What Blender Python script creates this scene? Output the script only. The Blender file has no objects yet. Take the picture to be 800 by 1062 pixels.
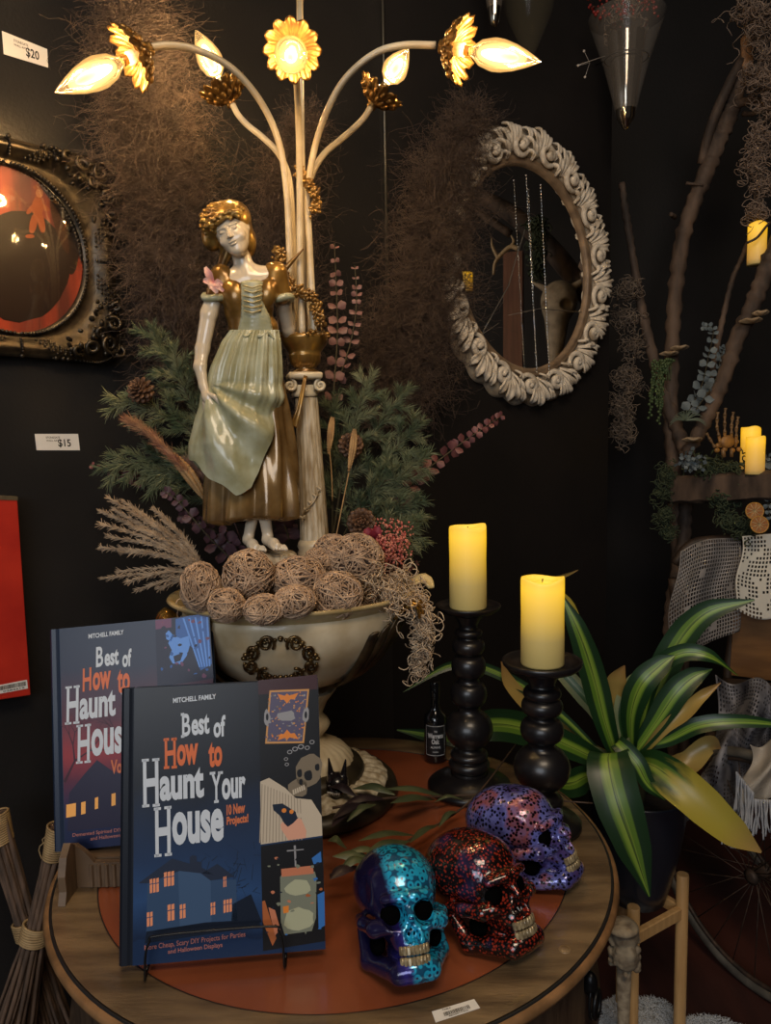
import bpy, math, random
import numpy as np
from mathutils import Vector, Matrix, noise
random.seed(7); rng = np.random.default_rng(7)
pi = math.pi
C = bpy.context.scene.collection
S = bpy.context.scene

# ------------------------------------------------------------------ camera
CAM = Vector((0, 0, 1.31)); FPX = 767.0
PITCH, ROLL = math.radians(5.5), math.radians(-1.0)
_r0 = Vector((1, 0, 0)); _u0 = Vector((0, math.sin(PITCH), math.cos(PITCH))); _f0 = Vector((0, math.cos(PITCH), -math.sin(PITCH)))
_cr, _sr = math.cos(ROLL), math.sin(ROLL)
CR = _r0*_cr + _u0*_sr; CU = -_r0*_sr + _u0*_cr
cd = bpy.data.cameras.new('camera'); cam = bpy.data.objects.new('camera', cd); C.objects.link(cam)
cd.sensor_fit = 'VERTICAL'; cd.sensor_height = 24.0; cd.lens = FPX/1062*24.0; cd.clip_start = 0.02
cam.matrix_world = Matrix(((CR.x, CU.x, -_f0.x, CAM.x), (CR.y, CU.y, -_f0.y, CAM.y), (CR.z, CU.z, -_f0.z, CAM.z), (0, 0, 0, 1)))
S.camera = cam

# ------------------------------------------------------------------ light and exposure
S.view_settings.view_transform = 'Standard'; S.view_settings.look = 'None'
S.view_settings.exposure = 0.0; S.view_settings.gamma = 1.0; S.view_settings.use_curve_mapping = False
w = bpy.data.worlds.new('shop_air'); S.world = w; w.use_nodes = True
w.node_tree.nodes['Background'].inputs[0].default_value = (0.8, 0.7, 0.6, 1); w.node_tree.nodes['Background'].inputs[1].default_value = 0.045
def area(name, loc, target, size, power, col, sy=None):
    l = bpy.data.lights.new(name, 'AREA'); l.energy = power; l.color = col; l.size = size
    if sy: l.shape = 'RECTANGLE'; l.size_y = sy
    o = bpy.data.objects.new(name, l); C.objects.link(o); o.location = loc
    o.rotation_euler = (Vector(target)-Vector(loc)).to_track_quat('-Z', 'Y').to_euler(); return o
area('shop_window_light', (-0.9, -2.2, 2.0), (0, 1.2, 0.9), 1.8, 34, (0.86, 0.92, 1.0), 1.2)
area('added_overhead_fill', (0.2, -0.6, 2.9), (0.3, 1.5, 0.6), 1.0, 24, (1.0, 0.80, 0.58), 0.6)  # warm overhead fill lamp, added for ambient light; no known fixture

# ------------------------------------------------------------------ picture ray helpers
def ray(px, py):
    x = px-400; y = 531-py
    return CR*x + CU*y + _f0*FPX
def P(px, py, Y):
    d = ray(px, py); return CAM + d*(Y/d.y)
def H(px, py, z):
    d = ray(px, py); return CAM + d*((z-CAM.z)/d.z)
def T(px, py): return H(px, py, 0.75)
# left wall: points p with n.p = 1.24 ; second wall from its end
WL_O = Vector((0.0115, 1.765, 0)); WL_D = Vector((-0.7071, -0.7071, 0)); WL_N = Vector((0.7071, -0.7071, 0))
a35 = math.radians(35)
WB_O = Vector((0.0115, 1.765, 0)); WB_D = Vector((math.cos(a35), math.sin(a35), 0)); WB_N = Vector((math.sin(a35), -math.cos(a35), 0))
def onwall(px, py, O, N, off=0.0):
    d = ray(px, py); t = (O + N*off - CAM).dot(N)/d.dot(N); return CAM + d*t
def WL(px, py, off=0.0): return onwall(px, py, WL_O, WL_N, off)
def WB(px, py, off=0.0): return onwall(px, py, WB_O, WB_N, off)

# ------------------------------------------------------------------ mesh collector
class MB:
    def __init__(s): s.v = []; s.uv = []; s.n = 0; s.f = []
    def add(s, V, F, mi=0, uv=None):
        V = np.asarray(V, float).reshape(-1, 3)
        if len(V) == 0: return s
        if isinstance(F, np.ndarray): groups = [F]
        else:
            g = {}
            for f in F: g.setdefault(len(f), []).append(f)
            groups = [np.array(x) for x in g.values()]
        for g in groups:
            if len(g): s.f.append((g.astype(np.int64)+s.n, mi))
        s.v.append(V); s.uv.append(np.zeros((len(V), 2)) if uv is None else np.asarray(uv, float).reshape(-1, 2)); s.n += len(V)
        return s
    def box(s, c, size, R=None, mi=0, bev=0.0):
        c = Vector(c); hx, hy, hz = size[0]/2, size[1]/2, size[2]/2
        if bev <= 0:
            vs = [Vector((x*hx, y*hy, z*hz)) for x in (-1, 1) for y in (-1, 1) for z in (-1, 1)]
            fs = [(0, 1, 3, 2), (4, 6, 7, 5), (0, 4, 5, 1), (2, 3, 7, 6), (0, 2, 6, 4), (1, 5, 7, 3)]
        else:
            vs = []; fs = []
            b = min(bev, hx*.9, hy*.9, hz*.9)
            idx = {}
            for x in (-1, 1):
                for y in (-1, 1):
                    for z in (-1, 1):
                        for k in range(3):
                            q = [x*(hx-b), y*(hy-b), z*(hz-b)]; q[k] += (x, y, z)[k]*b
                            idx[(x, y, z, k)] = len(vs); vs.append(Vector(q))
            for x in (-1, 1):
                fs.append([idx[(x, -1, -1, 0)], idx[(x, 1, -1, 0)], idx[(x, 1, 1, 0)], idx[(x, -1, 1, 0)]][::x])
                fs.append([idx[(-1, x, -1, 1)], idx[(-1, x, 1, 1)], idx[(1, x, 1, 1)], idx[(1, x, -1, 1)]][::x])
                fs.append([idx[(-1, -1, x, 2)], idx[(1, -1, x, 2)], idx[(1, 1, x, 2)], idx[(-1, 1, x, 2)]][::x])
            for a in (-1, 1):
                for bb in (-1, 1):
                    fs.append([idx[(a, bb, -1, 0)], idx[(a, bb, 1, 0)], idx[(a, bb, 1, 1)], idx[(a, bb, -1, 1)]][::-a*bb])
                    fs.append([idx[(a, -1, bb, 0)], idx[(a, 1, bb, 0)], idx[(a, 1, bb, 2)], idx[(a, -1, bb, 2)]][::a*bb])
                    fs.append([idx[(-1, a, bb, 1)], idx[(1, a, bb, 1)], idx[(1, a, bb, 2)], idx[(-1, a, bb, 2)]][::-a*bb])
            for x in (-1, 1):
                for y in (-1, 1):
                    for z in (-1, 1):
                        fs.append([idx[(x, y, z, 0)], idx[(x, y, z, 1)], idx[(x, y, z, 2)]][::x*y*z])
        if R is not None: vs = [R @ v for v in vs]
        return s.add([v+c for v in vs], fs, mi)
    def tube(s, pts, r, n=8, mi=0, cap=True, closed=False, flat=1.0, up=None):
        p = np.array([tuple(q) for q in pts], float); K = len(p)
        r = np.full(K, r, float) if np.isscalar(r) else np.interp(np.linspace(0, 1, K), np.linspace(0, 1, len(r)), r)
        if closed: t = np.roll(p, -1, 0)-np.roll(p, 1, 0)
        else: t = np.gradient(p, axis=0)
        t /= np.linalg.norm(t, axis=1)[:, None]+1e-12
        u = np.zeros((K, 3)); a = np.array(up if up is not None else ((0, 0, 1) if abs(t[0][2]) < .9 else (1, 0, 0)), float)
        for i in range(K):
            if up is not None: a = np.array(up, float)
            a = a-t[i]*a.dot(t[i]); a /= np.linalg.norm(a)+1e-12; u[i] = a
        wv = np.cross(t, u)
        th = np.arange(n)*2*pi/n
        V = p[:, None]+(u[:, None]*np.cos(th)[None, :, None]*flat+wv[:, None]*np.sin(th)[None, :, None])*r[:, None, None]
        i = np.arange(K if closed else K-1)[:, None]; j = np.arange(n)[None]
        i2 = (i+1) % K
        F = np.stack([i*n+j, i*n+(j+1) % n, i2*n+(j+1) % n, i2*n+j], -1).reshape(-1, 4)
        s.add(V, F, mi)
        if cap and not closed:
            s.f.append((np.array([list(range(n))[::-1]])+s.n-K*n, mi)); s.f.append((np.array([list(range(n))])+s.n-n, mi))
        return s
    def strands(s, A, r, mi=0):
        A = np.asarray(A, float); N, K, _ = A.shape
        t = np.gradient(A, axis=1); t /= np.linalg.norm(t, axis=2)[..., None]+1e-12
        a = np.array([.31, .52, .79]); u = np.cross(t, a); u /= np.linalg.norm(u, axis=2)[..., None]+1e-9
        wv = np.cross(t, u)
        r = np.asarray(r, float)
        if r.ndim == 0: r = np.full((N, K), float(r))
        elif r.ndim == 1: r = np.broadcast_to(r[None], (N, K)) if len(r) == K else np.broadcast_to(r[:, None], (N, K))
        th = np.arange(3)*2*pi/3
        V = A[:, :, None]+(u[:, :, None]*np.cos(th)[:, None]+wv[:, :, None]*np.sin(th)[:, None])*r[:, :, None, None]
        b = (np.arange(N)*K*3)[:, None, None]; i = np.arange(K-1)[None, :, None]; j = np.arange(3)[None, None]
        F = np.stack([b+i*3+j, b+i*3+(j+1) % 3, b+(i+1)*3+(j+1) % 3, b+(i+1)*3+j], -1).reshape(-1, 4)
        return s.add(V, F, mi)
    def lathe(s, prof, n=40, O=(0, 0, 0), mi=0, mod=None, M=None, closed=False):
        pr = np.array(prof, float); K = len(pr); th = np.arange(n)*2*pi/n
        R = np.repeat(pr[:, 0][:, None], n, 1); Z = np.repeat(pr[:, 1][:, None], n, 1)
        if mod is not None: R, Z = mod(R, Z, th[None].repeat(K, 0))
        V = np.stack([R*np.cos(th)[None], R*np.sin(th)[None], Z], -1).reshape(-1, 3)
        if M is not None: V = V @ np.array(M.to_3x3()).T+np.array(M.translation)
        V = V+np.array(tuple(O))
        i = np.arange(K if closed else K-1)[:, None]; j = np.arange(n)[None]; i2 = (i+1) % K
        F = np.stack([i*n+j, i*n+(j+1) % n, i2*n+(j+1) % n, i2*n+j], -1).reshape(-1, 4)
        return s.add(V, F, mi)
    def ell(s, c, r, R=None, n=14, m=9, mi=0):
        th = np.arange(n)*2*pi/n; ph = np.linspace(0.001, pi-.001, m)
        V = np.stack([np.sin(ph)[:, None]*np.cos(th)[None], np.sin(ph)[:, None]*np.sin(th)[None], np.cos(ph)[:, None]+0*th[None]], -1).reshape(-1, 3)
        V = V*(np.array([r]*3) if np.isscalar(r) else np.array(r))
        if R is not None: V = V @ np.array(R.to_3x3()).T
        V = V+np.array(tuple(c))
        i = np.arange(m-1)[:, None]; j = np.arange(n)[None]
        F = np.stack([i*n+j, (i+1)*n+j, (i+1)*n+(j+1) % n, i*n+(j+1) % n], -1).reshape(-1, 4)
        return s.add(V, F, mi)
    def grid(s, G, mi=0, uv=None, closed=False):
        G = np.asarray(G, float); a, b, _ = G.shape
        i = np.arange(a-1)[:, None]; j = np.arange(b if closed else b-1)[None]; j2 = (j+1) % b
        F = np.stack([i*b+j, i*b+j2, (i+1)*b+j2, (i+1)*b+j], -1).reshape(-1, 4)
        return s.add(G.reshape(-1, 3), F, mi, uv)
    def slab(s, poly, d, mi=0):
        """prism: poly list of Vectors, extruded by Vector d"""
        n = len(poly); V = [Vector(p) for p in poly]+[Vector(p)+Vector(d) for p in poly]
        F = [list(range(n))[::-1], [n+i for i in range(n)]]+[[i, (i+1) % n, n+(i+1) % n, n+i] for i in range(n)]
        return s.add(V, F, mi)
    def leaf(s, path, wid, side=None, cup=0.15, mi=0, ns=5, k=3, wavy=0.0):
        """blade along path; wid list of half widths; side = sideways Vector"""
        p = np.array([tuple(q) for q in cr(path, k)], float) if k > 1 else np.array([tuple(q) for q in path], float)
        K = len(p); wd = np.interp(np.linspace(0, 1, K), np.linspace(0, 1, len(wid)), wid)
        t = np.gradient(p, axis=0); t /= np.linalg.norm(t, axis=1)[:, None]+1e-12
        sd = np.array(tuple(side)) if side is not None else np.cross(t.mean(0), [0, 0, 1])
        sd = np.broadcast_to(sd, (K, 3)); sd = sd-t*(sd*t).sum(1)[:, None]; sd = sd/(np.linalg.norm(sd, axis=1)[:, None]+1e-9)
        nn = np.cross(t, sd)
        a = np.linspace(-1, 1, ns)
        wv = np.sin(np.linspace(0, 9, K))*wavy
        G = p[:, None]+sd[:, None]*(a[None, :, None]*wd[:, None, None])+nn[:, None]*((a**2)[None, :, None]*wd[:, None, None]*cup)+nn[:, None]*(a[None, :, None]*(wv*wd)[:, None, None])
        UV = np.stack([np.repeat(((a+1)/2)[None], K, 0), np.repeat(np.linspace(0, 1, K)[:, None], ns, 1)], -1)
        return s.grid(G, mi, UV)
    def build(s, name, mats, parent=None, smooth=True, bevel=0, subsurf=0):
        me = bpy.data.meshes.new(name)
        V = np.concatenate(s.v); UV = np.concatenate(s.uv)
        me.vertices.add(len(V)); me.vertices.foreach_set('co', V.astype(np.float32).ravel())
        lv = np.concatenate([f.ravel() for f, _ in s.f]); cnt = np.concatenate([np.full(len(f), f.shape[1]) for f, _ in s.f])
        mi = np.concatenate([np.full(len(f), m) for f, m in s.f])
        me.loops.add(len(lv)); me.loops.foreach_set('vertex_index', lv.astype(np.int32))
        me.polygons.add(len(cnt)); st = np.concatenate([[0], np.cumsum(cnt)[:-1]])
        me.polygons.foreach_set('loop_start', st.astype(np.int32)); me.polygons.foreach_set('loop_total', cnt.astype(np.int32))
        me.polygons.foreach_set('material_index', mi.astype(np.int32))
        me.polygons.foreach_set('use_smooth', np.full(len(cnt), bool(smooth)))
        ul = me.uv_layers.new(name='UVMap'); ul.data.foreach_set('uv', UV[lv].astype(np.float32).ravel())
        me.update(calc_edges=True); me.validate()
        for m in (mats if isinstance(mats, (list, tuple)) else [mats]): me.materials.append(m)
        o = bpy.data.objects.new(name, me); C.objects.link(o)
        if smooth == 'auto':
            me.polygons.foreach_set('use_smooth', np.full(len(cnt), True))
            try: me.set_sharp_from_angle(angle=math.radians(38))
            except Exception: pass
        if bevel: b = o.modifiers.new('bevel', 'BEVEL'); b.width = bevel; b.segments = 2
        if subsurf: b = o.modifiers.new('sub', 'SUBSURF'); b.levels = subsurf; b.render_levels = subsurf
        if parent is not None: adopt(o, parent)
        return o
def wm(o):
    m = o.matrix_basis.copy()
    return wm(o.parent) @ o.matrix_parent_inverse @ m if o.parent else m
def adopt(o, parent):
    o.parent = parent; o.matrix_parent_inverse = wm(parent).inverted()
def cr(pts, k=4, closed=False):
    p = [Vector(q) for q in pts]; n = len(p); out = []
    if n < 3 and not closed: return [p[0].lerp(p[-1], i/k) for i in range(k+1)]
    rngi = n if closed else n-1
    for i in range(rngi):
        if closed: a, b, c, d = p[(i-1) % n], p[i], p[(i+1) % n], p[(i+2) % n]
        else:
            b, c = p[i], p[i+1]; a = p[i-1] if i else b*2-c; d = p[i+2] if i+2 < n else c*2-b
        for j in range(k):
            t = j/k; out.append(0.5*((2*b)+(c-a)*t+(2*a-5*b+4*c-d)*t*t+(3*b-a-3*c+d)*t**3))
    if not closed: out.append(p[-1])
    return out
def tag(o, label, cat, group=None, kind=None):
    if label: o['label'] = label
    if cat: o['category'] = cat
    if group: o['group'] = group
    if kind: o['kind'] = kind
    return o
def thing(name, loc, label, cat, group=None):
    o = bpy.data.objects.new(name, None); C.objects.link(o); o.location = loc; o.empty_display_size = .05
    return tag(o, label, cat, group)
def copy_tree(o, parent=None):
    c = o.copy(); C.objects.link(c)
    if parent is not None: c.parent = parent
    for ch in list(o.children): copy_tree(ch, c)
    return c

# ------------------------------------------------------------------ materials
def mat(name, c1, c2=None, rough=.5, metal=0.0, scale=30, contrast=.3, bump=0.0, bscale=None, spec=.5, sheen=0, coat=0, trans=0, emis=None, es=0, stretch=None, alpha=1, detail=5, sss=0, pos=(.35, .65)):
    m = bpy.data.materials.new(name); m.use_nodes = True; nt = m.node_tree; b = nt.nodes['Principled BSDF']; L = nt.links
    b.inputs['Base Color'].default_value = (*c1, 1); b.inputs['Roughness'].default_value = rough; b.inputs['Metallic'].default_value = metal
    b.inputs['Specular IOR Level'].default_value = spec
    if coat: b.inputs['Coat Weight'].default_value = coat; b.inputs['Coat Roughness'].default_value = .06
    if sheen: b.inputs['Sheen Weight'].default_value = sheen
    if trans: b.inputs['Transmission Weight'].default_value = trans
    if sss: b.inputs['Subsurface Weight'].default_value = sss; b.inputs['Subsurface Radius'].default_value = (.02, .012, .006)
    if emis: b.inputs['Emission Color'].default_value = (*emis, 1); b.inputs['Emission Strength'].default_value = es
    if alpha < 1: b.inputs['Alpha'].default_value = alpha
    tc = nt.nodes.new('ShaderNodeTexCoord'); src = tc.outputs['Object']
    if stretch:
        mp = nt.nodes.new('ShaderNodeMapping'); mp.inputs['Scale'].default_value = stretch; L.new(src, mp.inputs[0]); src = mp.outputs[0]
    if c2 is not None:
        n = nt.nodes.new('ShaderNodeTexNoise'); n.inputs['Scale'].default_value = scale; n.inputs['Detail'].default_value = detail; L.new(src, n.inputs['Vector'])
        r = nt.nodes.new('ShaderNodeValToRGB'); r.color_ramp.elements[0].position = pos[0]; r.color_ramp.elements[1].position = pos[1]
        r.color_ramp.elements[0].color = (*c1, 1); r.color_ramp.elements[1].color = (*c2, 1)
        L.new(n.outputs['Fac'], r.inputs[0]); L.new(r.outputs[0], b.inputs['Base Color'])
    if bump:
        n2 = nt.nodes.new('ShaderNodeTexNoise'); n2.inputs['Scale'].default_value = bscale or scale; n2.inputs['Detail'].default_value = detail; L.new(src, n2.inputs['Vector'])
        bp = nt.nodes.new('ShaderNodeBump'); bp.inputs['Strength'].default_value = bump; bp.inputs['Distance'].default_value = .002
        L.new(n2.outputs['Fac'], bp.inputs['Height']); L.new(bp.outputs[0], b.inputs['Normal'])
    return m
def node(m, t, **kw):
    n = m.node_tree.nodes.new(t)
    for k, v in kw.items():
        if k.startswith('_'): setattr(n, k[1:], v)
        else: n.inputs[k.replace('__', ' ')].default_value = v
    return n
def lk(m, a, b): m.node_tree.links.new(a, b)
def bsdf(m): return m.node_tree.nodes['Principled BSDF']
def ramp(m, stops, interp='LINEAR'):
    r = m.node_tree.nodes.new('ShaderNodeValToRGB'); e = r.color_ramp.elements; r.color_ramp.interpolation = interp
    e[0].position, e[0].color = stops[0][0], (*stops[0][1], 1); e[1].position, e[1].color = stops[-1][0], (*stops[-1][1], 1)
    for p, c in stops[1:-1]: x = e.new(p); x.color = (*c, 1)
    return r

# ------------------------------------------------------------------ signed distance modelling
class SDF:
    def __init__(s, lo, hi, h):
        s.lo = np.array(lo, float); s.h = h; s.sh = tuple(int(math.ceil((b-a)/h))+1 for a, b in zip(lo, hi))
        s.F = np.full(s.sh, 1e3, np.float32)
    def _win(s, lo, hi, pad):
        a = [max(0, int((l-pad-o)/s.h)) for l, o in zip(lo, s.lo)]; b = [min(n, int((u+pad-o)/s.h)+2) for u, o, n in zip(hi, s.lo, s.sh)]
        sl = tuple(slice(x, y) for x, y in zip(a, b))
        ax = [s.lo[k]+s.h*np.arange(a[k], b[k], dtype=np.float32) for k in range(3)]
        return sl, ax[0][:, None, None], ax[1][None, :, None], ax[2][None, None, :]
    def _mix(s, sl, D, k, op):
        A = s.F[sl]
        if A.size == 0: return
        if op == 'sub': D = -D; h = np.clip(.5-.5*(A-D)/k*-1, 0, 1); h = np.clip(.5+.5*(D-A)/k, 0, 1); s.F[sl] = A*(1-h)+D*h+k*h*(1-h)
        else: h = np.clip(.5+.5*(A-D)/k, 0, 1); s.F[sl] = A*(1-h)+D*h-k*h*(1-h)
    def ell(s, c, r, k=.01, op='add', R=None):
        if R is not None and R is getattr(s, 'head_R', None): r = [q*HS for q in r]
        m = max(r); sl, X, Y, Z = s._win([c[i]-m for i in range(3)], [c[i]+m for i in range(3)], k*2.5+s.h*3)
        x, y, z = X-c[0], Y-c[1], Z-c[2]
        if R is not None:
            q = R.transposed(); x, y, z = (q[0][0]*x+q[0][1]*y+q[0][2]*z, q[1][0]*x+q[1][1]*y+q[1][2]*z, q[2][0]*x+q[2][1]*y+q[2][2]*z)
        k0 = np.sqrt((x/r[0])**2+(y/r[1])**2+(z/r[2])**2); k1 = np.sqrt((x/r[0]**2)**2+(y/r[1]**2)**2+(z/r[2]**2)**2)
        s._mix(sl, (k0*(k0-1)/(k1+1e-9)).astype(np.float32), k, op); return s
    def cap(s, a, b, ra, rb=None, k=.01, op='add', sc=(1, 1, 1)):
        rb = ra if rb is None else rb; m = max(ra, rb)/min(sc)
        sl, X, Y, Z = s._win([min(a[i], b[i])-m for i in range(3)], [max(a[i], b[i])+m for i in range(3)], k*2.5+s.h*3)
        a = np.array(a)*sc; b = np.array(b)*sc; d = b-a; X = X*sc[0]; Y = Y*sc[1]; Z = Z*sc[2]
        t = np.clip(((X-a[0])*d[0]+(Y-a[1])*d[1]+(Z-a[2])*d[2])/(d.dot(d)+1e-9), 0, 1)
        D = np.sqrt((X-a[0]-t*d[0])**2+(Y-a[1]-t*d[1])**2+(Z-a[2]-t*d[2])**2)-(ra+(rb-ra)*t)
        s._mix(sl, D.astype(np.float32), k, op); return s
    def chain(s, pts, rs, k=.01, op='add'):
        for i in range(len(pts)-1): s.cap(pts[i], pts[i+1], rs[i], rs[i+1], k, op)
        return s
    def plane(s, nrm, d, k=.01):       # keep n.p < d
        n = np.array(nrm, float); n /= np.linalg.norm(n)
        sl = (slice(None),)*3; ax = [s.lo[i]+s.h*np.arange(s.sh[i], dtype=np.float32) for i in range(3)]
        D = (n[0]*ax[0][:, None, None]+n[1]*ax[1][None, :, None]+n[2]*ax[2][None, None]-d)
        s.F = np.maximum(s.F, D.astype(np.float32)); return s
    def mesh(s):
        F = s.F; I = F < 0; nx, ny, nz = F.shape
        cnt = np.zeros((nx-1, ny-1, nz-1), np.float32); acc = np.zeros((nx-1, ny-1, nz-1, 3), np.float32)
        cs = [(i, j, k) for i in (0, 1) for j in (0, 1) for k in (0, 1)]
        def cut(A, c): return A[c[0]:nx-1+c[0], c[1]:ny-1+c[1], c[2]:nz-1+c[2]]
        for a in cs:
            for ax in range(3):
                if a[ax]: continue
                b = list(a); b[ax] = 1; Fa, Fb = cut(F, a), cut(F, b); mk = cut(I, a) != cut(I, b)
                t = np.where(mk, Fa/(Fa-Fb+1e-12), 0)
                cnt += mk
                for q in range(3): acc[..., q] += mk*(a[q]+(t if q == ax else 0))
        act = cnt > 0; ids = np.full(act.shape, -1, np.int64); idx = np.argwhere(act); ids[act] = np.arange(len(idx))
        V = (idx+acc[act]/cnt[act][:, None])*s.h+s.lo
        quads = []
        for ax in range(3):
            o = [x for x in range(3) if x != ax]
            A = [slice(1, -1)]*3; A[ax] = slice(0, -1); B = list(A); B[ax] = slice(1, None)
            a, b = I[tuple(A)], I[tuple(B)]; e = np.argwhere(a != b); 
            if len(e) == 0: continue
            flip = a[tuple(e.T)]
            base = e.copy(); base[:, o[0]] += 1; base[:, o[1]] += 1
            def g(du, dv):
                q = base.copy(); q[:, o[0]] -= du; q[:, o[1]] -= dv; return ids[tuple(q.T)]
            Q = np.stack([g(1, 1), g(0, 1), g(0, 0), g(1, 0)], 1)
            if ax == 1: flip = ~flip
            Q[~flip] = Q[~flip][:, ::-1]; quads.append(Q)
        return V, np.concatenate(quads)

# ------------------------------------------------------------------ lettering
def glyphs(body, offset=0.0, spacing=1.0):
    cu = bpy.data.curves.new('t', 'FONT'); cu.body = body; cu.offset = offset; cu.space_character = spacing; cu.resolution_u = 4
    ob = bpy.data.objects.new('t', cu); C.objects.link(ob)
    dg = bpy.context.evaluated_depsgraph_get(); ev = ob.evaluated_get(dg); me = ev.to_mesh()
    V = [tuple(v.co) for v in me.vertices]; F = [list(p.vertices) for p in me.polygons]
    ev.to_mesh_clear(); bpy.data.objects.remove(ob); bpy.data.curves.remove(cu)
    return np.array(V), F
_gc = {}
def lettering(mb, body, x0, x1, y0, y1, fn, mi=0, offset=.02, slope=0.0, lift=.0006):
    """fit text in a rectangle; fn maps (x, y down, lift) to a world point"""
    key = (body, offset)
    if key not in _gc: _gc[key] = glyphs(body, offset)
    V, F = _gc[key]; lo, hi = V.min(0), V.max(0)
    out = [fn(x0+(v[0]-lo[0])/(hi[0]-lo[0])*(x1-x0), y1-(v[1]-lo[1])/(hi[1]-lo[1])*(y1-y0)+slope*((v[0]-lo[0])/(hi[0]-lo[0])), lift) for v in V]
    mb.add([tuple(o) for o in out], F, mi)

# ------------------------------------------------------------------ the setting
wallm = mat('black_wall_paint', (.016, .0155, .016), (.021, .020, .020), rough=.30, scale=6, bump=.30, bscale=170, spec=.5)
wallm2 = mat('matt_black_paint', (.009, .008, .008), (.012, .010, .010), rough=.55, scale=5, bump=.2, bscale=150, spec=.35)
floorm = mat('red_brown_floor', (.09, .03, .022), (.022, .012, .012), rough=.45, scale=5, bump=.3, bscale=60, stretch=(1, .25, 1))
def wall(name, a, b, N, m, z0=0, z1=3.0, th=.08):
    k = MB(); a = Vector(a); b = Vector(b); t = -N*th
    k.slab([Vector((a.x, a.y, z0)), Vector((b.x, b.y, z0)), Vector((b.x, b.y, z1)), Vector((a.x, a.y, z1))], t)
    return tag(k.build(name, m, None, smooth=False), None, None, kind='structure')
cornerA = WL_O.copy(); cornerB = WB_O+WB_D*.806
wall('wall_left', WL_O+WL_D*2.2, WL_O, WL_N, wallm)
wall('wall_back', WB_O, cornerB, WB_N, wallm2)
cornerC = Vector((cornerB.x-.15, 2.95, 0))
wall('wall_recess', cornerB+Vector((-.1, .06, 0)), cornerC, Vector((1, .15, 0)).normalized(), wallm2)
wall('wall_right', Vector((cornerB.x-.3, 2.95, 0)), Vector((4.2, 2.95, 0)), Vector((0, -1, 0)), wallm2)
k = MB(); k.tube([cornerA+Vector((.002, -.004, z)) for z in (1.40, 3.0)], .0035, n=6)
tag(k.build('trim_1', mat('corner_bead', (.09, .085, .07), rough=.3, metal=.6)), None, None, kind='structure')
wall('wall_far_right', Vector((3.7, 3.0, 0)), Vector((3.7, -3.0, 0)), Vector((-1, 0, 0)), mat('shop_far_wall', (.03, .024, .022), (.018, .015, .014), rough=.7, scale=3), z1=4.5)
k = MB(); k.box((0, 1, -.03), (10, 8, .06))
0 or tag(k.build('floor', floorm, smooth=False), None, None, kind='structure')

# ------------------------------------------------------------------ round drum table
TC = Vector((-.075, .992, 0)); TR = .3746; TZ = .75
wood = mat('worn_oak', (.20, .135, .07), (.085, .055, .030), rough=.42, scale=9, bump=.25, bscale=60, stretch=(1, 5, 1), coat=.25)
woodapron = mat('apron_oak', (.10, .062, .035), (.05, .03, .018), rough=.5, scale=9, bump=.3, bscale=50, stretch=(6, 6, 1))
woodlt = mat('edge_oak', (.28, .15, .065), (.13, .07, .03), rough=.4, scale=25, bump=.2, bscale=60)
blackline = mat('black_edge', (.012, .012, .013), rough=.4)
leather = mat('rust_leather', (.27, .075, .030), (.17, .045, .018), rough=.25, scale=5, bump=.12, bscale=35, coat=.3, spec=.6)
tb = thing('drum_table', (TC.x, TC.y, 0), 'round antique drum table with rust-red inset top and worn wooden rim', 'table')
O = (TC.x, TC.y, 0)
MB().lathe([(.316, .745), (.316, TZ-.0005), (.3175, TZ), (.364, TZ), (.368, TZ-.001)], 128, O).build('rim', wood, tb)
MB().lathe([(0.0005, TZ-.0012), (.2, TZ-.0012), (.3155, TZ-.0012)], 128, O).build('inset_panel', leather, tb)
MB().lathe([(.3150, TZ-.0022), (.3150, TZ-.0004), (.3166, TZ-.0004), (.3166, TZ-.0022)], 128, O).build('inset_groove', blackline, tb)
MB().lathe([(.366, TZ-.004), (.3695, TZ-.0008), (.3715, TZ-.002), (.3718, TZ-.005)], 128, O).build('black_line', blackline, tb)
MB().lathe([(.3712, TZ-.003), (.376, TZ-.004), (.3785, TZ-.009), (.376, TZ-.015), (.370, TZ-.018), (.364, TZ-.022)], 128, O).build('edge_moulding', woodlt, tb)
def apmod(R, Z, th): return R, Z
MB().lathe([(.36, TZ-.02), (.352, TZ-.028), (.350, TZ-.05), (.350, .61), (.356, .60), (.357, .585), (.346, .58), (.1, .578), (.06, .57)], 128, O).build('apron', woodapron, tb)
MB().lathe([(.03, .58), (.06, .55), (.075, .50), (.05, .44), (.045, .30), (.07, .22), (.08, .16), (.06, .12), (.02, .11)], 48, O).build('pedestal', woodapron, tb)
for i in range(4):
    a = pi/4+i*pi/2; k = MB(); d = Vector((math.cos(a), math.sin(a), 0)); c = Vector(O)
    k.tube(cr([c+d*.03+Vector((0, 0, .2)), c+d*.14+Vector((0, 0, .17)), c+d*.24+Vector((0, 0, .07)), c+d*.31+Vector((0, 0, .025))], 5), [.03, .024, .018, .024], n=10)
    k.build('leg', woodapron, tb)
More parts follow.
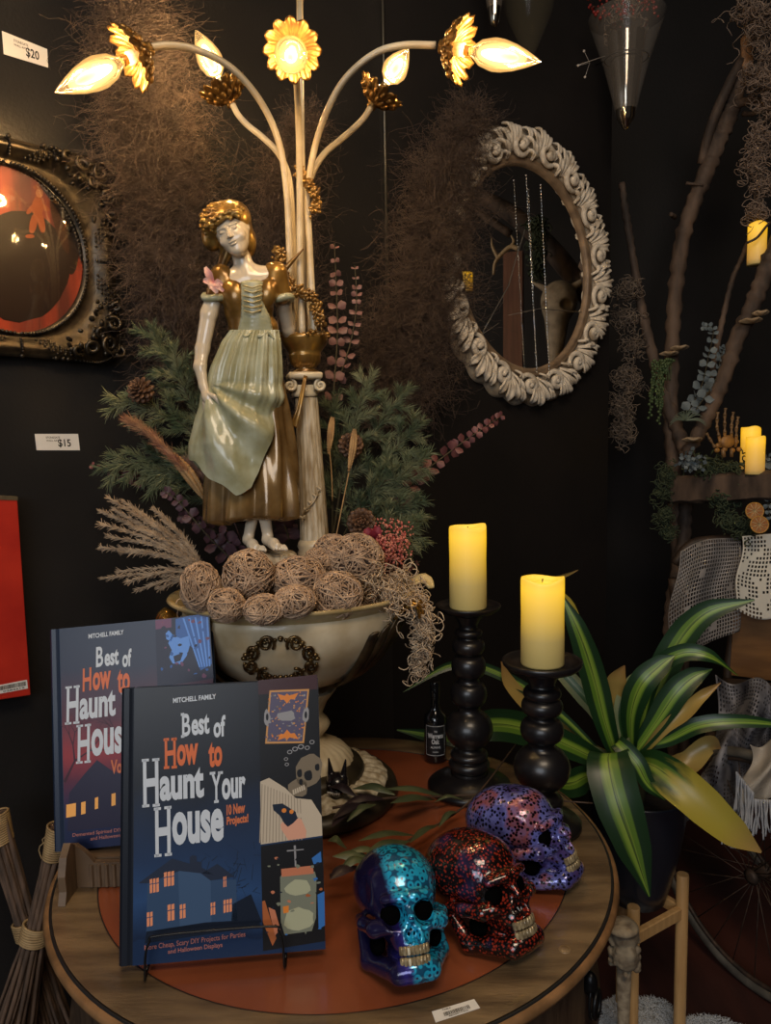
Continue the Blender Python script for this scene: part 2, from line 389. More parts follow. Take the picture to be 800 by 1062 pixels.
# ring pull on apron and brass screw disc on rim
iron = mat('dark_iron', (.03, .03, .032), (.012, .012, .013), rough=.35, metal=.8, scale=60, bump=.3)
a = math.atan2(.20, .30)
pa = H(617, 1028, .665); dd = Vector((pa.x-TC.x, pa.y-TC.y, 0)).normalized(); pc = Vector((TC.x, TC.y, 0))+dd*.352
rp = MB(); c0 = pc+Vector((0, 0, .672)); sdv = Vector((-dd.y, dd.x, 0))
rp.ell(c0+dd*.004, (.009, .009, .016), n=12)
rp.tube([c0+dd*.012+sdv*(.013*math.sin(t))+Vector((0, 0, -.006-.016*(1-math.cos(t)))) for t in np.linspace(0, 2*pi, 28)[:-1]], .0026, n=8, closed=True)
rp.tube([c0+dd*.006+sdv*(.010*math.sin(t))+Vector((0, 0, -.022+.020*math.cos(t))) for t in np.linspace(0, 2*pi, 24)[:-1]], .002, n=6, closed=True)
rp.build('ring_pull', iron, tb)
p = T(586, 985); MB().lathe([(.0005, .0012), (.005, .0012), (.0056, .0004), (.0062, .0012), (.0066, 0)], 24, (p.x, p.y, TZ)).build('round_plug', mat('plug', (.22, .15, .08), rough=.4), tb)

# price label on the rim
white = mat('white_paper', (.75, .74, .72), rough=.6)
ink = mat('black_ink', (.01, .01, .01), rough=.6)
def paper_tag(name, corners, label, lines, cat='label', group=None, th=.0006, nrm=None, papermat=None):
    """corners TL,TR,BR,BL"""
    tl, tr, br, bl = [Vector(c) for c in corners]; n = (tr-tl).cross(bl-tl).normalized()
    if nrm is not None and n.dot(nrm) < 0: n = -n
    k = MB(); k.slab([tl, tr, br, bl], n*-th)
    o = k.build(name, papermat or white, None, smooth=False); tag(o, label, cat, group)
    t = MB()
    def fn(x, y, l): return tl.lerp(tr, x).lerp(bl.lerp(br, x), y)+n*l
    for (s, x0, x1, y0, y1, off) in lines:
        if s == '|||':
            rr = random.Random(3); x = x0
            while x < x1:
                wd = rr.choice([.006, .012, .018]); t.add([fn(x, y0, .0003), fn(x+wd, y0, .0003), fn(x+wd, y1, .0003), fn(x, y1, .0003)], [[0, 1, 2, 3]]); x += wd+rr.choice([.008, .014])
        else: lettering(t, s, x0, x1, y0, y1, fn, offset=off, lift=.0003)
    t.build('printing', ink, o, smooth=False)
    return o
zt = TZ+.0008
paper_tag('price_label', [H(448, 1049, zt), H(492, 1036, zt), H(498, 1045, zt), H(452, 1060, zt)], 'small white barcode price label stuck on the front of the table rim', [('|||', .22, .8, .42, .78, 0), ('TABLE', .22, .42, .1, .25, .01), ('4820017365', .3, .75, .82, .95, .01)], nrm=Vector((0, 0, 1)))

# ------------------------------------------------------------------ candlesticks and flameless candles
turned = mat('black_turned_wood', (.008, .007, .008), (.024, .016, .012), rough=.34, scale=22, bump=.08, bscale=40, coat=.1, pos=(.55, .8))
wax = mat('ivory_wax', (.80, .68, .45), rough=.5, sss=.15)
def glow_wax(name, zlo, top, bot, strength):
    m = mat(name, (.60, .49, .19), rough=.5)
    tc = node(m, 'ShaderNodeTexCoord'); sp = node(m, 'ShaderNodeSeparateXYZ'); lk(m, tc.outputs['Generated'], sp.inputs[0])
    r = ramp(m, [(0, (0, 0, 0)), (zlo, bot), (.62, tuple(a*.45+b*.55 for a, b in zip(bot, top))), (.86, top), (1, tuple(t*.8 for t in top))])
    lk(m, sp.outputs['Z'], r.inputs[0]); lk(m, r.outputs[0], bsdf(m).inputs['Emission Color']); bsdf(m).inputs['Emission Strength'].default_value = strength
    return m
waxA = glow_wax('lit_candle_wax', .30, (1.0, .55, .0), (.07, .04, .006), .85)
def candle(loc, r, h, label, group, ph=0.0, m=None, name='flameless_candle', rot=None):
    k = MB(); n = 36
    def mod(R, Z, th):
        top = (Z > h*.9)
        return R*(1+.012*np.sin(3*th+ph)), Z+top*(.0022*np.sin(2*th+ph)+.0015*np.sin(3*th+1+ph))*(h/.13)
    prof = [(.0005, 0), (r*.96, 0), (r, h*.02), (r, h*.3), (r*.985, h*.6), (r, h*.8), (r*1.0, h*.97), (r*.97, h), (r*.90, h*.995), (r*.85, h*.965), (r*.4, h*.95), (.0005, h*.95)]
    k.lathe(prof, n, mod=mod)
    o = k.build(name, m or waxA); o.location = loc
    if rot: o.rotation_euler = rot
    tag(o, label, 'candle', group)
    wk = MB(); wk.tube([(0, 0, h*.945), (0.0004, 0, h*.99)], .0009, n=6); wk2 = wk.build('wick', blackline); wk2.parent = o
    return o
def stick(base, prof, sc, label):
    t = thing('candlestick', base, label, 'candlestick')
    # profile pieces: plate, stem, foot
    for nm, pr in prof.items():
        MB().lathe([(r*sc, z*sc) for r, z in pr], 56, base).build(nm, turned, t)
    return t
def rnd(zc, r, hh, neck):
    return [(neck+(r-neck)*max(0, math.cos(a))**.95, zc+hh*math.sin(a)) for a in np.linspace(-pi/2, pi/2, 15)]
b1 = T(487, 817)
# heights in metres for the tall one
prof1 = dict(
 foot=[(.0005, 0), (.064, 0), (.067, .002), (.067, .008), (.062, .012), (.052, .014), (.050, .018), (.036, .024), (.03, .026)],
 stem=[(.028, .024), (.028, .030)]+rnd(.040, .033, .008, .027)+rnd(.056, .030, .007, .023)+[(math.sqrt(max(.0385**2-(z-.099)**2*1.32, .0003)), z) for z in np.linspace(.069, .129, 17)]+[(.018, .134)]+rnd(.157, .029, .018, .018)+[(.0165, .180)]+rnd(.202, .0275, .017, .017)+[(.016, .222)]+rnd(.234, .026, .012, .016)+[(.015, .250)]+rnd(.256, .022, .006, .016)+[(.014, .266), (.016, .272), (.022, .282), (.024, .288)],
 plate=[(.0005, .283), (.024, .284), (.030, .287), (.044, .291), (.050, .296), (.0515, .300), (.0505, .3015), (.047, .2995), (.044, .2965), (.033, .2955), (.0005, .2955)])
stick(b1, prof1, 1.0, 'taller black turned candlestick beside the small black bottle')
candle(b1+Vector((0, 0, .2958)), .0292, .130, 'lit flameless candle on the taller candlestick', None, .3)
b2 = T(562, 856)
prof2 = dict(
 foot=[(.0005, 0), (.054, 0), (.057, .002), (.057, .008), (.052, .012), (.042, .014), (.034, .020), (.028, .024)],
 stem=[(.026, .022), (.026, .028)]+rnd(.038, .031, .007, .026)+[(.022, .050)]+[(math.sqrt(max(.0405**2-(z-.088)**2*1.32, .0003)), z) for z in np.linspace(.056, .120, 17)]+[(.019, .124)]+rnd(.144, .031, .016, .019)+[(.018, .163)]+rnd(.179, .0295, .012, .019)+rnd(.198, .027, .009, .018)+[(.018, .212), (.022, .222), (.026, .230)],
 plate=[(.0005, .226), (.026, .227), (.036, .231), (.050, .235), (.0555, .240), (.0565, .246), (.0545, .2475), (.051, .2445), (.046, .241), (.036, .240), (.0005, .240)])
stick(b2, prof2, 1.0, 'shorter black turned candlestick nearest the potted plant')
candle(b2+Vector((0, 0, .2403)), .0305, .124, 'lit flameless candle on the shorter candlestick', None, 2.0)

# small black bottle
bb = T(452, 788)
glassb = mat('black_bottle_glass', (.006, .006, .007), rough=.08, coat=.4)
bt = thing('bottle', bb, 'small black bottle with white lettered label between lamp and candlestick', 'bottle')
MB().lathe([(.0005, .001), (.0175, .001), (.0195, .004), (.0195, .073), (.018, .082), (.010, .090), (.0075, .097), (.007, .118)], 40, bb).build('body', glassb, bt)
MB().lathe([(.0082, .112), (.0085, .140), (.0075, .142), (.0005, .142)], 24, bb).build('capsule', glassb, bt)
lb = MB(); lf = MB()
vd = Vector((-bb.x, -bb.y, 0)).normalized(); ab = math.atan2(vd.y, vd.x)
def onb(x, y, l):   # x,y in 0..1 on label
    th = ab+(x-.5)*2.0; r = .0197+l; return (bb.x+r*math.cos(th), bb.y+r*math.sin(th), bb.z+.070-.056*y)
lb.grid([[onb(x, y, 0) for x in np.linspace(0, 1, 13)] for y in (0, 1)])
lb.build('label', mat('black_label', (.012, .012, .014), rough=.5), bt)
lettering(lf, 'THE', .45, .58, .17, .23, onb, lift=.0002); lettering(lf, 'Warrens', .14, .86, .26, .42, onb, offset=.035, lift=.0002)
lettering(lf, 'Oak', .33, .68, .44, .60, onb, offset=.035, lift=.0002); lettering(lf, 'ALWIVE', .28, .72, .67, .74, onb, lift=.0002); lettering(lf, 'London', .38, .62, .82, .87, onb, lift=.0002)
for (x0, x1, y0, y1) in ((.04, .96, .03, .045), (.04, .96, .955, .97), (.04, .055, .03, .97), (.945, .96, .03, .97)):
    lf.grid([[onb(x, y, .0002) for x in np.linspace(x0, x1, 10)] for y in (y0, y1)])
lf.build('label_lettering', mat('silver_ink', (.6, .6, .6), rough=.5), bt)

# ------------------------------------------------------------------ books
import colorsys
def flat(name, c, rough=.32, **kw): return mat(name, c, rough=rough, coat=.0, spec=.3, **kw)
B_navy = flat('cover_black_blue', (.012, .016, .026))
B_white = flat('title_white', (.62, .68, .76)); B_or = flat('title_orange', (.72, .16, .045)); B_or2 = flat('small_orange', (.62, .17, .07)); B_pk = flat('small_pink', (.42, .16, .14))
def grad_cover(name, stops, extra=None):
    m = mat(name, (.1, .1, .1), rough=.3, spec=.3)
    tc = node(m, 'ShaderNodeUVMap'); sp = node(m, 'ShaderNodeSeparateXYZ'); lk(m, tc.outputs[0], sp.inputs[0])
    nz = node(m, 'ShaderNodeTexNoise', Scale=3.5, Detail=4.0); lk(m, tc.outputs[0], nz.inputs['Vector'])
    mm = node(m, 'ShaderNodeMath', _operation='MULTIPLY_ADD'); mm.inputs[1].default_value = .16; lk(m, nz.outputs['Fac'], mm.inputs[0]); lk(m, sp.outputs['Y'], mm.inputs[2])
    r = ramp(m, stops); lk(m, mm.outputs[0], r.inputs[0]); lk(m, r.outputs[0], bsdf(m).inputs['Base Color']); return m
coverA = grad_cover('night_sky_cover', [(0, (.018, .020, .026)), (.45, (.014, .018, .028)), (.72, (.018, .042, .11)), (.86, (.025, .07, .19)), (1.0, (.012, .03, .085)), (1.12, (.01, .022, .06))])
coverB = grad_cover('red_dusk_cover', [(0, (.018, .03, .062)), (.28, (.02, .026, .06)), (.5, (.09, .02, .04)), (.66, (.30, .03, .04)), (.78, (.10, .02, .05)), (.9, (.02, .026, .085)), (1.1, (.012, .02, .07))])
pages = mat('page_block', (.55, .50, .42), (.42, .38, .31), rough=.8, scale=200, stretch=(1, 1, 1))
def book(name, bl, br, w_, h_, lean, th, label, cover, art, roll=0.0):
    bl = Vector(bl); br = Vector(br); u = (br-bl).normalized(); hz = Vector((-u.y, u.x, 0)).normalized()
    if hz.y < 0: hz = -hz
    v = (Vector((0, 0, 1))*math.cos(lean)+hz*math.sin(lean)).normalized(); n = u.cross(v).normalized()   # n toward viewer
    if n.y > 0: n = -n
    u, v = u*math.cos(roll)+v*math.sin(roll), v*math.cos(roll)-u*math.sin(roll)
    root = thing(name, bl, label, 'book', 'hardcover books on the table')
    def q(x, y, z=0): return bl+u*x+v*y-n*z    # x right, y up, z back
    k = MB(); g = .0115
    # front board with hinge groove, rounded spine, back board
    def boardbox(x0, x1, z0, z1):
        k.slab([q(x0, 0, z0), q(x1, 0, z0), q(x1, h_, z0), q(x0, h_, z0)], -n*(z1-z0))
    boardbox(g+.003, w_, 0, .0026); boardbox(g+.003, w_, th-.0026, th)
    prof = [(g+.004, .0008), (g+.001, .0016), (g-.002, .0004), (.004, 0), (.001, .003), (0, .006), (0, th-.006), (.001, th-.003), (.004, th), (g, th-.001), (g, th-.003), (.0035, th-.003), (.0025, th-.005), (.0025, .005), (.0035, .003), (g, .0035), (g+.004, .0026)]
    k.slab([q(a, 0, b) for a, b in prof], v*h_)
    k.build('cover_boards', B_navy if cover is coverA else flat('cover_dark_navy', (.016, .028, .06)), root, smooth=False)
    k = MB(); c = q(w_/2+.001, h_/2, th/2); R = Matrix((u, v, n)).transposed().to_3x3()
    k.box(c, (w_-.010, h_-.008, th-.0054), R); k.build('page_block', pages, root, smooth=False)
    # printed front
    def F(x, y, l=0): return q(g+.004+x*(w_-g-.004), (1-y)*h_, -l-.00015)
    k = MB(); k.grid([[F(x, y) for x in (0, 1)] for y in (0, 1)], uv=[(0, 0), (1, 0), (0, 1), (1, 1)]); k.build('cover_print', cover, root, smooth=False)
    art(F, root)
    return root, F
def px2cover(F, L0, L1, R0, R1, T0, B0):
    """map zoomed photo coords on the cover to cover 0..1"""
    def f(x, y, l=0):
        v = (y-T0)/(B0-T0); xl = L0+(L1-L0)*v; xr = R0+(R1-R0)*v; u_ = (x-xl)/(xr-xl)
        return F(u_, v, l)
    return f
def poly(k, f, pts, mi=0, l=.0003):
    k.add([f(x, y, l) for x, y in pts], [list(range(len(pts)))], mi)
def blob(cx, cy, rx, ry, n=18, jit=0, rot=0, seed=1):
    rr = random.Random(seed); out = []
    for i in range(n):
        a = 2*pi*i/n; s_ = 1+rr.uniform(-jit, jit); x, y = rx*s_*math.cos(a), ry*s_*math.sin(a)
        out.append((cx+x*math.cos(rot)-y*math.sin(rot), cy+x*math.sin(rot)+y*math.cos(rot)))
    return out
def title(k, f, dy=0, sx=1, vol=None, oy=0, ox=0):
    L = lambda s, x0, x1, y0, y1, mi, off=.03, sl=-4: lettering(k, s, x0*sx+ox, x1*sx+ox, y0*sx+oy, y1*sx+oy, lambda x, y, l: f(x, y, l), mi, off, sl, .0005)
    L('MITCHELL FAMILY', 188, 345, 76, 95, 0, .03, -8)
    L('B', 220, 250, 138, 222, 0, .02); L('est', 254, 320, 145, 219, 0, .035); L('of', 335, 379, 152, 232, 0, .035)
    L('H', 156, 196, 227, 332, 1, .02); L('ow', 200, 278, 250, 328, 1, .04); L('to', 316, 366, 247, 340, 1, .04)
    L('H', 76, 132, 298, 466, 0, .02); L('aunt', 136, 298, 338, 450, 0, .04)
    L('Y', 325, 362, 360, 466, 0, .02); L('our', 364, 452, 382, 460, 0, .04)
    L('H', 118, 174, 474, 645, 0, .02); L('ouse', 180, 370, 492, 610, 0, .04)
    for (x0, x1, y) in ((72, 98, 299), (110, 136, 299), (72, 98, 463), (110, 136, 463), (114, 140, 476), (152, 178, 474), (114, 140, 641), (152, 178, 640), (152, 172, 228), (180, 200, 228), (152, 172, 330), (180, 200, 330), (216, 228, 139), (216, 228, 220), (320, 340, 361), (350, 368, 361), (335, 352, 464)):
        s = 5; k.add([f(x*sx+ox, yy*sx+oy, .0005) for x, yy in ((x0, y-s), (x1, y-s-1), (x1, y+s-1), (x0, y+s))], [[0, 1, 2, 3]], 1 if 225 < y < 335 and x0 > 140 and y != 299 else 0)
def art_front(F, root):
    f = px2cover(F, 50, 30, 725, 752, 32, 1012)
    k = MB(); title(k, f)
    L = lambda s, x0, x1, y0, y1, mi, off=.02, sl=-6: lettering(k, s, x0, x1, y0, y1, f, mi, off, sl, .0005)
    L('10 New', 381, 450, 478, 516, 2, .045); L('Projects!', 381, 462, 520, 560, 2, .045)
    L('More Cheap, Scary DIY Projects for Parties', 74, 448, 945, 968, 3, .012, -18); L('and Halloween Displays', 160, 362, 966, 986, 3, .012, -8)
    k.build('cover_lettering', [B_white, B_or, B_or2, B_pk], root, smooth=False)
    # haunted house picture
    m = [flat('p_house', (.035, .075, .16)), flat('p_roof', (.02, .03, .06)), flat('p_window', (.85, .32, .16)), flat('p_house_side', (.05, .10, .20)), flat('p_bush', (.008, .014, .03)), flat('p_tree', (.014, .026, .055))]
    k = MB()
    for i in range(46):
        rr = random.Random(i); x = rr.uniform(300, 490); y = rr.uniform(640, 800); a = rr.uniform(0, 6.28); L_ = rr.uniform(20, 60)
        poly(k, f, [(x, y), (x+L_*math.cos(a), y+L_*math.sin(a)), (x+L_*math.cos(a)+1.5, y+L_*math.sin(a)+2), (x+2, y+2)], 5, .00018)
    poly(k, f, [(80, 925), (88, 728), (200, 690), (205, 918)], 0, .0002); poly(k, f, [(205, 918), (200, 690), (320, 715), (322, 905)], 3, .0002)
    poly(k, f, [(322, 905), (320, 740), (415, 745), (418, 895)], 0, .0002)
    poly(k, f, [(55, 732), (178, 655), (205, 700), (90, 735)], 1, .00025); poly(k, f, [(178, 655), (285, 692), (330, 722), (205, 700)], 1, .00025)
    poly(k, f, [(285, 715), (345, 685), (410, 735), (320, 742)], 1, .00025); poly(k, f, [(243, 690), (243, 655), (252, 648), (268, 652), (270, 672), (287, 675), (287, 700)], 1, .00026)
    poly(k, f, [(395, 905), (400, 830), (470, 800), (510, 900)], 4, .0002); poly(k, f, [(75, 940), (82, 900), (300, 885), (500, 890), (505, 915)], 4, .00024)
    for (x, y, w2, h2) in ((96, 722, 36, 50), (148, 702, 40, 52), (84, 836, 24, 50), (160, 815, 28, 58), (205, 818, 24, 50), (319, 820, 20, 44), (367, 814, 34, 46), (367, 733, 14, 38)):
        n_ = 3 if w2 > 30 else 2
        for i in range(n_):
            for j in (0, 1):
                x0 = x+w2*i/n_; y0 = y+h2*(.0 if j == 0 else .38); hh = h2*(.32 if j == 0 else .58)
                poly(k, f, [(x0, y0-i), (x0+w2/n_-3, y0-i-2), (x0+w2/n_-3, y0+hh-i-2), (x0, y0+hh-i)], 2, .0003)
    k.build('house_picture', m, root, smooth=False)
    # right column pictures
    m = [flat('q_red', (.05, .018, .022)), flat('q_dark', (.01, .010, .012)), flat('q_gold', (.60, .30, .10)), flat('q_orange', (.75, .24, .04)), flat('q_linen', (.55, .47, .36)), flat('q_linen2', (.36, .30, .23)), flat('q_bone', (.20, .16, .11)), flat('q_skin', (.70, .36, .25)),
         flat('q_blue', (.04, .17, .5)), flat('q_jar', (.20, .22, .17)), flat('q_jar2', (.42, .44, .30)), flat('q_copper', (.55, .20, .11)), flat('q_grey', (.30, .30, .32)), flat('q_amber', (.4, .12, .04)), flat('q_ink', (.012, .02, .04)), flat('q_violet', (.10, .09, .16))]
    k = MB()
    poly(k, f, [(500, 26), (722, 15), (734, 350), (508, 400)], 1, .00018); poly(k, f, [(500, 26), (722, 15), (724, 70), (502, 80)], 0, .0002)
    poly(k, f, [(543, 66), (692, 68), (672, 270), (526, 264)], 2, .00025); poly(k, f, [(549, 73), (685, 75), (666, 263), (533, 257)], 15, .0003)
    for (a, b) in ((95, 1), (240, -1)):
        poly(k, f, [(572, a-15*b), (600, a-6*b), (608, a-14*b), (618, a-6*b), (652, a-15*b), (636, a+10*b), (622, a+8*b), (608, a+24*b), (596, a+8*b), (584, a+10*b)], 3, .00036)
    rr = random.Random(4)
    for i in range(120):
        x = rr.uniform(540, 680); y = rr.uniform(78, 256); x -= (y-78)*.07; poly(k, f, blob(x, y, rr.uniform(2, 5), rr.uniform(2, 4), 6, .3, 0, i), rr.choice([2, 12, 3, 15, 6]), .00034)
    for s_ in (525, 670):
        poly(k, f, blob(s_+8, 165, 12, 30, 12, .2, 0, s_), 12, .0004); poly(k, f, blob(s_+9, 165, 5, 14, 9), 1, .00045)
    poly(k, f, blob(606, 165, 34, 20, 12, .2), 12, .0004)
    for i, (x, y, rr_) in enumerate(((604, 325, 8), (607, 345, 8), (618, 300, 10), (638, 290, 11), (660, 283, 12), (684, 288, 10), (702, 268, 10))):
        o_ = blob(x, y, rr_, rr_*.8, 12); i_ = blob(x, y, rr_*.66, rr_*.5, 12)
        k.add([f(a, b, .0003) for a, b in o_]+[f(a, b, .0003) for a, b in i_], [[j, (j+1) % 12, 12+(j+1) % 12, 12+j] for j in range(12)], 12)
    poly(k, f, [(505, 405), (734, 345), (741, 610), (508, 628)], 1, .0002)
    poly(k, f, [(507, 402), (540, 390), (600, 430), (640, 470), (700, 480), (738, 540), (741, 612), (508, 628)], 4, .00026)
    for i in range(14):
        x = 512+i*11; poly(k, f, [(x, 410+i*5), (x+4, 412+i*5), (x-6+i*1.2, 622), (x-10+i*1.2, 622)], 5, .0003)
    poly(k, f, blob(690, 372, 50, 62, 20, .05, .3), 6, .0003); poly(k, f, blob(650, 432, 38, 34, 14, .12, .3), 6, .0003)
    for (x, y, a, b) in ((688, 390, 16, 20), (655, 380, 10, 16), (660, 412, 7, 12), (722, 362, 9, 14)): poly(k, f, blob(x, y, a, b, 12, .1), 1, .00036)
    for i in range(6): poly(k, f, [(628+i*8, 440-i*3), (633+i*8, 438-i*3), (636+i*8, 456-i*3), (630+i*8, 458-i*3)], 4, .00036)
    poly(k, f, [(552, 488), (590, 486), (640, 520), (648, 545), (625, 582), (605, 572), (580, 530), (556, 508)], 14, .00034)
    poly(k, f, [(640, 522), (675, 530), (676, 545), (645, 538)], 4, .0004)
    poly(k, f, blob(596, 512, 9, 8), 3, .0004); poly(k, f, blob(624, 518, 8, 8), 3, .0004)
    poly(k, f, [(590, 552), (610, 572), (630, 560), (648, 543), (662, 548), (680, 590), (678, 616), (612, 620), (586, 580), (582, 562)], 7, .00037)
    poly(k, f, [(508, 634), (742, 618), (751, 984), (514, 1000)], 1, .0002)
    poly(k, f, [(580, 748), (590, 735), (712, 738), (718, 760), (716, 900), (700, 945), (596, 950), (582, 905)], 9, .00027)
    poly(k, f, blob(650, 900, 58, 40, 16, .1), 10, .00032); poly(k, f, blob(648, 790, 50, 28, 14, .1), 10, .0003); poly(k, f, [(584, 720), (704, 716), (708, 745), (586, 748)], 11, .00034)
    poly(k, f, [(636, 715), (632, 640), (640, 640), (642, 715)], 12, .0003); poly(k, f, [(606, 655), (670, 655), (670, 658), (606, 660)], 12, .0003)
    poly(k, f, [(700, 690), (735, 668), (738, 706), (708, 712)], 8, .0003); poly(k, f, [(722, 820), (748, 810), (750, 930), (726, 940)], 8, .0003)
    poly(k, f, [(590, 852), (612, 850), (612, 874), (592, 876)], 3, .00036); poly(k, f, [(512, 828), (522, 826), (565, 960), (550, 985), (514, 900)], 13, .0003); poly(k, f, [(535, 850), (560, 862), (580, 930), (560, 950)], 11, .00034)
    for i in range(30):
        rr = random.Random(i+90); poly(k, f, blob(rr.uniform(520, 740), rr.uniform(650, 980), rr.uniform(3, 9), rr.uniform(2, 7), 7, .4, 0, i), rr.choice([1, 13, 8, 9, 14, 11]), .00038)
    k.build('project_pictures', m, root, smooth=False)
bl = H(122, 1003, .762); br = H(341, 984, .762)
bl, br = bl, bl+(br-bl).normalized()*.219
book('hardcover_book', bl, br, .219, .287, math.radians(14), .019, 'hardcover book with a blue lit house on its cover, on the front wire easel', coverA, art_front)

def art_back(F, root):
    # coordinates of crop 40..350,630..1010 at 2.58
    f = px2cover(F, 42, 66, 469, 486, 50, 650)
    k = MB()
    L = lambda s, x0, x1, y0, y1, mi, off=.035, sl=-2: lettering(k, s, x0, x1, y0, y1, f, mi, off, sl, .0005)
    L('MITCHELL FAMILY', 124, 224, 73, 86, 0, .03, -3)
    L('B', 146, 166, 112, 168, 0, .02); L('est', 170, 210, 124, 168, 0); L('of', 220, 246, 126, 176, 0)
    L('H', 109, 133, 168, 232, 1, .02); L('ow', 137, 188, 182, 232, 1); L('to', 206, 241, 180, 246, 1)
    L('H', 65, 98, 214, 316, 0, .02); L('aunt', 101, 201, 236, 308, 0); L('Your', 216, 300, 245, 316, 0)
    L('H', 97, 130, 322, 424, 0, .02); L('ouse', 134, 250, 336, 410, 0); L('Vol. 2', 188, 250, 424, 462, 2)
    L('Demented Spirited DIY Projects for Parties', 86, 330, 606, 618, 3, .012); L('and Halloween Displays', 134, 262, 620, 632, 3, .012)
    for (x0, x1, y) in ((61, 79, 216), (84, 101, 216), (61, 79, 314), (84, 101, 314), (93, 111, 324), (116, 133, 324), (93, 111, 422), (116, 133, 422)):
        k.add([f(x, yy, .0005) for x, yy in ((x0, y-3), (x1, y-3), (x1, y+3), (x0, y+3))], [[0, 1, 2, 3]], 0)
    k.build('cover_lettering', [B_white, B_or, B_or2, B_pk], root, smooth=False)
    m = [flat('r_house', (.02, .018, .05)), flat('r_window', (1.0, .48, .12)), flat('r_branch', (.05, .012, .025)), flat('r_blue', (.03, .12, .42)), flat('r_blue2', (.12, .32, .85)), flat('r_dark', (.012, .014, .04)), flat('r_purple', (.16, .05, .12)), flat('r_red', (.32, .10, .13))]
    k = MB()
    poly(k, f, [(72, 600), (75, 500), (118, 452), (150, 420), (190, 452), (228, 470), (320, 500), (320, 600)], 0, .0002)
    for (x, y, w2, h2) in ((68, 530, 26, 34), (108, 528, 12, 32), (145, 520, 9, 30), (190, 514, 11, 32)): poly(k, f, [(x, y), (x+w2, y-2), (x+w2, y+h2-2), (x, y+h2)], 1, .0003)
    rr = random.Random(2)
    def br_(x, y, a, L_, w_):
        if L_ < 14: return
        x2, y2 = x+L_*math.cos(a), y+L_*math.sin(a); nx, ny = -math.sin(a)*w_, math.cos(a)*w_
        poly(k, f, [(x-nx, y-ny), (x+nx, y+ny), (x2+nx*.6, y2+ny*.6), (x2-nx*.6, y2-ny*.6)], 2, .00022)
        br_(x2, y2, a+rr.uniform(.1, .6), L_*.78, w_*.66); br_(x2, y2, a-rr.uniform(.1, .7), L_*.72, w_*.66)
    br_(62, 470, -1.1, 60, 4); br_(240, 430, -1.9, 55, 4)
    poly(k, f, [(314, 52), (468, 46), (476, 230), (318, 240)], 5, .0002); poly(k, f, [(314, 52), (360, 51), (360, 76), (315, 78)], 6, .00024)
    poly(k, f, [(372, 54), (415, 48), (465, 48), (472, 190), (440, 205), (420, 140), (395, 120), (372, 100)], 3, .00026)
    for i in range(5): poly(k, f, [(392+i*17, 54), (397+i*17, 54), (440+i*7, 195), (436+i*7, 196)], 4, .0003)
    poly(k, f, [(350, 120), (362, 96), (385, 110), (408, 105), (412, 130), (402, 160), (385, 182), (362, 178), (352, 160), (360, 140)], 4, .00032)
    poly(k, f, [(343, 92), (352, 84), (366, 100), (358, 116), (345, 108)], 4, .00032); poly(k, f, [(364, 158), (392, 150), (384, 172), (368, 176)], 5, .00036)
    poly(k, f, blob(383, 128, 6, 4, 8), 5, .00036)
    for i in range(30): 
        x = rr.uniform(320, 468); y = rr.uniform(60, 232); poly(k, f, blob(x, y, rr.uniform(3, 8), rr.uniform(2, 6), 7, .4, 0, i), rr.choice([5, 3, 6]), .00034)
    k.build('cover_pictures', m, root, smooth=False)
zb = .785
bl2 = H(55, 884, zb); br2 = H(234, 879, zb); br2 = bl2+(br2-bl2).normalized()*.219
backbook, FB = book('hardcover_book', bl2, br2, .219, .287, math.radians(15), .019, 'hardcover book with red dusk sky and blue bat cover, half hidden by the other', coverB, art_back, roll=math.radians(4.2))

# wire easel in front book
wire = mat('black_wire', (.008, .008, .008), rough=.35, metal=.3)
we = thing('wire_easel', (bl+br)/2-Vector((0, 0, .012)), 'thin black wire easel holding the front book', 'book stand')
u_ = (br-bl).normalized(); hz = Vector((-u_.y, u_.x, 0)); 
def EW(x, fwd, z): return bl+u_*x-hz*fwd+Vector((0, 0, z-bl.z))
k = MB()
x0, x1 = .030, .176
k.tube(cr([EW(x0, -.012, .7545), EW(x0, .008, .7545), EW(x0+.001, .014, .757), EW(x0+.002, .012, .780), EW(x0+.006, .009, .793), EW(x0+.018, .008, .799), EW(x1-.018, .008, .799), EW(x1-.006, .009, .793), EW(x1-.002, .012, .780), EW(x1-.001, .014, .757), EW(x1, .008, .7545), EW(x1, -.012, .7545)], 5), .0013, n=7)
k.build('front_lip', wire, we)
for x in (x0, x1):
    k = MB(); k.tube(cr([EW(x, .006, .7535), EW(x, .0, .7545), EW(x, -.05, .7535), EW(x+.002, -.10, .7535)], 4), .0013, n=7); k.tube([EW(x, .002, .7575), EW(x, -.028, .757), EW(x, -.075, .93)], .0013, n=7)
    k.build('side_leg', wire, we)
# wooden easel under the back book
es_wood = mat('easel_wood', (.17, .11, .065), (.09, .058, .035), rough=.55, scale=12, bump=.3, bscale=50, stretch=(1, 6, 1))
u2 = (br2-bl2).normalized(); h2 = Vector((-u2.y, u2.x, 0)); 
def E2(x, f_, z): return bl2+u2*x-h2*f_+Vector((0, 0, z-bl2.z))
t = thing('wooden_easel', E2(.1, 0, .75), 'carved wooden bookstand with curled end under the rear book', 'book stand')
k = MB()
side = [(-.062, .7505), (-.056, .765), (-.058, .785), (-.050, .806), (-.036, .817), (-.024, .808), (-.022, .790), (-.012, .782), (.05, .782), (.11, .86), (.13, .86), (.13, .7505)]
for x in (.030, .175):
    k = MB(); k.slab([E2(x, -a, z) for a, z in side], u2*.009); k.build('side_panel', es_wood, t, smooth=False)
k = MB(); k.slab([E2(.036, .012, .760), E2(.036, -.09, .760), E2(.036, -.09, .7835), E2(.036, .012, .7835)], u2*.14); k.build('shelf', es_wood, t, smooth=False)
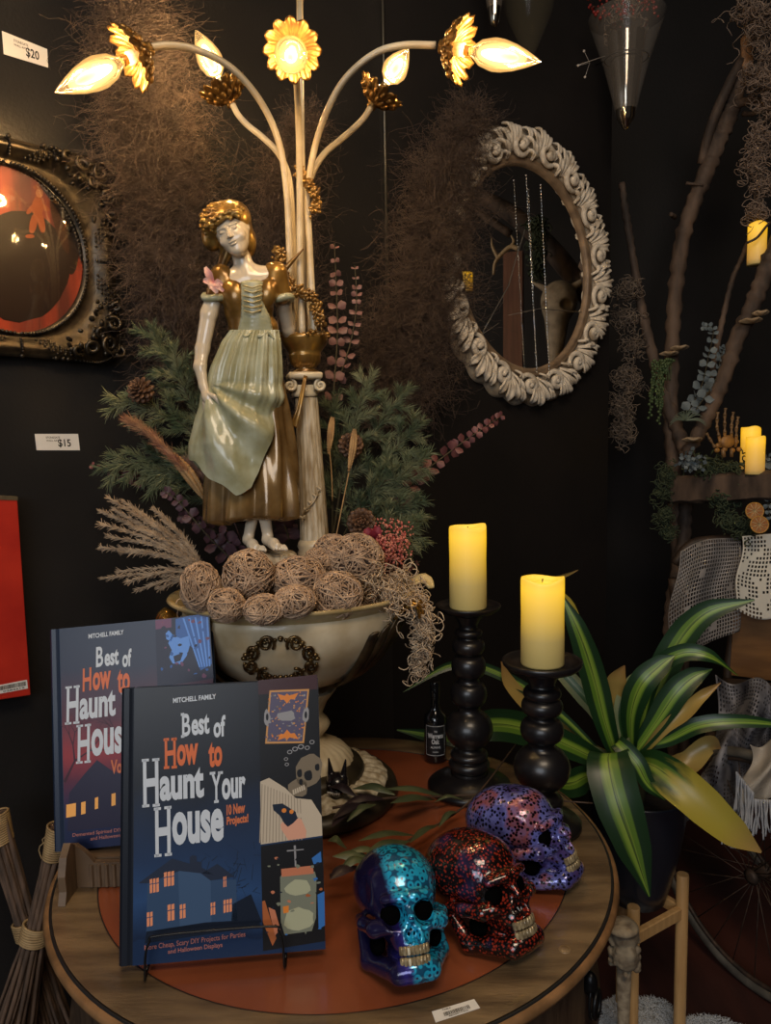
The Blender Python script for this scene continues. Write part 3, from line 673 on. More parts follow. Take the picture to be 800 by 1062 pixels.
k = MB(); fb_ = [(.200, .7505), (.200, .783), (.062, .783), (.052, .796), (.040, .806), (.026, .806), (.020, .798), (.024, .788), (.028, .776), (.026, .766), (.016, .756), (.014, .7505)]
k.slab([E2(a, .024, z) for a, z in fb_], h2*.008)
for i in range(15): k.tube([E2(.058+i*.0095, .0245, .752), E2(.058+i*.0095, .0245, .781)], .0028, n=6)
k.build('front_board', es_wood, t, smooth=False)

# ------------------------------------------------------------------ statue lamp
ivory = mat('antiqued_ivory', (.70, .60, .42), (.46, .35, .20), rough=.38, scale=14, bump=.15, bscale=70, coat=.2)
ivory2 = mat('crackled_ivory', (.62, .54, .40), (.32, .23, .12), rough=.42, scale=45, bump=.3, bscale=90, stretch=(3, 3, .6))
gold = mat('antique_gold', (.42, .25, .07), (.20, .10, .025), rough=.30, metal=.8, scale=40, bump=.2, bscale=120)
brightgold = mat('bright_gold', (.62, .38, .10), (.30, .16, .04), rough=.26, metal=.85, scale=50, bump=.2, bscale=120)
bronze = mat('dark_bronze', (.10, .065, .03), (.03, .02, .012), rough=.38, metal=.6, scale=40, bump=.2, bscale=90)
olive = mat('olive_bronze_wood', (.045, .034, .018), (.02, .015, .009), rough=.4, scale=30, bump=.15, metal=.2)
LX, LY = -.128, 1.130
BA = math.radians(12); BD = Vector((math.cos(BA), math.sin(BA), 0)); BP = Vector((-BD.y, BD.x, 0))
lamp = thing('statue_lamp', (LX, LY, TZ), 'tall antique table lamp with statue of a woman, ivory bowl and curved arms', 'lamp')
def LA(a, b, z): return Vector((LX, LY, 0))+BD*(a*.89-.016)+BP*b+Vector((0, 0, z+.014))
Ol = (LX, LY, 0)
MB().lathe([(.0005, .7505), (.128, .7505), (.137, .753), (.141, .760), (.138, .770), (.132, .776), (.126, .778), (.10, .7785), (.0005, .7785)], 96, Ol).build('base_plinth', olive, lamp)
def relief(R, Z, th): return R+.0015*np.sin(24*th)*np.cos(Z*900), Z+.0016*np.sin(36*th)+.001*np.sin(23*th+R*800)
MB().lathe([(.124, .778), (.122, .782), (.115, .786), (.108, .789), (.100, .790), (.092, .791), (.085, .790)], 160, Ol, mod=relief).build('relief_band', mat('relief_ivory', (.70, .62, .46), (.30, .22, .12), rough=.45, scale=90, bump=.8, bscale=130), lamp)
MB().lathe([(.086, .788), (.088, .795), (.084, .803), (.076, .807), (.070, .810), (.066, .809)], 80, Ol).build('dark_ring', olive, lamp)
def flute(R, Z, th): return R*(1+.03*np.abs(np.sin(14*th))), Z
MB().lathe([(.069, .808), (.067, .816), (.055, .830), (.040, .838), (.026, .842), (.022, .850), (.03, .860), (.034, .868), (.03, .876), (.022, .885), (.03, .905), (.045, .925)], 112, Ol, mod=flute).build('fluted_foot', ivory, lamp)
# bowl: oval
def ov(R, th, a=1.0): return R
def bowl_grid(prof, n=96, flat=.74, wob=0.0):
    G = []
    for (r, z) in prof:
        row = []
        for i in range(n):
            th = 2*pi*i/n; sc = 1+wob*math.cos(8*th)
            row.append(tuple(LA(r*math.cos(th)*sc, r*flat*math.sin(th)*sc, z)))
        G.append(row)
    return G
bz = 1.063
k = MB(); k.grid(bowl_grid([(.03, .918), (.055, .921), (.09, .932), (.13, .955), (.163, .985), (.183, 1.015), (.190, 1.038), (.188, 1.048), (.186, 1.050), (.180, 1.040), (.17, 1.02), (.14, .99), (.05, .955), (.001, .95)]), closed=True)
k.build('bowl', ivory, lamp)
k = MB(); k.grid(bowl_grid([(.186, 1.046), (.190, 1.052), (.200, 1.058), (.210, 1.0625), (.2135, 1.066), (.211, 1.069), (.204, 1.068), (.192, 1.062), (.184, 1.054), (.182, 1.046)]), closed=True)
k.build('bowl_rim', mat('rim_ivory_gold', (.52, .40, .20), (.34, .24, .10), rough=.35, scale=20, bump=.1, coat=.3), lamp)
# gold leaf handles and acanthus leaves at both ends
for s_ in (1, -1):
    t0 = -.42 if s_ > 0 else -.05
    k = MB()
    for j in range(5):
        o_ = (j-2)*.012
        def HP(r, z, o__=o_): return LA(s_*r*math.cos(t0), r*.78*math.sin(t0), z)+(BP*math.cos(t0)-BD*(s_*math.sin(t0)))*o__
        path = [HP(.186, 1.03), HP(.206, 1.052-abs(j-2)*.003), HP(.226-abs(j-2)*.003, 1.050), HP(.234-abs(j-2)*.004, 1.034)]
        k.leaf(path, [.004, .010, .011, .003], side=BP*math.cos(t0)-BD*(s_*math.sin(t0)), cup=.45, ns=7, k=4)
    o = k.build('leaf_handle', brightgold, lamp); md = o.modifiers.new('t', 'SOLIDIFY'); md.thickness = .003
    k = MB()
    for j in range(6):
        th = t0+(j-3.2)*.15
        path = [LA(s_*r*math.cos(th), r*.74*math.sin(th), z) for r, z in ((.100, .928), (.140, .950), (.172, .983), (.192, 1.015), (.199, 1.044-abs(j-3)*.007))]
        k.leaf(path, [.004, .010, .012, .010, .002], side=BP*math.cos(th)-BD*(s_*math.sin(th)), cup=.5, ns=5, k=3)
    o = k.build('acanthus_leaf', bronze, lamp); md = o.modifiers.new('t', 'SOLIDIFY'); md.thickness = .003
k = MB()
k.leaf([P(412, 624, 1.13), P(427, 609, 1.14), P(440, 603, 1.145), P(447, 611, 1.135)], [.012, .015, .014, .006], side=(0.3, .8, .3), cup=.3, ns=7, k=4)
o = k.build('shell_flange', mat('shell_cream', (.55, .45, .24), rough=.4), lamp); md = o.modifiers.new('t', 'SOLIDIFY'); md.thickness = .004
# medallion wreath on front of the bowl: scrolls and beads
def bowlpt(px, py, off=.004):
    # front surface of oval bowl hit by picture ray
    d = ray(px, py); lo, hi = .8, 1.13
    prof = [(.918, .03), (.932, .09), (.955, .13), (.985, .163), (1.015, .183), (1.038, .190), (1.05, .19)]
    best = None
    for i in range(240):
        Y = .88+i*.0012; p = CAM+d*(Y/d.y); q = p-Vector((LX, LY, .014)); a_, b_ = (q.dot(BD)+.016)/.89, q.dot(BP)
        rr_ = np.interp(q.z, [x[0] for x in prof], [x[1] for x in prof])+off
        if math.hypot(a_, b_/.74) < rr_: return p
    return CAM+d*(1.0/d.y)
k = MB()
mc = (291, 683)
for i in range(34):
    a = -pi/2+2*pi*i/34; gap = abs(math.sin(a)) > 0.97 and math.sin(a) > 0
    rx, ry = 31, 19.5
    k.ell(bowlpt(mc[0]+rx*math.cos(a), mc[1]+ry*math.sin(a), .004), random.uniform(.0028, .0042), n=8, m=6)
for i in range(20):
    a = 2*pi*i/20; k.ell(bowlpt(mc[0]+38*math.cos(a), mc[1]+(25)*math.sin(a)+(4 if math.sin(a) < -.3 else 0), .004), (.0045, .003, .0035), n=8, m=6)
for s_ in (-1, 1):
    for (cx, cy, r, turn, ph) in ((15, -15, 9, 1.4, 2.5), (30, -6, 8, 1.3, 1.0), (31, 8, 7, 1.3, -.5), (17, 17, 7, 1.2, -2)):
        k.tube([bowlpt(mc[0]+s_*(cx+r*(1-t*.75)*math.cos(ph+t*turn*2*pi)), mc[1]+cy+r*(1-t*.75)*math.sin(ph+t*turn*2*pi), .005) for t in np.linspace(0, 1, 22)], [.0022, .0028, .0014], n=6)
k.build('wreath_medallion', mat('bronze_gold', (.20, .13, .05), (.07, .04, .02), rough=.3, metal=.8, scale=90), lamp)

# ---- statue (in picture units around depth 1.10)
Y0 = 1.095; PXM = Y0/FPX
def SP(x, y, z=0): return P(x, y, Y0+z*PXM)
def mapv(V): return np.array([tuple(SP(*v)) for v in V])
def mapfast(V):
    d = np.array([tuple(ray(0, 0))])  # affine: ray(px,py)=A+B*px+C*py
    A = np.array(tuple(ray(0, 0))); Bx = np.array(tuple(CR)); Cy = -np.array(tuple(CU))
    D = A+V[:, :1]*Bx+V[:, 1:2]*Cy; Y = Y0+V[:, 2]*PXM
    return np.array(tuple(CAM))+D*(Y/D[:, 1])[:, None]
porcelain = mat('glazed_cream_porcelain', (.66, .56, .42), (.60, .50, .36), rough=.22, scale=12, coat=.5)
satgold = mat('gold_lustre', (.40, .22, .05), (.17, .085, .02), rough=.3, metal=.55, scale=.045*700, bump=.12, bscale=50, coat=.4)
brownsatin = mat('bronze_satin_glaze', (.30, .18, .065), (.12, .065, .022), rough=.24, metal=.35, scale=22, coat=.6)
greeng = mat('pale_green_glaze', (.44, .45, .32), (.30, .29, .16), rough=.3, scale=30, bump=.2, bscale=70, coat=.4)
hairm = mat('gold_hair', (.46, .27, .06), (.12, .06, .015), rough=.3, metal=.6, scale=60, coat=.3)
# skin: px space, z toward back
sk = SDF((194, 220, -36), (314, 436, 54), .64)
tilt = Matrix.Rotation(math.radians(-23), 3, 'Z')   # head leans to picture left at the top
hc = Vector((241, 239, -4))
def hd(x, y, z): return tuple(hc+tilt @ Vector((x, y, z)))
# y down in picture; face front is -z ; slight turn to viewer right
turn_ = Matrix.Rotation(math.radians(14), 3, 'Y')
HR = tilt @ turn_
HS = 1.14
def hf(x, y, z): return tuple(hc+HR @ (Vector((x, y, z))*HS))
sk.head_R = HR
sk.ell(hf(0, -4, 2), (16.5, 20, 17), 2, R=HR)
sk.ell(hf(0, 6, -4), (13.2, 17.5, 12.5), 4, R=HR)
sk.ell(hf(0, 17.5, -9), (7, 6, 6.5), 4, R=HR)           # chin
for s_ in (-1, 1):
    sk.ell(hf(s_*7.6, 6.5, -11.0), (4.8, 4.6, 3.6), 3, R=HR)   # cheeks
    sk.ell(hf(s_*5.8, -2.2, -17.2), (3.7, 2.4, 2.6), 2.0, 'sub', R=HR)   # eye sockets
    sk.ell(hf(s_*5.8, -2.0, -13.4), (3.1, 1.9, 2.1), .5, R=HR)   # eyeballs
    sk.cap(hf(s_*2.6, -5.6, -15.2), hf(s_*9.5, -5.2, -13), 1.1, .7, 1.5)  # brows
    sk.cap(hf(s_*3.6, -1.2, -15.2), hf(s_*8.2, -1.0, -14.2), .55, .4, .5)  # lids
    sk.ell(hf(s_*14.5, 2, 0), (1.8, 4, 2.6), 1, R=HR)
sk.cap(hf(0, -4.5, -15.4), hf(0, 3.5, -18.8), 1.15, 1.9, 1.6)
for s_ in (-1, 1): sk.ell(hf(s_*1.9, 4.3, -16.8), (1.4, 1.1, 1.5), 1, R=HR)
sk.ell(hf(0, 9.2, -16.2), (3.6, 1.0, 1.6), .8, R=HR); sk.ell(hf(0, 11.6, -15.8), (3.0, 1.2, 1.6), .8, R=HR)
sk.ell(hf(0, 10.4, -18.0), (3.4, .45, 1.4), .5, 'sub', R=HR)
sk.cap((247, 256, 2), (256, 284, 3), 9.0, 10.5, 5)       # neck
sk.ell((257, 300, 3), (29, 24, 12), 8); sk.cap((232, 291, 3), (283, 284, 4), 9.5, 9.5, 7)
sk.ell((260, 318, 2), (22, 26, 12), 6)
# left arm in picture
sk.chain([(227, 292, 2), (217, 325, 0), (210, 362, -2)], [9.5, 9.0, 7.6], 3)
sk.chain([(210, 362, -2), (207.5, 380, -8), (211, 400, -14)], [7.6, 6.6, 4.6], 3)
sk.chain([(211, 400, -14), (215, 412, -18), (219, 420, -20)], [4.6, 5.2, 5.0], 2.5)
for i, (a, b, c_) in enumerate((((217, 416, -22), (224, 425, -24), (231, 430, -22)), ((215, 419, -20), (221, 429, -23), (228, 434, -22)), ((213, 419, -18), (217, 430, -21), (223, 435, -21)), ((212, 417, -16), (213, 427, -18), (218, 432, -19)))):
    sk.chain([a, b, c_], [2.4, 2.0, 1.5], .7)
sk.chain([(215, 408, -20), (222, 411, -25), (228, 418, -25), (231, 423, -23)], [2.6, 2.3, 1.9, 1.5], 1.0)   # thumb
# right arm goes down behind the column
sk.chain([(287, 288, 6), (294, 315, 18), (299, 342, 32), (305, 366, 46)], [9, 8, 6.5, 4.5], 3)
V, F = sk.mesh(); k = MB(); k.add(mapfast(V), F); body = k.build('figure', porcelain, lamp)
# feet
for nm, (an, heel, ball, toe, z) in dict(a=((262, 536), (256, 556), (262, 566), (270, 571), -6), b=((275, 538), (276, 556), (284, 565), (293, 570), -12)).items():
    sf = SDF((240, 505, -34), (306, 580, 22), .55)
    sf.chain([(an[0]-1, 508, z+6), (an[0], an[1], z+5), (heel[0]+2, heel[1], z+5)], [8, 6.2, 5.6], 2)
    sf.chain([(heel[0]+1, heel[1]+4, z+4), (ball[0], ball[1]-1, z-6), (ball[0]+3, ball[1]+2, z-12)], [5.6, 5.6, 5.2], 3)
    for i in range(5):
        bx = ball[0]-3+i*3.2; sf.chain([(bx+1, ball[1]+1+i*.2, z-12), (bx+3.2, ball[1]+4.5+i*.1, z-17+i*.8)], [2.3, 1.7+(.5 if i == 4 else 0)], .9)
    V, F = sf.mesh(); k = MB(); k.add(mapfast(V), F); k.build('foot', porcelain, lamp)
# hair and scarf
hs = SDF((196, 196, -36), (270, 300, 36), .6); hs.head_R = HR
hs.ell(hf(0, -9, 5), (20, 19.5, 18.5), 3, R=HR); hs.ell((228, 229, 4), (19, 18.5, 18), 4); hs.ell((221, 243, 10), (12, 18, 12), 5); hs.ell(hf(0, 8, 11), (15.5, 22, 11.5), 5, R=HR)
hs.cap(hf(-10, 12, 6), (226, 286, 6), 8, 3.0, 4)
hs.ell(hf(1.5, 8, -20), (12.6, 20.5, 15), 2, 'sub', R=HR)
for i in range(26):
    t = i/25; a = -1.25+2.5*t; rx = 15.8; cx, cy = rx*math.sin(a), -8.5-8.5*math.cos(a)
    hs.ell(hf(cx, cy+random.uniform(-1.5, 1.5), -11.5-4*math.cos(a)+random.uniform(-1, 1)), (2.7, 2.5, 2.6), .9)
    hs.ell(hf(cx*.9, cy+4.2+random.uniform(-1, 1)*1.0 - (3 if abs(cx) > 9 else 0), -12.5-3*math.cos(a)), (2.1, 2.1, 2.2), .8)
gh = random.Random(77)
for i in range(90):
    v_ = Vector((gh.gauss(0, 1)-.6, gh.gauss(0, 1)-.3, gh.gauss(0, 1)-.8)).normalized(); c_ = (228+19.5*v_.x, 229+19*v_.y, 4+18.5*v_.z); hs.ell(c_, (gh.uniform(2, 3.6), gh.uniform(1.4, 2.2), 1.8), 1.6)
for i in range(30):
    a = random.uniform(-1.3, 1.3); hs.ell(hf(18.6*math.sin(a), -9-19*math.cos(a)*random.uniform(.5, 1), random.uniform(-8, 6)), (2.6, 2.4, 2.5), 1)
V, F = hs.mesh(); k = MB(); k.add(mapfast(V), F); k.build('hair', hairm, lamp)
# bodice
def loft(rows, n=64, dz=lambda th, y: 0, fold=lambda th, t, y: 0, zc=lambda y: 2, dr=.55, arc=(0, 2*pi)):
    G = []
    ys = np.array([r[0] for r in rows]); Ls = np.array([r[1] for r in rows]); Rs = np.array([r[2] for r in rows])
    yy = np.linspace(ys[0], ys[-1], max(24, int((ys[-1]-ys[0])/2.4)))
    for y in yy:
        l, r = np.interp(y, ys, Ls), np.interp(y, ys, Rs); c, hw = (l+r)/2, (r-l)/2; t = (y-ys[0])/(ys[-1]-ys[0]); row = []
        for i in range(n):
            th = arc[0]+(arc[1]-arc[0])*i/(n if arc[1]-arc[0] > 6.2 else n-1)
            f_ = fold(th, t, y); row.append((c+(hw+f_)*math.cos(th), y+dz(th, y), zc(y)+(hw*dr+f_)*-math.sin(th)))
        G.append(row)
    G = np.array(G); sh = G.shape; return mapfast(G.reshape(-1, 3)).reshape(sh)
bo = SDF((206, 266, -38), (308, 350, 40), .62)
bo.ell((258, 318, 2), (26, 30, 13.5), 4); bo.cap((249, 340, 2), (277, 340, 2), 12, 12, 5, sc=(1, 1, 1))
bo.ell((243, 305, -8), (10, 14, 7.5), 9); bo.ell((277, 303, -8), (10, 14, 7.5), 9)
bo.cap((233, 288, 3), (238, 305, 0), 11, 11, 4); bo.cap((284, 282, 4), (282, 303, 2), 11, 11, 4)
bo.cap((229, 284, 3), (224, 306, 1), 10.6, 10.6, 3); bo.cap((288, 282, 5), (292, 306, 7), 10.4, 10, 3)
bo.cap((254, 262, -14), (258, 294, -16), 11.5, 9.5, 1.5, 'sub'); bo.ell((254, 272, -6), (15, 22, 24), 1.5, 'sub')
bo.cap((250, 270, 6), (254, 288, 2), 14, 10, 1.5, 'sub')
V, F = bo.mesh(); k = MB(); k.add(mapfast(V), F); k.build('bodice', satgold, lamp)
for (cx, cy, cz) in ((222.5, 309, 1), (292, 309, 7)):
    k = MB(); k.tube([SP(cx+10.5*math.cos(a), cy+1.5*math.sin(2*a)+(cx < 250)*.12*10*math.cos(a), cz+10.5*math.sin(a)) for a in np.linspace(0, 2*pi, 28)[:-1]], .0055, n=8, closed=True)
    k.build('sleeve_cuff', greeng, lamp)
# laced front panel
k = MB(); G = []
for y in np.linspace(292, 346, 26):
    t = (y-292)/54; l = np.interp(y, [292, 312, 330, 346], [251, 252, 251, 247]); r = np.interp(y, [292, 312, 330, 346], [273, 271, 280, 283])
    G.append([(x, y, np.interp(y, [292, 305, 325, 346], [-13.5, -17.0, -15.5, -14])+8*abs((x-(l+r)/2)/(r-l))**2*2-.9*math.sin(y*1.5+abs(x-262)*.25)) for x in np.linspace(l, r, 13)])
G = np.array(G); k.grid(mapfast(G.reshape(-1, 3)).reshape(G.shape)); o = k.build('laced_panel', greeng, lamp); md = o.modifiers.new('t', 'SOLIDIFY'); md.thickness = .003
k = MB()
for i in range(6):
    y = 296+i*5.2
    k.tube([SP(252+ (i % 2), y, -18.5), SP(262, y+2.5, -21), SP(272-(i % 2), y-.5, -18.5)], .0011, n=6)
k.build('bodice_lace', mat('lace_thread', (.42, .34, .16), rough=.4), lamp)
# skirt and apron
def skf(th, t, y):
    return (3.1*math.sin(8*th+1.6*math.sin(y*.02))+1.6*math.sin(15*th+.6+y*.012))*min(1, t*1.6)*(1+.5*(math.cos(th) < -.2))
k = MB(); k.grid(loft([(342, 242, 286), (378, 229, 290), (420, 226, 298), (460, 221, 304), (488, 217, 308), (520, 214, 311), (540, 213, 311), (544, 216, 309), (541, 225, 300)], 96, fold=skf, dr=.58, dz=lambda th, y: (y > 500)*(2.0*math.sin(3*th)-3*math.cos(th))*(y-500)/44), closed=True); k.build('skirt', brownsatin, lamp)
def apf(th, t, y):
    x = math.cos(th)
    px_ = 245+42*x; ph = math.atan2(y-398, px_-206); s1 = min(1, max(0, (y-392)/30))
    d1 = math.sin(ph*11+.6*math.sin(y*.03))*2.6*s1*(math.sin(th) > -.6)*min(1, (513-y)/30+.3)
    d2 = (math.sin(13*th+.7*math.sin(y*.04))*1.5+.7*math.sin(29*th))*(1-.8*s1)
    return d1*1.75+d2*1.3
ys_ = [342, 354, 380, 401, 433, 460, 472, 511]; ls_ = [240, 231, 220, 215, 201, 194, 194, 200]; rs_ = [287, 289, 291, 292, 292, 293, 293, 294]
G = []
for t in np.linspace(0, 1, 90):
    row = []
    for i in range(140):
        th = 2*pi*i/140; u = math.cos(th); hem = np.interp(u, [-1, -.75, -.4, -.05, .3, .5, .78, 1], [474, 489, 503, 512, 508, 490, 452, 424])+2.2*math.sin(th*9)
        y = 342+t*(hem-342); l, r = np.interp(y, ys_, ls_), np.interp(y, ys_, rs_); hw = (r-l)/2; f_ = apf(th, t, y)*(1-.5*max(0, t-.85)/.15)
        row.append(((l+r)/2+(hw+f_)*u, y, -4-(hw*.66+f_)*math.sin(th)-1.5*math.sin(pi*t)))
    G.append(row)
G = np.array(G); k = MB(); k.grid(mapfast(G.reshape(-1, 3)).reshape(G.shape), closed=True); k.build('draped_apron', greeng, lamp)
k = MB()
k.tube([SP(264+24*math.cos(a), 344+2*math.sin(a)-1.5*math.sin(3*a), -2-15.5*math.sin(a)) for a in np.linspace(0, 2*pi, 40)[:-1]], .0022, n=8, closed=True)
k.tube(cr([SP(262, 343, -18), SP(270, 349, -20), SP(278, 345, -17), SP(284, 352, -15)], 5), [.002, .003, .0015], n=7)
k.tube(cr([SP(262, 343, -18), SP(255, 349, -20), SP(250, 344, -19)], 5), [.002, .003, .0015], n=7)
k.build('waist_sash', greeng, lamp)
# plinth under the feet, column, urn
k = MB(); G = SP(286, 578, 0); k.lathe([(.0005, -.07), (.036, -.07), (.038, -.012), (.034, -.008), (.034, -.003), (.030, 0), (.0005, 0)], 40, SP(284, 573, 2)); k.build('figure_plinth', ivory2, lamp)
def colpt(x, y): return P(x, y, 1.165)
c0 = P(326.5, 560, 1.165); c1 = P(318, 413, 1.165); ax = (c1-c0); Lc = ax.length
MC = Matrix.Translation(c0) @ ax.to_track_quat('Z', 'Y').to_matrix().to_4x4()
k = MB(); k.lathe([(.0232, 0), (.0225, .02*1), (.0178, Lc)], 80, M=MC, mod=lambda R, Z, th: (R*(1-.055*np.abs(np.sin(10*th))**.5), Z)); k.build('fluted_column', ivory2, lamp)
k = MB(); k.lathe([(.0005, -.06), (.028, -.06), (.028, -.018), (.026, -.014), (.028, -.008), (.026, -.002), (.023, .002)], 48, M=MC); k.build('column_base', ivory, lamp)
k = MB(); k.tube(cr([c0+Vector((-.02, -.016, .035)), c0+Vector((-.012, -.025, .05)), c0+Vector((.002, -.024, .062)), c0+Vector((.012, -.018, .085))], 5), .0012, n=5)
for i in range(9):
    q_ = c0+Vector((-.018+.0036*i, -.024+.0006*i, .036+.0055*i)); k.ell(q_+Vector((0, 0, .003*(-1)**i)), (.0048, .0016, .0022), R=Matrix.Rotation(.8*(-1)**i, 3, 'Y'), n=8, m=5)
k.build('vine_relief', ivory2, lamp)
k = MB(); cap0 = P(316, 412, 1.165)
k.lathe([(.018, 0), (.021, .004), (.018, .009), (.02, .018), (.0005, .018)], 40, cap0)
k.box(cap0+Vector((0, 0, .032)), (.052, .052, .010), Matrix.Rotation(BA, 3, 'Z'), bev=.002)
for s_ in (-1, 1):
    for q_ in (-1, 1):
        cc = cap0+BD*(s_*.023)+BP*(q_*.019)+Vector((0, 0, .017)); k.tube([cc+BD*(.0095*(1-t*.8)*math.cos(-pi/2*-1+s_*t*9))+Vector((0, 0, .0095*(1-t*.8)*math.sin(pi/2+s_*t*9))) for t in np.linspace(0, 1, 26)], [.0022, .0028, .002], n=6)
        k.tube([cc+BP*-q_*.0, cc+BP*(-q_*.038)], .007, n=14)
k.build('capital', ivory, lamp)
u0 = P(317, 388, 1.165)
def uf(R, Z, th): return R*(1+.05*np.abs(np.sin(12*th))*((Z < .026) & (Z > .008))), Z
k = MB(); k.lathe([(.0005, 0), (.020, 0), (.0205, .004), (.014, .008), (.017, .011), (.0225, .018), (.0245, .026), (.0255, .029), (.024, .031), (.027, .036), (.033, .044), (.036, .052), (.0365, .056), (.034, .058), (.030, .055), (.0005, .054)], 96, u0, mod=uf); k.build('gold_urn', satgold, lamp)
k = MB()
for i in range(60):
    a = random.uniform(0, 2*pi); r = random.uniform(.02, .039); k.ell(u0+Vector((r*math.cos(a), r*math.sin(a), .059+random.uniform(-.004, .004))), (random.uniform(.003, .007), random.uniform(.0025, .004), random.uniform(.002, .004)), R=Matrix.Rotation(a, 3, 'Z'), n=8, m=5)
k.leaf([u0+Vector((-.02, -.02, .06)), u0+Vector((-.034, -.022, .058)), u0+Vector((-.044, -.024, .048))], [.004, .005, .001], cup=.3)
k.build('urn_foliage', satgold, lamp)
# hanging gold ribbon from urn
k = MB(); k.leaf([P(317, 390, 1.135), P(314, 405, 1.13), P(310, 425, 1.125), P(306, 438, 1.125), P(308, 444, 1.125)], [.003, .0035, .004, .006, .001], side=BD, cup=.3); o = k.build('hanging_ribbon', satgold, lamp); md = o.modifiers.new('t', 'SOLIDIFY'); md.thickness = .002
# ---- stem tubes and arms
AX = 1.165
arms = []
ur = .012
def armpath(pts): return cr([P(*p) for p in pts], 6)
arm_defs = {
 'A': ([(304, 348, 1.155), (301, 300, 1.155), (300, 250, 1.155), (297.5, 200, 1.152), (290, 150, 1.145), (272, 108, 1.13), (242, 72, 1.115), (205, 52, 1.10), (175, 47, 1.09), (152, 50, 1.08)]),
 'C': ([(326, 348, 1.16), (323.5, 300, 1.16), (321, 250, 1.16), (319, 205, 1.155), (325, 160, 1.15), (338, 118, 1.14), (358, 82, 1.13), (388, 56, 1.12), (418, 47, 1.11), (452, 47, 1.10)]),
 'B': ([(307, 348, 1.178), (305, 300, 1.178), (304, 250, 1.18), (302, 205, 1.18), (298, 178, 1.185), (288, 158, 1.20), (272, 142, 1.22), (257, 130, 1.24), (247, 119, 1.25), (241, 108, 1.255)]),
 'D': ([(321, 348, 1.18), (319, 300, 1.18), (317.5, 250, 1.18), (318, 205, 1.18), (324, 180, 1.185), (336, 160, 1.20), (352, 146, 1.22), (366, 134, 1.24), (377, 123, 1.26), (385, 111, 1.265)]),
 'E': ([(314, 348, 1.145), (312, 300, 1.145), (311, 250, 1.142), (311, 200, 1.135), (310.5, 150, 1.12), (309.5, 115, 1.10), (308, 85, 1.07), (306, 64, 1.03), (305, 55, .995)]),
}
for nm, pts in arm_defs.items():
    k = MB(); k.tube(armpath(pts), [.0052, .005, .0048, .0048, .005], n=12); k.build('curved_arm', ivory2 if 0 else ivory, lamp)
k = MB(); k.tube([P(315.5, 350, AX), P(313, 150, AX), P(311.5, 60, AX), P(310.5, -60, AX)], .0048, n=12); k.build('centre_rod', ivory, lamp)
# gold vine around the stem
k = MB()
vine = [(286, 262, 1.14), (292, 268, 1.135), (289, 283, 1.132), (297, 290, 1.13), (306, 300, 1.13), (317, 305, 1.133), (326, 312, 1.14), (330, 325, 1.142), (333, 338, 1.14)]
vp = cr([P(*q) for q in vine], 6); k.tube(vp, .0028, n=7)
vine2 = [(306, 172, 1.14), (313, 182, 1.135), (322, 192, 1.14), (328, 205, 1.15), (326, 222, 1.15)]
vp2 = cr([P(*q) for q in vine2], 6); k.tube(vp2, .0022, n=7)
k.tube(cr([P(292, 284, 1.13), P(302, 272, 1.128), P(315, 258, 1.13)], 5), [.004, .0035, .001], n=7)
rr = random.Random(11)
for v_ in vp+vp2[2:]:
    for j in range(3):
        q_ = v_+Vector((rr.uniform(-.007, .007), rr.uniform(-.005, .003), rr.uniform(-.007, .007)))
        R = Matrix.Rotation(rr.uniform(0, 3), 3, 'Y') @ Matrix.Rotation(rr.uniform(-.5, .5), 3, 'X'); k.ell(q_, (rr.uniform(.003, .0065), .0025, rr.uniform(.002, .0035)), R=R, n=8, m=6)
for q_ in [P(327, 322, 1.135), P(332, 334, 1.135), P(292, 262, 1.132), P(321, 307, 1.13), P(326, 216, 1.145), P(325, 200, 1.14)]:
    for j in range(6):
        a = j*pi/3; k.ell(q_+Vector((.0048*math.cos(a), -.002, .0048*math.sin(a))), (.0042, .002, .0024), R=Matrix.Rotation(-a, 3, 'Y'), n=8, m=5)
k.build('gold_vine', satgold, lamp)
# ---- bobeches, candle sockets, bulbs
bulbglass = bpy.data.materials.new('clear_bulb_glass'); bulbglass.use_nodes = True; nt = bulbglass.node_tree; nt.nodes.clear()
out = nt.nodes.new('ShaderNodeOutputMaterial'); mx = nt.nodes.new('ShaderNodeMixShader'); tr_ = nt.nodes.new('ShaderNodeBsdfTransparent'); gl = nt.nodes.new('ShaderNodeBsdfGlossy'); fr = nt.nodes.new('ShaderNodeFresnel'); em = nt.nodes.new('ShaderNodeEmission'); ad = nt.nodes.new('ShaderNodeAddShader')
tr_.inputs[0].default_value = (1, .93, .78, 1); gl.inputs['Roughness'].default_value = .03; fr.inputs[0].default_value = 1.35; em.inputs[0].default_value = (1, .55, .18, 1); em.inputs[1].default_value = .22
nt.links.new(fr.outputs[0], mx.inputs[0]); nt.links.new(tr_.outputs[0], mx.inputs[1]); nt.links.new(gl.outputs[0], mx.inputs[2]); nt.links.new(mx.outputs[0], ad.inputs[0]); nt.links.new(em.outputs[0], ad.inputs[1]); nt.links.new(ad.outputs[0], out.inputs[0])
hot = mat('hot_filament_glow', (1, .8, .5), emis=(1.0, .68, .30), es=26)
halo = bpy.data.materials.new('warm_bulb_glow'); halo.use_nodes = True; nt = halo.node_tree; nt.nodes.clear()
out = nt.nodes.new('ShaderNodeOutputMaterial'); em = nt.nodes.new('ShaderNodeEmission'); tr_ = nt.nodes.new('ShaderNodeBsdfTransparent'); mx = nt.nodes.new('ShaderNodeMixShader'); lw = nt.nodes.new('ShaderNodeLayerWeight'); pw = nt.nodes.new('ShaderNodeMath'); pw.operation = 'POWER'; inv = nt.nodes.new('ShaderNodeMath'); inv.operation = 'SUBTRACT'; inv.inputs[0].default_value = 1
nt.links.new(lw.outputs['Facing'], inv.inputs[1]); nt.links.new(inv.outputs[0], pw.inputs[0]); pw.inputs[1].default_value = 2.2
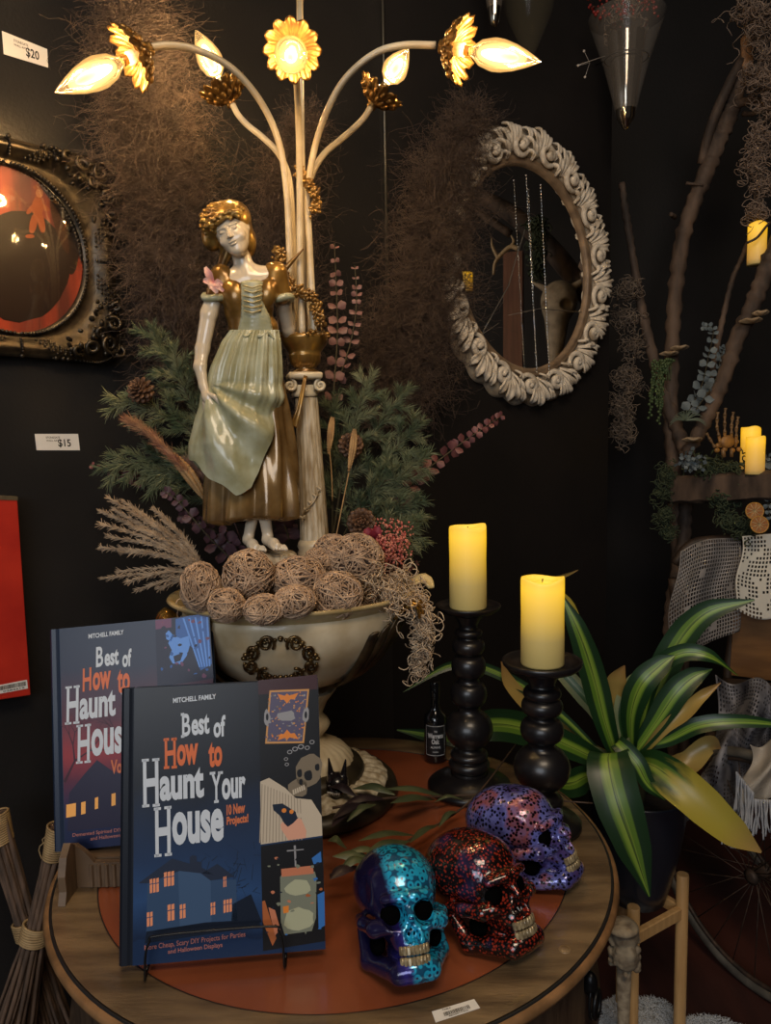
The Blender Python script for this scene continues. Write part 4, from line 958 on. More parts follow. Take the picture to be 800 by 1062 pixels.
em.inputs[0].default_value = (1, .58, .2, 1); em.inputs[1].default_value = 3.2
nt.links.new(pw.outputs[0], mx.inputs[0]); nt.links.new(tr_.outputs[0], mx.inputs[1]); nt.links.new(em.outputs[0], mx.inputs[2]); nt.links.new(mx.outputs[0], out.inputs[0])
socketm = mat('ivory_socket_sleeve', (.75, .70, .62), rough=.35)
brass = mat('brass_screw', (.5, .38, .2), rough=.3, metal=1)
def head(pos, tip, rcup, label_power, sock=.020, sc=1.0):
    pos, tip = Vector(pos), Vector(tip); d = (tip-pos).normalized(); R = d.to_track_quat('Z', 'Y').to_matrix().to_4x4(); M_ = Matrix.Translation(pos) @ R
    s_ = rcup/.037
    def petal(n, amp, top):
        def f(Rr, Z, th):
            w_ = np.clip((Rr/s_-.012)/.02, 0, 1); c_ = np.abs(np.cos(n*th/2))
            return Rr*(1+amp*w_*(c_-.5)), Z+w_*.006*s_*(c_-.4)+.0012*s_*np.sin(n*2*th)
        return f
    k = MB(); k.lathe([(x*s_, z*s_) for x, z in ((.004, -.016), (.008, -.014), (.007, -.009), (.013, -.006), (.022, .0), (.030, .006), (.036, .013), (.0375, .016), (.034, .015), (.026, .008), (.016, .003), (.004, .001))], 96, M=M_, mod=petal(12, .17, 1))
    for ring, (r_, z_, n_) in enumerate(((.020, .001, 12), (.030, .009, 14))):
        for i in range(n_):
            a = 2*pi*(i+.5*ring)/n_; q_ = M_ @ Vector((r_*s_*math.cos(a), r_*s_*math.sin(a), z_*s_-.003*s_)); k.ell(q_, (.0062*s_, .0038*s_, .0034*s_), R=R.to_3x3() @ Matrix.Rotation(a, 3, 'Z') @ Matrix.Rotation(-.6, 3, 'Y'), n=8, m=6)
    k.build('gold_bobeche', agedgold, lamp)
    k = MB(); k.lathe([(.0005, .0), (.0085*sc, 0), (.0088*sc, sock), (.0068*sc, sock+.001), (.0005, sock+.001)], 24, M=M_); so = k.build('candle_socket', socketm, lamp)
    k = MB(); k.lathe([(.0066*sc, sock+z) if i % 2 else (.0060*sc, sock+z) for i, z in enumerate(np.linspace(0, .009, 9))], 20, M=M_); k.build('screw_cap', brass, so)
    b0 = sock+.009; L_ = (tip-pos).length-b0
    br_ = .0205*sc
    prof = [(.0060*sc, 0), (.0075*sc, .05), (.78*br_, .16), (br_, .34), (.97*br_, .46), (.78*br_, .64), (.5*br_, .80), (.24*br_, .92), (.1*br_, .98), (.0004, 1)]
    pr = [(r, b0+t*L_) for r, t in prof]
    # smooth
    zs = np.linspace(0, 1, 26); rs = np.interp(zs, [p[1] for p in prof], [p[0] for p in prof]); k = MB(); k.lathe([(r, b0+z*L_) for r, z in zip(rs, zs)], 32, M=M_); bu = k.build('flame_bulb', bulbglass, lamp)
    k = MB(); k.lathe([(br_*.36*math.sin(a)+.0002, b0+L_*(.43-.27*math.cos(a))) for a in np.linspace(0.02, pi-.02, 12)], 20, M=M_); k.build('filament', hot, bu)
    k = MB(); k.lathe([(br_*.80*math.sin(a)+.0002, b0+L_*(.45-.36*math.cos(a))) for a in np.linspace(0.02, pi-.02, 14)], 24, M=M_); k.build('glow', halo, bu)
    l = bpy.data.lights.new('bulb_light', 'POINT'); l.energy = label_power; l.color = (1.0, .66, .32); l.shadow_soft_size = .0175*sc
    o = bpy.data.objects.new('bulb_light', l); C.objects.link(o); o.location = M_ @ Vector((0, 0, b0+L_*.45))
agedgold = mat('aged_gold_leaf', (.36, .20, .055), (.14, .07, .02), rough=.36, metal=.75, scale=60, bump=.3, bscale=120)
BW = 7.0
head(P(146, 55, 1.075), P(57, 96, 1.03), .041, BW)
head(P(468, 50, 1.095), P(561, 64, 1.05), .041, BW)
head(P(236, 100, 1.255), P(203, 31, 1.24), .037, BW)
head(P(390, 103, 1.265), P(424, 50, 1.25), .037, BW)
head(P(304, 50, .99), P(300, 64, .92), .034, BW*.55, sock=.012)
# pink cloth flower tucked at the shoulder
k = MB(); rr = random.Random(5); fc = SP(222, 292, -14)
pet = [((-9, -16), 7), ((-11, -2), 7), ((3, 11), 8), ((9, 2), 7), ((-3, 7), 6), ((10, 9), 5)]
for (dx, dy), w_ in pet:
    base_ = SP(222, 293, -12); tip_ = SP(222+dx, 293+dy, -16); mid = (base_+tip_)/2+Vector((0, -.005, 0))
    k.leaf([base_, mid, tip_], [.0015, w_*PXM*.55, .002], side=Vector((-(tip_-base_).z, 0, (tip_-base_).x)), cup=.35, ns=5, k=4)
pinkm = mat('pink_petal', (.72, .32, .30), (.75, .50, .40), rough=.7, scale=60)
tag(k.build('cloth_flower', pinkm), 'pink and peach fabric flower on the statue\'s shoulder', 'flower')

# ------------------------------------------------------------------ painted skulls
def skull_mesh():
    s = SDF((-.72, -1.05, -.42), (.72, .98, 1.25), .0165)
    s.ell((0, .16, .62), (.56, .70, .50), .05); s.ell((0, -.22, .58), (.47, .38, .42), .12)
    s.ell((0, -.42, .30), (.36, .30, .38), .10)
    for q in (-1, 1):
        s.chain([(q*.22, -.66, .24), (q*.42, -.50, .22), (q*.52, -.22, .26), (q*.52, .05, .28)], [.09, .10, .075, .07], .05)
        s.cap((q*.08, -.70, .55), (q*.29, -.62, .55), .085, .06, .08)
        s.ell((q*.56, -.34, .62), (.12, .20, .18), .10, 'sub')
    s.ell((0, -.60, .06), (.24, .22, .20), .08)
    s.cap((0, -.66, .50), (0, -.78, .33), .06, .05, .05)
    s.ell((0, -.30, -.05), (.27, .34, .22), .06)
    # jaw
    s.chain([(-.50, .06, .16), (-.46, -.12, -.18), (-.20, -.66, -.27), (.20, -.66, -.27), (.46, -.12, -.18), (.50, .06, .16)], [.07, .12, .12, .12, .12, .07], .05)
    s.ell((0, -.68, -.24), (.26, .17, .15), .06)
    for q in (-1, 1):
        s.ell((q*.205, -.74, .36), (.150, .24, .150), .03, 'sub'); s.ell((q*.05, -.84, .14), (.055, .16, .085), .02, 'sub')
        s.ell((q*.42, -.36, .01), (.15, .19, .13), .04, 'sub', R=Matrix.Rotation(q*.5, 3, 'Z'))
    s.ell((0, -.84, .21), (.05, .15, .07), .02, 'sub')
    s.cap((-.30, -.95, -.075), (.30, -.95, -.075), .07, .07, .02, 'sub')
    return s.mesh()
SKV, SKF = skull_mesh()
def skull_mat(name, kind):
    m = mat(name, (.02, .02, .1), rough=.18, coat=.6); b = bsdf(m)
    tc = node(m, 'ShaderNodeTexCoord'); sp = node(m, 'ShaderNodeSeparateXYZ'); lk(m, tc.outputs['Object'], sp.inputs[0])
    vo = node(m, 'ShaderNodeTexVoronoi', Scale={'blue': 150.0, 'red': 290.0, 'violet': 210.0}[kind]); lk(m, tc.outputs['Object'], vo.inputs['Vector'])
    nz = node(m, 'ShaderNodeTexNoise', Scale=22.0, Detail=5.0); lk(m, tc.outputs['Object'], nz.inputs['Vector'])
    nz2 = node(m, 'ShaderNodeTexNoise', Scale=260.0, Detail=2.0); lk(m, tc.outputs['Object'], nz2.inputs['Vector'])
    def mix(f, a, bb):
        x = node(m, 'ShaderNodeMix', _data_type='RGBA'); 
        for i, v in ((0, f), (6, a), (7, bb)):
            if isinstance(v, tuple): x.inputs[i].default_value = (*v, 1)
            elif isinstance(v, (int, float)): x.inputs[i].default_value = v
            else: lk(m, v, x.inputs[i])
        return x.outputs[2]
    if kind == 'blue':
        rings = ramp(m, [(0, (.0, .0, .0)), (.22, (0, 0, 0)), (.30, (1, 1, 1)), (.56, (1, 1, 1)), (.66, (.15, .15, .15)), (1, (.2, .2, .2))]); lk(m, vo.outputs['Distance'], rings.inputs[0])
        turq = mix(rings.outputs[0], (.01, .03, .10), (.02, .42, .72))
        r2 = ramp(m, [(.35, (.02, .012, .10)), (.55, (.05, .05, .42)), (.7, (.28, .10, .30))]); lk(m, nz.outputs['Fac'], r2.inputs[0])
        speck = mix(nz2.outputs['Fac'], (.3, .3, .35), (1.6, 1.5, 1.6)); mm = node(m, 'ShaderNodeMix', _data_type='RGBA', _blend_type='MULTIPLY'); mm.inputs[0].default_value = 1; lk(m, r2.outputs[0], mm.inputs[6]); lk(m, speck, mm.inputs[7])
        ad = node(m, 'ShaderNodeMath', _operation='MULTIPLY_ADD'); lk(m, nz.outputs['Fac'], ad.inputs[0]); ad.inputs[1].default_value = .02; zz = node(m, 'ShaderNodeMath', _operation='MULTIPLY_ADD'); lk(m, sp.outputs['Z'], zz.inputs[0]); zz.inputs[1].default_value = .16; lk(m, sp.outputs['X'], zz.inputs[2]); lk(m, zz.outputs[0], ad.inputs[2])
        fc = ramp(m, [(.0, (0, 0, 0)), (.5, (1, 1, 1))], 'LINEAR'); mr = node(m, 'ShaderNodeMapRange'); lk(m, ad.outputs[0], mr.inputs[0]); mr.inputs[1].default_value = .006; mr.inputs[2].default_value = .012
        dark = node(m, 'ShaderNodeMapRange'); lk(m, sp.outputs['X'], dark.inputs[0]); dark.inputs[1].default_value = -.020; dark.inputs[2].default_value = -.012
        left = mix(dark.outputs[0], (.012, .010, .05), mm.outputs[2])
        col = mix(mr.outputs[0], left, turq)
    elif kind == 'red':
        dots = ramp(m, [(0, (.42, .04, .018)), (.32, (.30, .028, .014)), (.46, (.012, .006, .006)), (1, (.006, .004, .004))]); lk(m, vo.outputs['Distance'], dots.inputs[0])
        r2 = ramp(m, [(.0, (0, 0, 0)), (.56, (0, 0, 0)), (.70, (.35, .35, .35)), (1, (.4, .4, .4))]); lk(m, nz.outputs['Fac'], r2.inputs[0])
        col = mix(r2.outputs[0], dots.outputs[0], (.10, .08, .30))
    else:
        dots = ramp(m, [(0, (.010, .008, .015)), (.34, (.02, .016, .035)), (.50, (1, 1, 1)), (1, (1, 1, 1))]); lk(m, vo.outputs['Distance'], dots.inputs[0])
        r2 = ramp(m, [(.3, (.10, .03, .07)), (.42, (.06, .05, .20)), (.52, (.14, .16, .50)), (.60, (.30, .09, .10)), (.72, (.2, .2, .5))]); lk(m, nz.outputs['Fac'], r2.inputs[0])
        mm = node(m, 'ShaderNodeMix', _data_type='RGBA', _blend_type='MULTIPLY'); mm.inputs[0].default_value = 1; lk(m, r2.outputs[0], mm.inputs[6]); lk(m, dots.outputs[0], mm.inputs[7]); col = mm.outputs[2]
    lk(m, col, b.inputs['Base Color'])
    b.inputs['Metallic'].default_value = .25
    bp = node(m, 'ShaderNodeBump', Strength=.5, Distance=.0006); lk(m, vo.outputs['Distance'], bp.inputs['Height']); lk(m, bp.outputs[0], b.inputs['Normal'])
    return m
teethm = mat('gilded_teeth', (.42, .34, .20), (.16, .12, .07), rough=.3, metal=.3, scale=120)
sockm = mat('hollow_black', (.002, .002, .002), rough=1, spec=0)
def skull(px, py, U, yaw, pitch, kind, label, roll=0):
    b = T(px, py); root = thing('painted_skull', (b.x, b.y, TZ+.0002), label, 'skull', 'painted skulls on the table')
    root.rotation_euler = (0, 0, yaw)
    R = Matrix.Rotation(pitch, 3, 'X'); V = (SKV*U) @ np.array(R).T; dz = -V[:, 2].min(); V[:, 2] += dz
    k = MB(); k.add(V, SKF); o = k.build('cranium', skull_mat('enamel_'+kind, kind)); o.parent = root
    k = MB()
    for c, r_ in (((-.205, -.53, .36), (.14, .10, .14)), ((.205, -.53, .36), (.14, .10, .14)), ((0, -.64, .16), (.07, .07, .09)), ((-.37, -.27, .01), (.10, .15, .12)), ((.37, -.27, .01), (.10, .15, .12))):
        c = R @ (Vector(c)*U); c.z += dz; k.ell(c, [q*U for q in r_], R=R, n=18, m=11)
    o = k.build('black_hollows', sockm); o.parent = root
    k = MB()
    for row, (z, n_) in enumerate(((-.015, 8), (-.135, 8))):
        for i in range(n_):
            a = (i-(n_-1)/2)/(n_-1)*1.5; c = Vector((.235*math.sin(a), -.60-.215*math.cos(a), z))*U
            c = R @ c; c.z += dz
            k.box(c, (.058*U, .05*U, .105*U), R @ Matrix.Rotation(-a*-1, 3, 'Z'), bev=.014*U)
    o = k.build('teeth', teethm, smooth='auto'); o.parent = root
    return root
skull(417, 990, .083, math.radians(12), math.radians(-26), 'blue', 'painted skull with turquoise ringed dots on one half and indigo on the other')
skull(504, 966, .083, math.radians(36), math.radians(-22), 'red', 'glossy painted skull covered in dark red dots, between the other two skulls')
skull(547, 905, .083, math.radians(52), math.radians(-20), 'violet', 'violet painted skull with black dots, nearest the candlesticks')

# ------------------------------------------------------------------ leafy sprigs lying on the table
leafgrey = mat('grey_green_leaf', (.085, .10, .045), (.045, .06, .03), rough=.38, scale=20)
leafdark = mat('purple_dark_leaf', (.03, .016, .022), (.015, .01, .014), rough=.4, scale=20)
twigm = mat('brown_twig', (.075, .042, .025), (.03, .018, .012), rough=.6, scale=40)
rs = random.Random(3)
def sprig(label, stem, leaves):
    k = MB(); pts = [H(x, y, z) for x, y, z in stem]; k.tube(cr(pts, 6), [.0022, .0016, .0012], n=6)
    root = k.build('leafy_sprig', twigm); tag(root, label, 'branch', 'leafy sprigs on the table')
    for i, (x0, y0, x1, y1, w_, dk) in enumerate(leaves):
        a = H(x0, y0, .764 if x0 > 428 else .800); b = H(x1, y1, (.766 if x1 > 428 else .800)+rs.uniform(0, .012)); m_ = (a+b)/2+Vector((0, 0, rs.uniform(.006, .012)))
        k = MB(); k.leaf([a, m_, b], [.001, w_*.0011, w_*.0010, .0005], side=(b-a).cross(Vector((0, rs.uniform(-.3, .1), 1))), cup=.4, ns=5, k=5)
        k.build('leaf', leafdark if dk else leafgrey, root)
sprig('leafy grey-green sprig lying straight across the table towards the candlesticks', [(345, 838, .80), (400, 828, .80), (460, 826, .772), (500, 824, .768), (560, 829, .765), (615, 833, .765)],
      [(462, 826, 398, 818, 8, 0), (452, 829, 405, 833, 9, 0), (410, 824, 365, 818, 8, 0), (400, 828, 352, 838, 9, 1), (380, 832, 345, 850, 9, 1), (480, 829, 450, 832, 5, 0), (370, 826, 340, 815, 9, 1), (390, 834, 360, 852, 7, 0), (365, 834, 344, 858, 8, 1)])
sprig('leafy sprig reaching diagonally from behind the front book to the tall candlestick', [(342, 908, .775), (380, 896, .78), (430, 868, .772), (470, 845, .77), (500, 818, .785), (535, 772, .80)],
      [(430, 866, 372, 872, 9, 0), (425, 872, 375, 893, 10, 0), (400, 886, 358, 884, 8, 0), (390, 892, 345, 888, 8, 0), (385, 893, 350, 905, 7, 0), (370, 898, 342, 912, 9, 1), (455, 855, 425, 874, 6, 0), (476, 842, 455, 858, 5, 0), (360, 880, 340, 872, 9, 0)])
# small horned figure
fb = P(350, 812, 1.055); fs = SDF((-.03, -.03, -.035), (.03, .03, .06), .0008)
fs.ell((0, 0, 0), (.017, .018, .016), .004); fs.ell((.003, -.014, -.006), (.011, .010, .008), .004)
for q in (-1, 1):
    fs.cap((q*.009, 0, .008), (q*.013, .002, .036), .006, .0012, .003); fs.ell((q*.007, -.016, .003), (.0035, .004, .0025), .001, 'sub')
fs.cap((-.009, -.026, -.006), (.012, -.026, -.006), .0018, .0018, .0005, 'sub'); fs.cap((0, .002, -.01), (0, .004, -.03), .010, .012, .004)
V, F = fs.mesh(); k = MB(); R = Matrix.Rotation(math.radians(-12), 3, 'Z'); k.add(V @ np.array(R).T+np.array(tuple(fb)), F)
fo = k.build('horned_creature_figure', mat('black_gloss', (.01, .008, .011), rough=.25, coat=.3)); tag(fo, 'small black pointy-eared creature figure with bared teeth on the lamp base', 'figurine')
k = MB()
for i in range(7): k.lathe([(.0014, .0), (.0011, -.002), (.0002, -.0042)], 7, fb+R @ Vector((-.008+.0028*i, -.0245+abs(i-3)*.0006, -.0035)))
k.build('teeth', white, fo)

# ------------------------------------------------------------------ string balls and moss in the bowl
jute = mat('pale_twine', (.60, .42, .28), (.34, .22, .14), rough=.8, scale=60)
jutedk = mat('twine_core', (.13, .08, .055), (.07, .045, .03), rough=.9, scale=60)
def ball(px, py, Y, rpx, label, kind='wound', sq=(1, 1, 1)):
    c = P(px, py, Y); r = rpx*Y/FPX; k = MB(); N = 150; K = 15
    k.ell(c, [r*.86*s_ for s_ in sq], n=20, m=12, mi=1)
    ax = rng.normal(size=(N, 3)); ax /= np.linalg.norm(ax, axis=1)[:, None]; b = np.cross(ax, rng.normal(size=(N, 3))); b /= np.linalg.norm(b, axis=1)[:, None]; d = np.cross(ax, b)
    off = rng.uniform(-.55, .55, (N, 1, 1)); st = rng.uniform(0, 6.28, (N, 1)); span = rng.uniform(1.5, 4.5, (N, 1)); t = st+span*np.linspace(0, 1, K)[None]
    rad = np.sqrt(1-off[:, :, 0]**2)
    A = b[:, None]*(np.cos(t)*rad)[..., None]+d[:, None]*(np.sin(t)*rad)[..., None]+ax[:, None]*off
    A = A*(r*rng.uniform(.90, 1.03, (N, 1, 1)))*np.array(sq)+rng.normal(size=A.shape)*r*.018
    k.strands(A+np.array(tuple(c)), rng.uniform(.0007, .0013, N))
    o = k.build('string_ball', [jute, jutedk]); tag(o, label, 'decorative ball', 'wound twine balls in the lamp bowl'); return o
for a in [(208, 609, 1.00, 23, 'tall rough twine ball at the far left of the bowl', 'w', (.9, .9, 1.15)),
          (258, 597, 1.02, 27, 'large round twine ball under the statue\'s feet, front left', 'w', (1, 1, 1)),
          (235, 628, .965, 19, 'twine ball sunk low against the bowl rim, right of the tall left ball', 'w', (1, 1, .95)),
          (274, 632, .965, 20, 'low twine ball at the front rim, below the large round ball', 'w', (1.1, 1, .8)),
          (309, 600, 1.04, 24, 'twine ball in the middle of the bowl right of the feet', 'w', (1.2, 1, .95)),
          (305, 624, .975, 20, 'low twine ball at the front rim, second from the pointed one', 'w', (1.1, 1, .85)),
          (350, 617, 1.02, 24, 'pointed shaggy twine ball at the front right of the bowl', 'w', (1.1, 1, 1.05)),
          (345, 574, 1.11, 21, 'small twine ball at the column foot', 'w', (1, 1, .95)),
          (370, 580, 1.10, 27, 'large twine ball highest on the right, below the pine cone', 'w', (1.05, 1, 1)),
          (330, 583, 1.09, 15, 'smallest twine ball pressed against the column base', 'w', (1, 1, 1))]:
    ball(*a)
def curls(name, label, cat, centers, m, n=260, step=.006, K=34, r=.0009, down=0.0, group=None, kind=None, seed=0, parent=None):
    g = np.random.default_rng(seed); A = np.zeros((n, K, 3))
    cs = np.array([tuple(c) for c, _ in centers]); rr_ = np.array([q for _, q in centers])
    i = g.integers(0, len(cs), n); A[:, 0] = cs[i]+g.normal(size=(n, 3))*rr_[i][:, None]*.5
    d = g.normal(size=(n, 3)); d /= np.linalg.norm(d, axis=1)[:, None]; ax = g.normal(size=(n, 3)); ax /= np.linalg.norm(ax, axis=1)[:, None]
    for s_ in range(1, K):
        d = d+np.cross(ax, d)*.55+g.normal(size=(n, 3))*.22+np.array([0, 0, -down]); d /= np.linalg.norm(d, axis=1)[:, None]
        p = A[:, s_-1]+d*step; q = p-A[:, 0]; L_ = np.linalg.norm(q, axis=1)
        A[:, s_] = p
        j = L_ > rr_[i]*1.3
        d[j] -= .35*(q/np.maximum(L_, 1e-6)[:, None])[j]*np.array([1, 1, .25 if down else 1])
    k = MB(); k.strands(A, r); o = k.build(name, m, parent)
    if label: tag(o, label, cat, group, kind)
    return o
mossm = mat('cream_moss', (.68, .54, .38), (.38, .27, .18), rough=.8, scale=60)
mossm2 = mossm
curls('dried_moss', 'cream dried moss spilling over the right side of the bowl', 'moss',
      [(P(400, 607, 1.10), .02), (P(385, 600, 1.08), .02), (P(420, 600, 1.13), .02), (P(433, 620, 1.10), .012), (P(437, 640, 1.09), .010), (P(440, 655, 1.09), .010), (P(437, 675, 1.09), .008), (P(436, 690, 1.09), .006), (P(410, 620, 1.05), .012)], mossm, n=230, step=.0042, K=26, r=.0009, down=.03, seed=4)
curls('bowl_moss', 'tangled brown twine filling the gaps between the balls in the bowl', 'moss', [(LA(x, y, 1.045), .025) for x in (-.14, -.09, -.04, .01, .06, .11) for y in (-.045, -.01, .04)], jute, n=650, step=.005, K=22, r=.0008, seed=5, kind='stuff')

# ------------------------------------------------------------------ greenery behind the statue
needle = mat('pine_needle', (.06, .10, .055), (.22, .24, .13), rough=.5, scale=25)
needle2 = mat('light_needle', (.26, .27, .15), (.10, .14, .07), rough=.5, scale=25)
stemm = mat('green_brown_stem', (.06, .05, .025), rough=.7)
def pine(label, pts, m=needle, nl=.020, dens=1.0, side=True, seed=0):
    g = np.random.default_rng(seed); base = cr([P(*q) for q in pts], 8); k = MB()
    k.tube(base, [.0022, .0009], n=6, mi=1)
    twigs = [base[len(base)//6:]]
    if side:
        L_ = len(base)
        for i in range(L_//6, L_-3, 2):
            t = (base[i+1]-base[i]).normalized(); s_ = 1 if (i//2) % 2 else -1
            per = t.cross(Vector((0, -1, 0))).normalized()*s_; ln = .058*(1-.55*i/L_)*g.uniform(.8, 1.15); dd_ = (t*.9+per*.75+Vector((0, g.uniform(-.45, .1), g.uniform(-.15, .1)))).normalized()
            tw = [base[i]+dd_*(ln*q)+Vector((0, 0, -.006*q*q)) for q in np.linspace(0, 1, 8)]; twigs.append(tw); k.tube(tw, [.0012, .0006], n=5, mi=1)
    A = []
    for tw in twigs:
        P_ = np.array([tuple(q) for q in tw]); ln = np.linalg.norm(np.diff(P_, axis=0), axis=1).sum(); n = int(ln/.00055*dens)
        u = np.linspace(.05, 1, n); idx = u*(len(P_)-1); i0 = np.clip(idx.astype(int), 0, len(P_)-2); f = (idx-i0)[:, None]
        o_ = P_[i0]*(1-f)+P_[i0+1]*f; t = P_[i0+1]-P_[i0]; t /= np.linalg.norm(t, axis=1)[:, None]
        r_ = g.normal(size=(n, 3)); r_ -= t*(r_*t).sum(1)[:, None]; r_ /= np.linalg.norm(r_, axis=1)[:, None]
        dv = t*.95+r_*g.uniform(.5, 1.0, (n, 1)); dv /= np.linalg.norm(dv, axis=1)[:, None]
        q = nl*g.uniform(.65, 1.1, (n, 1)); A.append(np.stack([o_, o_+dv*q*.55, o_+dv*q+np.array([0, 0, -.001])], 1))
    A = np.concatenate(A); k.strands(A, np.array([.0006, .00055, .00015])); o = k.build('pine_spray', [m, stemm]); tag(o, label, 'evergreen branch', 'evergreen sprays in the bowl'); return o
pl = [('evergreen spray pointing left just below the left pine cone', [(238, 500, 1.26), (195, 445, 1.22), (155, 425, 1.19), (113, 411, 1.17)], needle2),
 ('tall evergreen spray left of the statue\'s waist', [(240, 470, 1.28), (200, 405, 1.25), (170, 370, 1.22), (158, 338, 1.21)], needle),
 ('lowest left evergreen spray above the grass plumes', [(240, 520, 1.26), (185, 482, 1.21), (145, 480, 1.18), (103, 486, 1.165)], needle),
 ('short evergreen spray beside the statue\'s hand', [(240, 500, 1.25), (210, 440, 1.23), (188, 395, 1.21), (180, 358, 1.20)], needle2),
 ('evergreen spray behind the statue\'s apron hem', [(245, 540, 1.24), (210, 505, 1.21), (180, 490, 1.19), (150, 498, 1.18)], needle),
 ('tallest evergreen spray on the right beside the column', [(345, 560, 1.26), (358, 480, 1.25), (372, 425, 1.24), (387, 386, 1.24)], needle2),
 ('wide evergreen spray right of the wheat ear', [(352, 565, 1.26), (385, 500, 1.24), (415, 460, 1.23), (438, 436, 1.22)], needle),
 ('evergreen spray reaching right towards the red eucalyptus', [(355, 570, 1.25), (395, 520, 1.23), (420, 490, 1.22), (446, 470, 1.215)], needle2),
 ('upper right evergreen spray with feathery tip', [(350, 540, 1.27), (378, 470, 1.26), (400, 430, 1.25), (425, 402, 1.25)], needle),
 ('small evergreen tip by the pink flower head', [(372, 580, 1.21), (395, 560, 1.19), (415, 552, 1.18), (432, 548, 1.18)], needle2),
 ('evergreen spray tight behind the column shaft', [(345, 560, 1.27), (345, 500, 1.27), (346, 450, 1.26), (350, 410, 1.26)], needle),
 ('evergreen spray filling the gap above the pine cone', [(355, 575, 1.25), (375, 530, 1.23), (395, 505, 1.22), (412, 480, 1.22)], needle),
 ('dark evergreen spray low behind the pine cone', [(350, 575, 1.25), (385, 545, 1.22), (410, 530, 1.21), (440, 520, 1.20)], needle)]
for i, (lb_, pts, m_) in enumerate(pl): pine(lb_, pts, m_, seed=i)
conem = mat('pine_cone_scale', (.16, .075, .035), (.06, .03, .016), rough=.6, scale=60)
def cone(px, py, Y, rpx, label, dirv=(0, -1, .2)):
    c = P(px, py, Y); r = rpx*Y/FPX; q = Vector(dirv).normalized().to_track_quat('Z', 'Y').to_matrix(); k = MB(); k.ell(c, (r*.55,)*3, n=12, m=8)
    for i in range(64):
        ph = i*2.39996; t = i/63; el = pi/2*.98-t*pi*.78; rad = r*(.35+.65*math.cos(el)**.8) if math.cos(el) > 0 else r*.3
        d = Vector((math.cos(ph)*math.cos(el), math.sin(ph)*math.cos(el), math.sin(el)*1.0)); R = q @ d.to_track_quat('X', 'Z').to_matrix()
        k.ell(c+q @ Vector((d.x*r*.72, d.y*r*.72, d.z*r*.62)), (r*.30, r*.19*(.5+.5*math.cos(el)+.15), r*.055), R=R, n=8, m=5)
    tag(k.build('pine_cone', conem), label, 'pine cone', 'pine cones among the greenery')
cone(146, 405, 1.165, 14.5, 'pine cone at the upper left of the evergreen sprays', (-.3, -1, .5))
cone(375, 542, 1.17, 16, 'open pine cone beside the pink flower head')
cone(364, 462, 1.215, 14, 'pine cone half hidden behind the wheat ear right of the column', (.2, -1, .3))
# wheat ears
straw = mat('straw', (.50, .30, .12), (.32, .18, .07), rough=.6, scale=50)
def wheat(label, pts, ear, m=straw, w=.0032, hair=0.0, name='wheat_ear'):
    k = MB(); base = cr([P(*q) for q in pts], 6)
    if len(base) > 2: k.tube(base, .0009, n=6)
    e = cr([P(*q) for q in ear], 8); n = len(e)
    for i, q in enumerate(e[:-1]):
        t = (e[i+1]-q).normalized(); per = t.cross(Vector((0, -1, 0))).normalized(); s_ = math.sin(pi*(.12+.8*i/n))
        for j in (-1, 0, 1):
            dd_ = (t+per*j*.45+Vector((0, -.2, 0))*(j == 0)).normalized(); R = dd_.to_track_quat('X', 'Z').to_matrix(); k.ell(q+per*j*w*.9*s_+Vector((0, -abs(1-abs(j))*w*.6, 0)), (w*1.9*s_, w*.7*s_, w*.7*s_), R=R, n=7, m=5)
    if hair:
        E_ = np.array([tuple(q) for q in e]); g = np.random.default_rng(1); N = 900; i0 = g.integers(0, n-1, N); t = E_[i0+1]-E_[i0]; t /= np.linalg.norm(t, axis=1)[:, None]; r_ = g.normal(size=(N, 3)); dv = t*1.0+r_*.38; dv /= np.linalg.norm(dv, axis=1)[:, None]
        L_ = hair*g.uniform(.6, 1, (N, 1)); A = np.stack([E_[i0], E_[i0]+dv*L_*.5, E_[i0]+dv*L_+t*L_*.3], 1); k.strands(A, np.array([.0005, .0004, .0001]))
    tag(k.build(name, m), label, 'dried grass', 'dried ears in the bowl')
wheat('golden wheat ear on a long bent stalk in front of the right evergreens', [(348, 560, 1.13), (356, 520, 1.135), (362, 490, 1.14)], [(362, 488, 1.14), (366, 465, 1.14), (368, 444, 1.14)])
wheat('shorter wheat ear close beside the column shaft', [(345, 520, 1.20), (344, 490, 1.20), (342, 468, 1.20)], [(341, 470, 1.20), (343, 450, 1.20), (345, 432, 1.20)])
wheat('plump wheat ear slanting behind the statue\'s apron', [(245, 560, 1.20), (225, 540, 1.18), (213, 518, 1.165)], [(213, 518, 1.165), (198, 495, 1.16), (178, 470, 1.155)], w=.0055)
rusty = mat('rusty_foxtail', (.30, .13, .08), (.42, .24, .13), rough=.8, scale=60)
wheat('fluffy reddish foxtail plume slanting left above the grasses', [(225, 540, 1.18), (205, 500, 1.16), (190, 483, 1.155)], [(195, 490, 1.155), (175, 470, 1.15), (155, 450, 1.15), (135, 437, 1.15)], m=rusty, w=.003, hair=.020, name='foxtail_plume')
wheat('second mauve plume tucked low behind the statue', [(250, 560, 1.22), (235, 520, 1.20)], [(238, 525, 1.20), (215, 500, 1.19), (195, 482, 1.18)], m=mat('mauve_plume', (.22, .13, .13), (.3, .2, .18), rough=.8), w=.003, hair=.022, name='foxtail_plume')
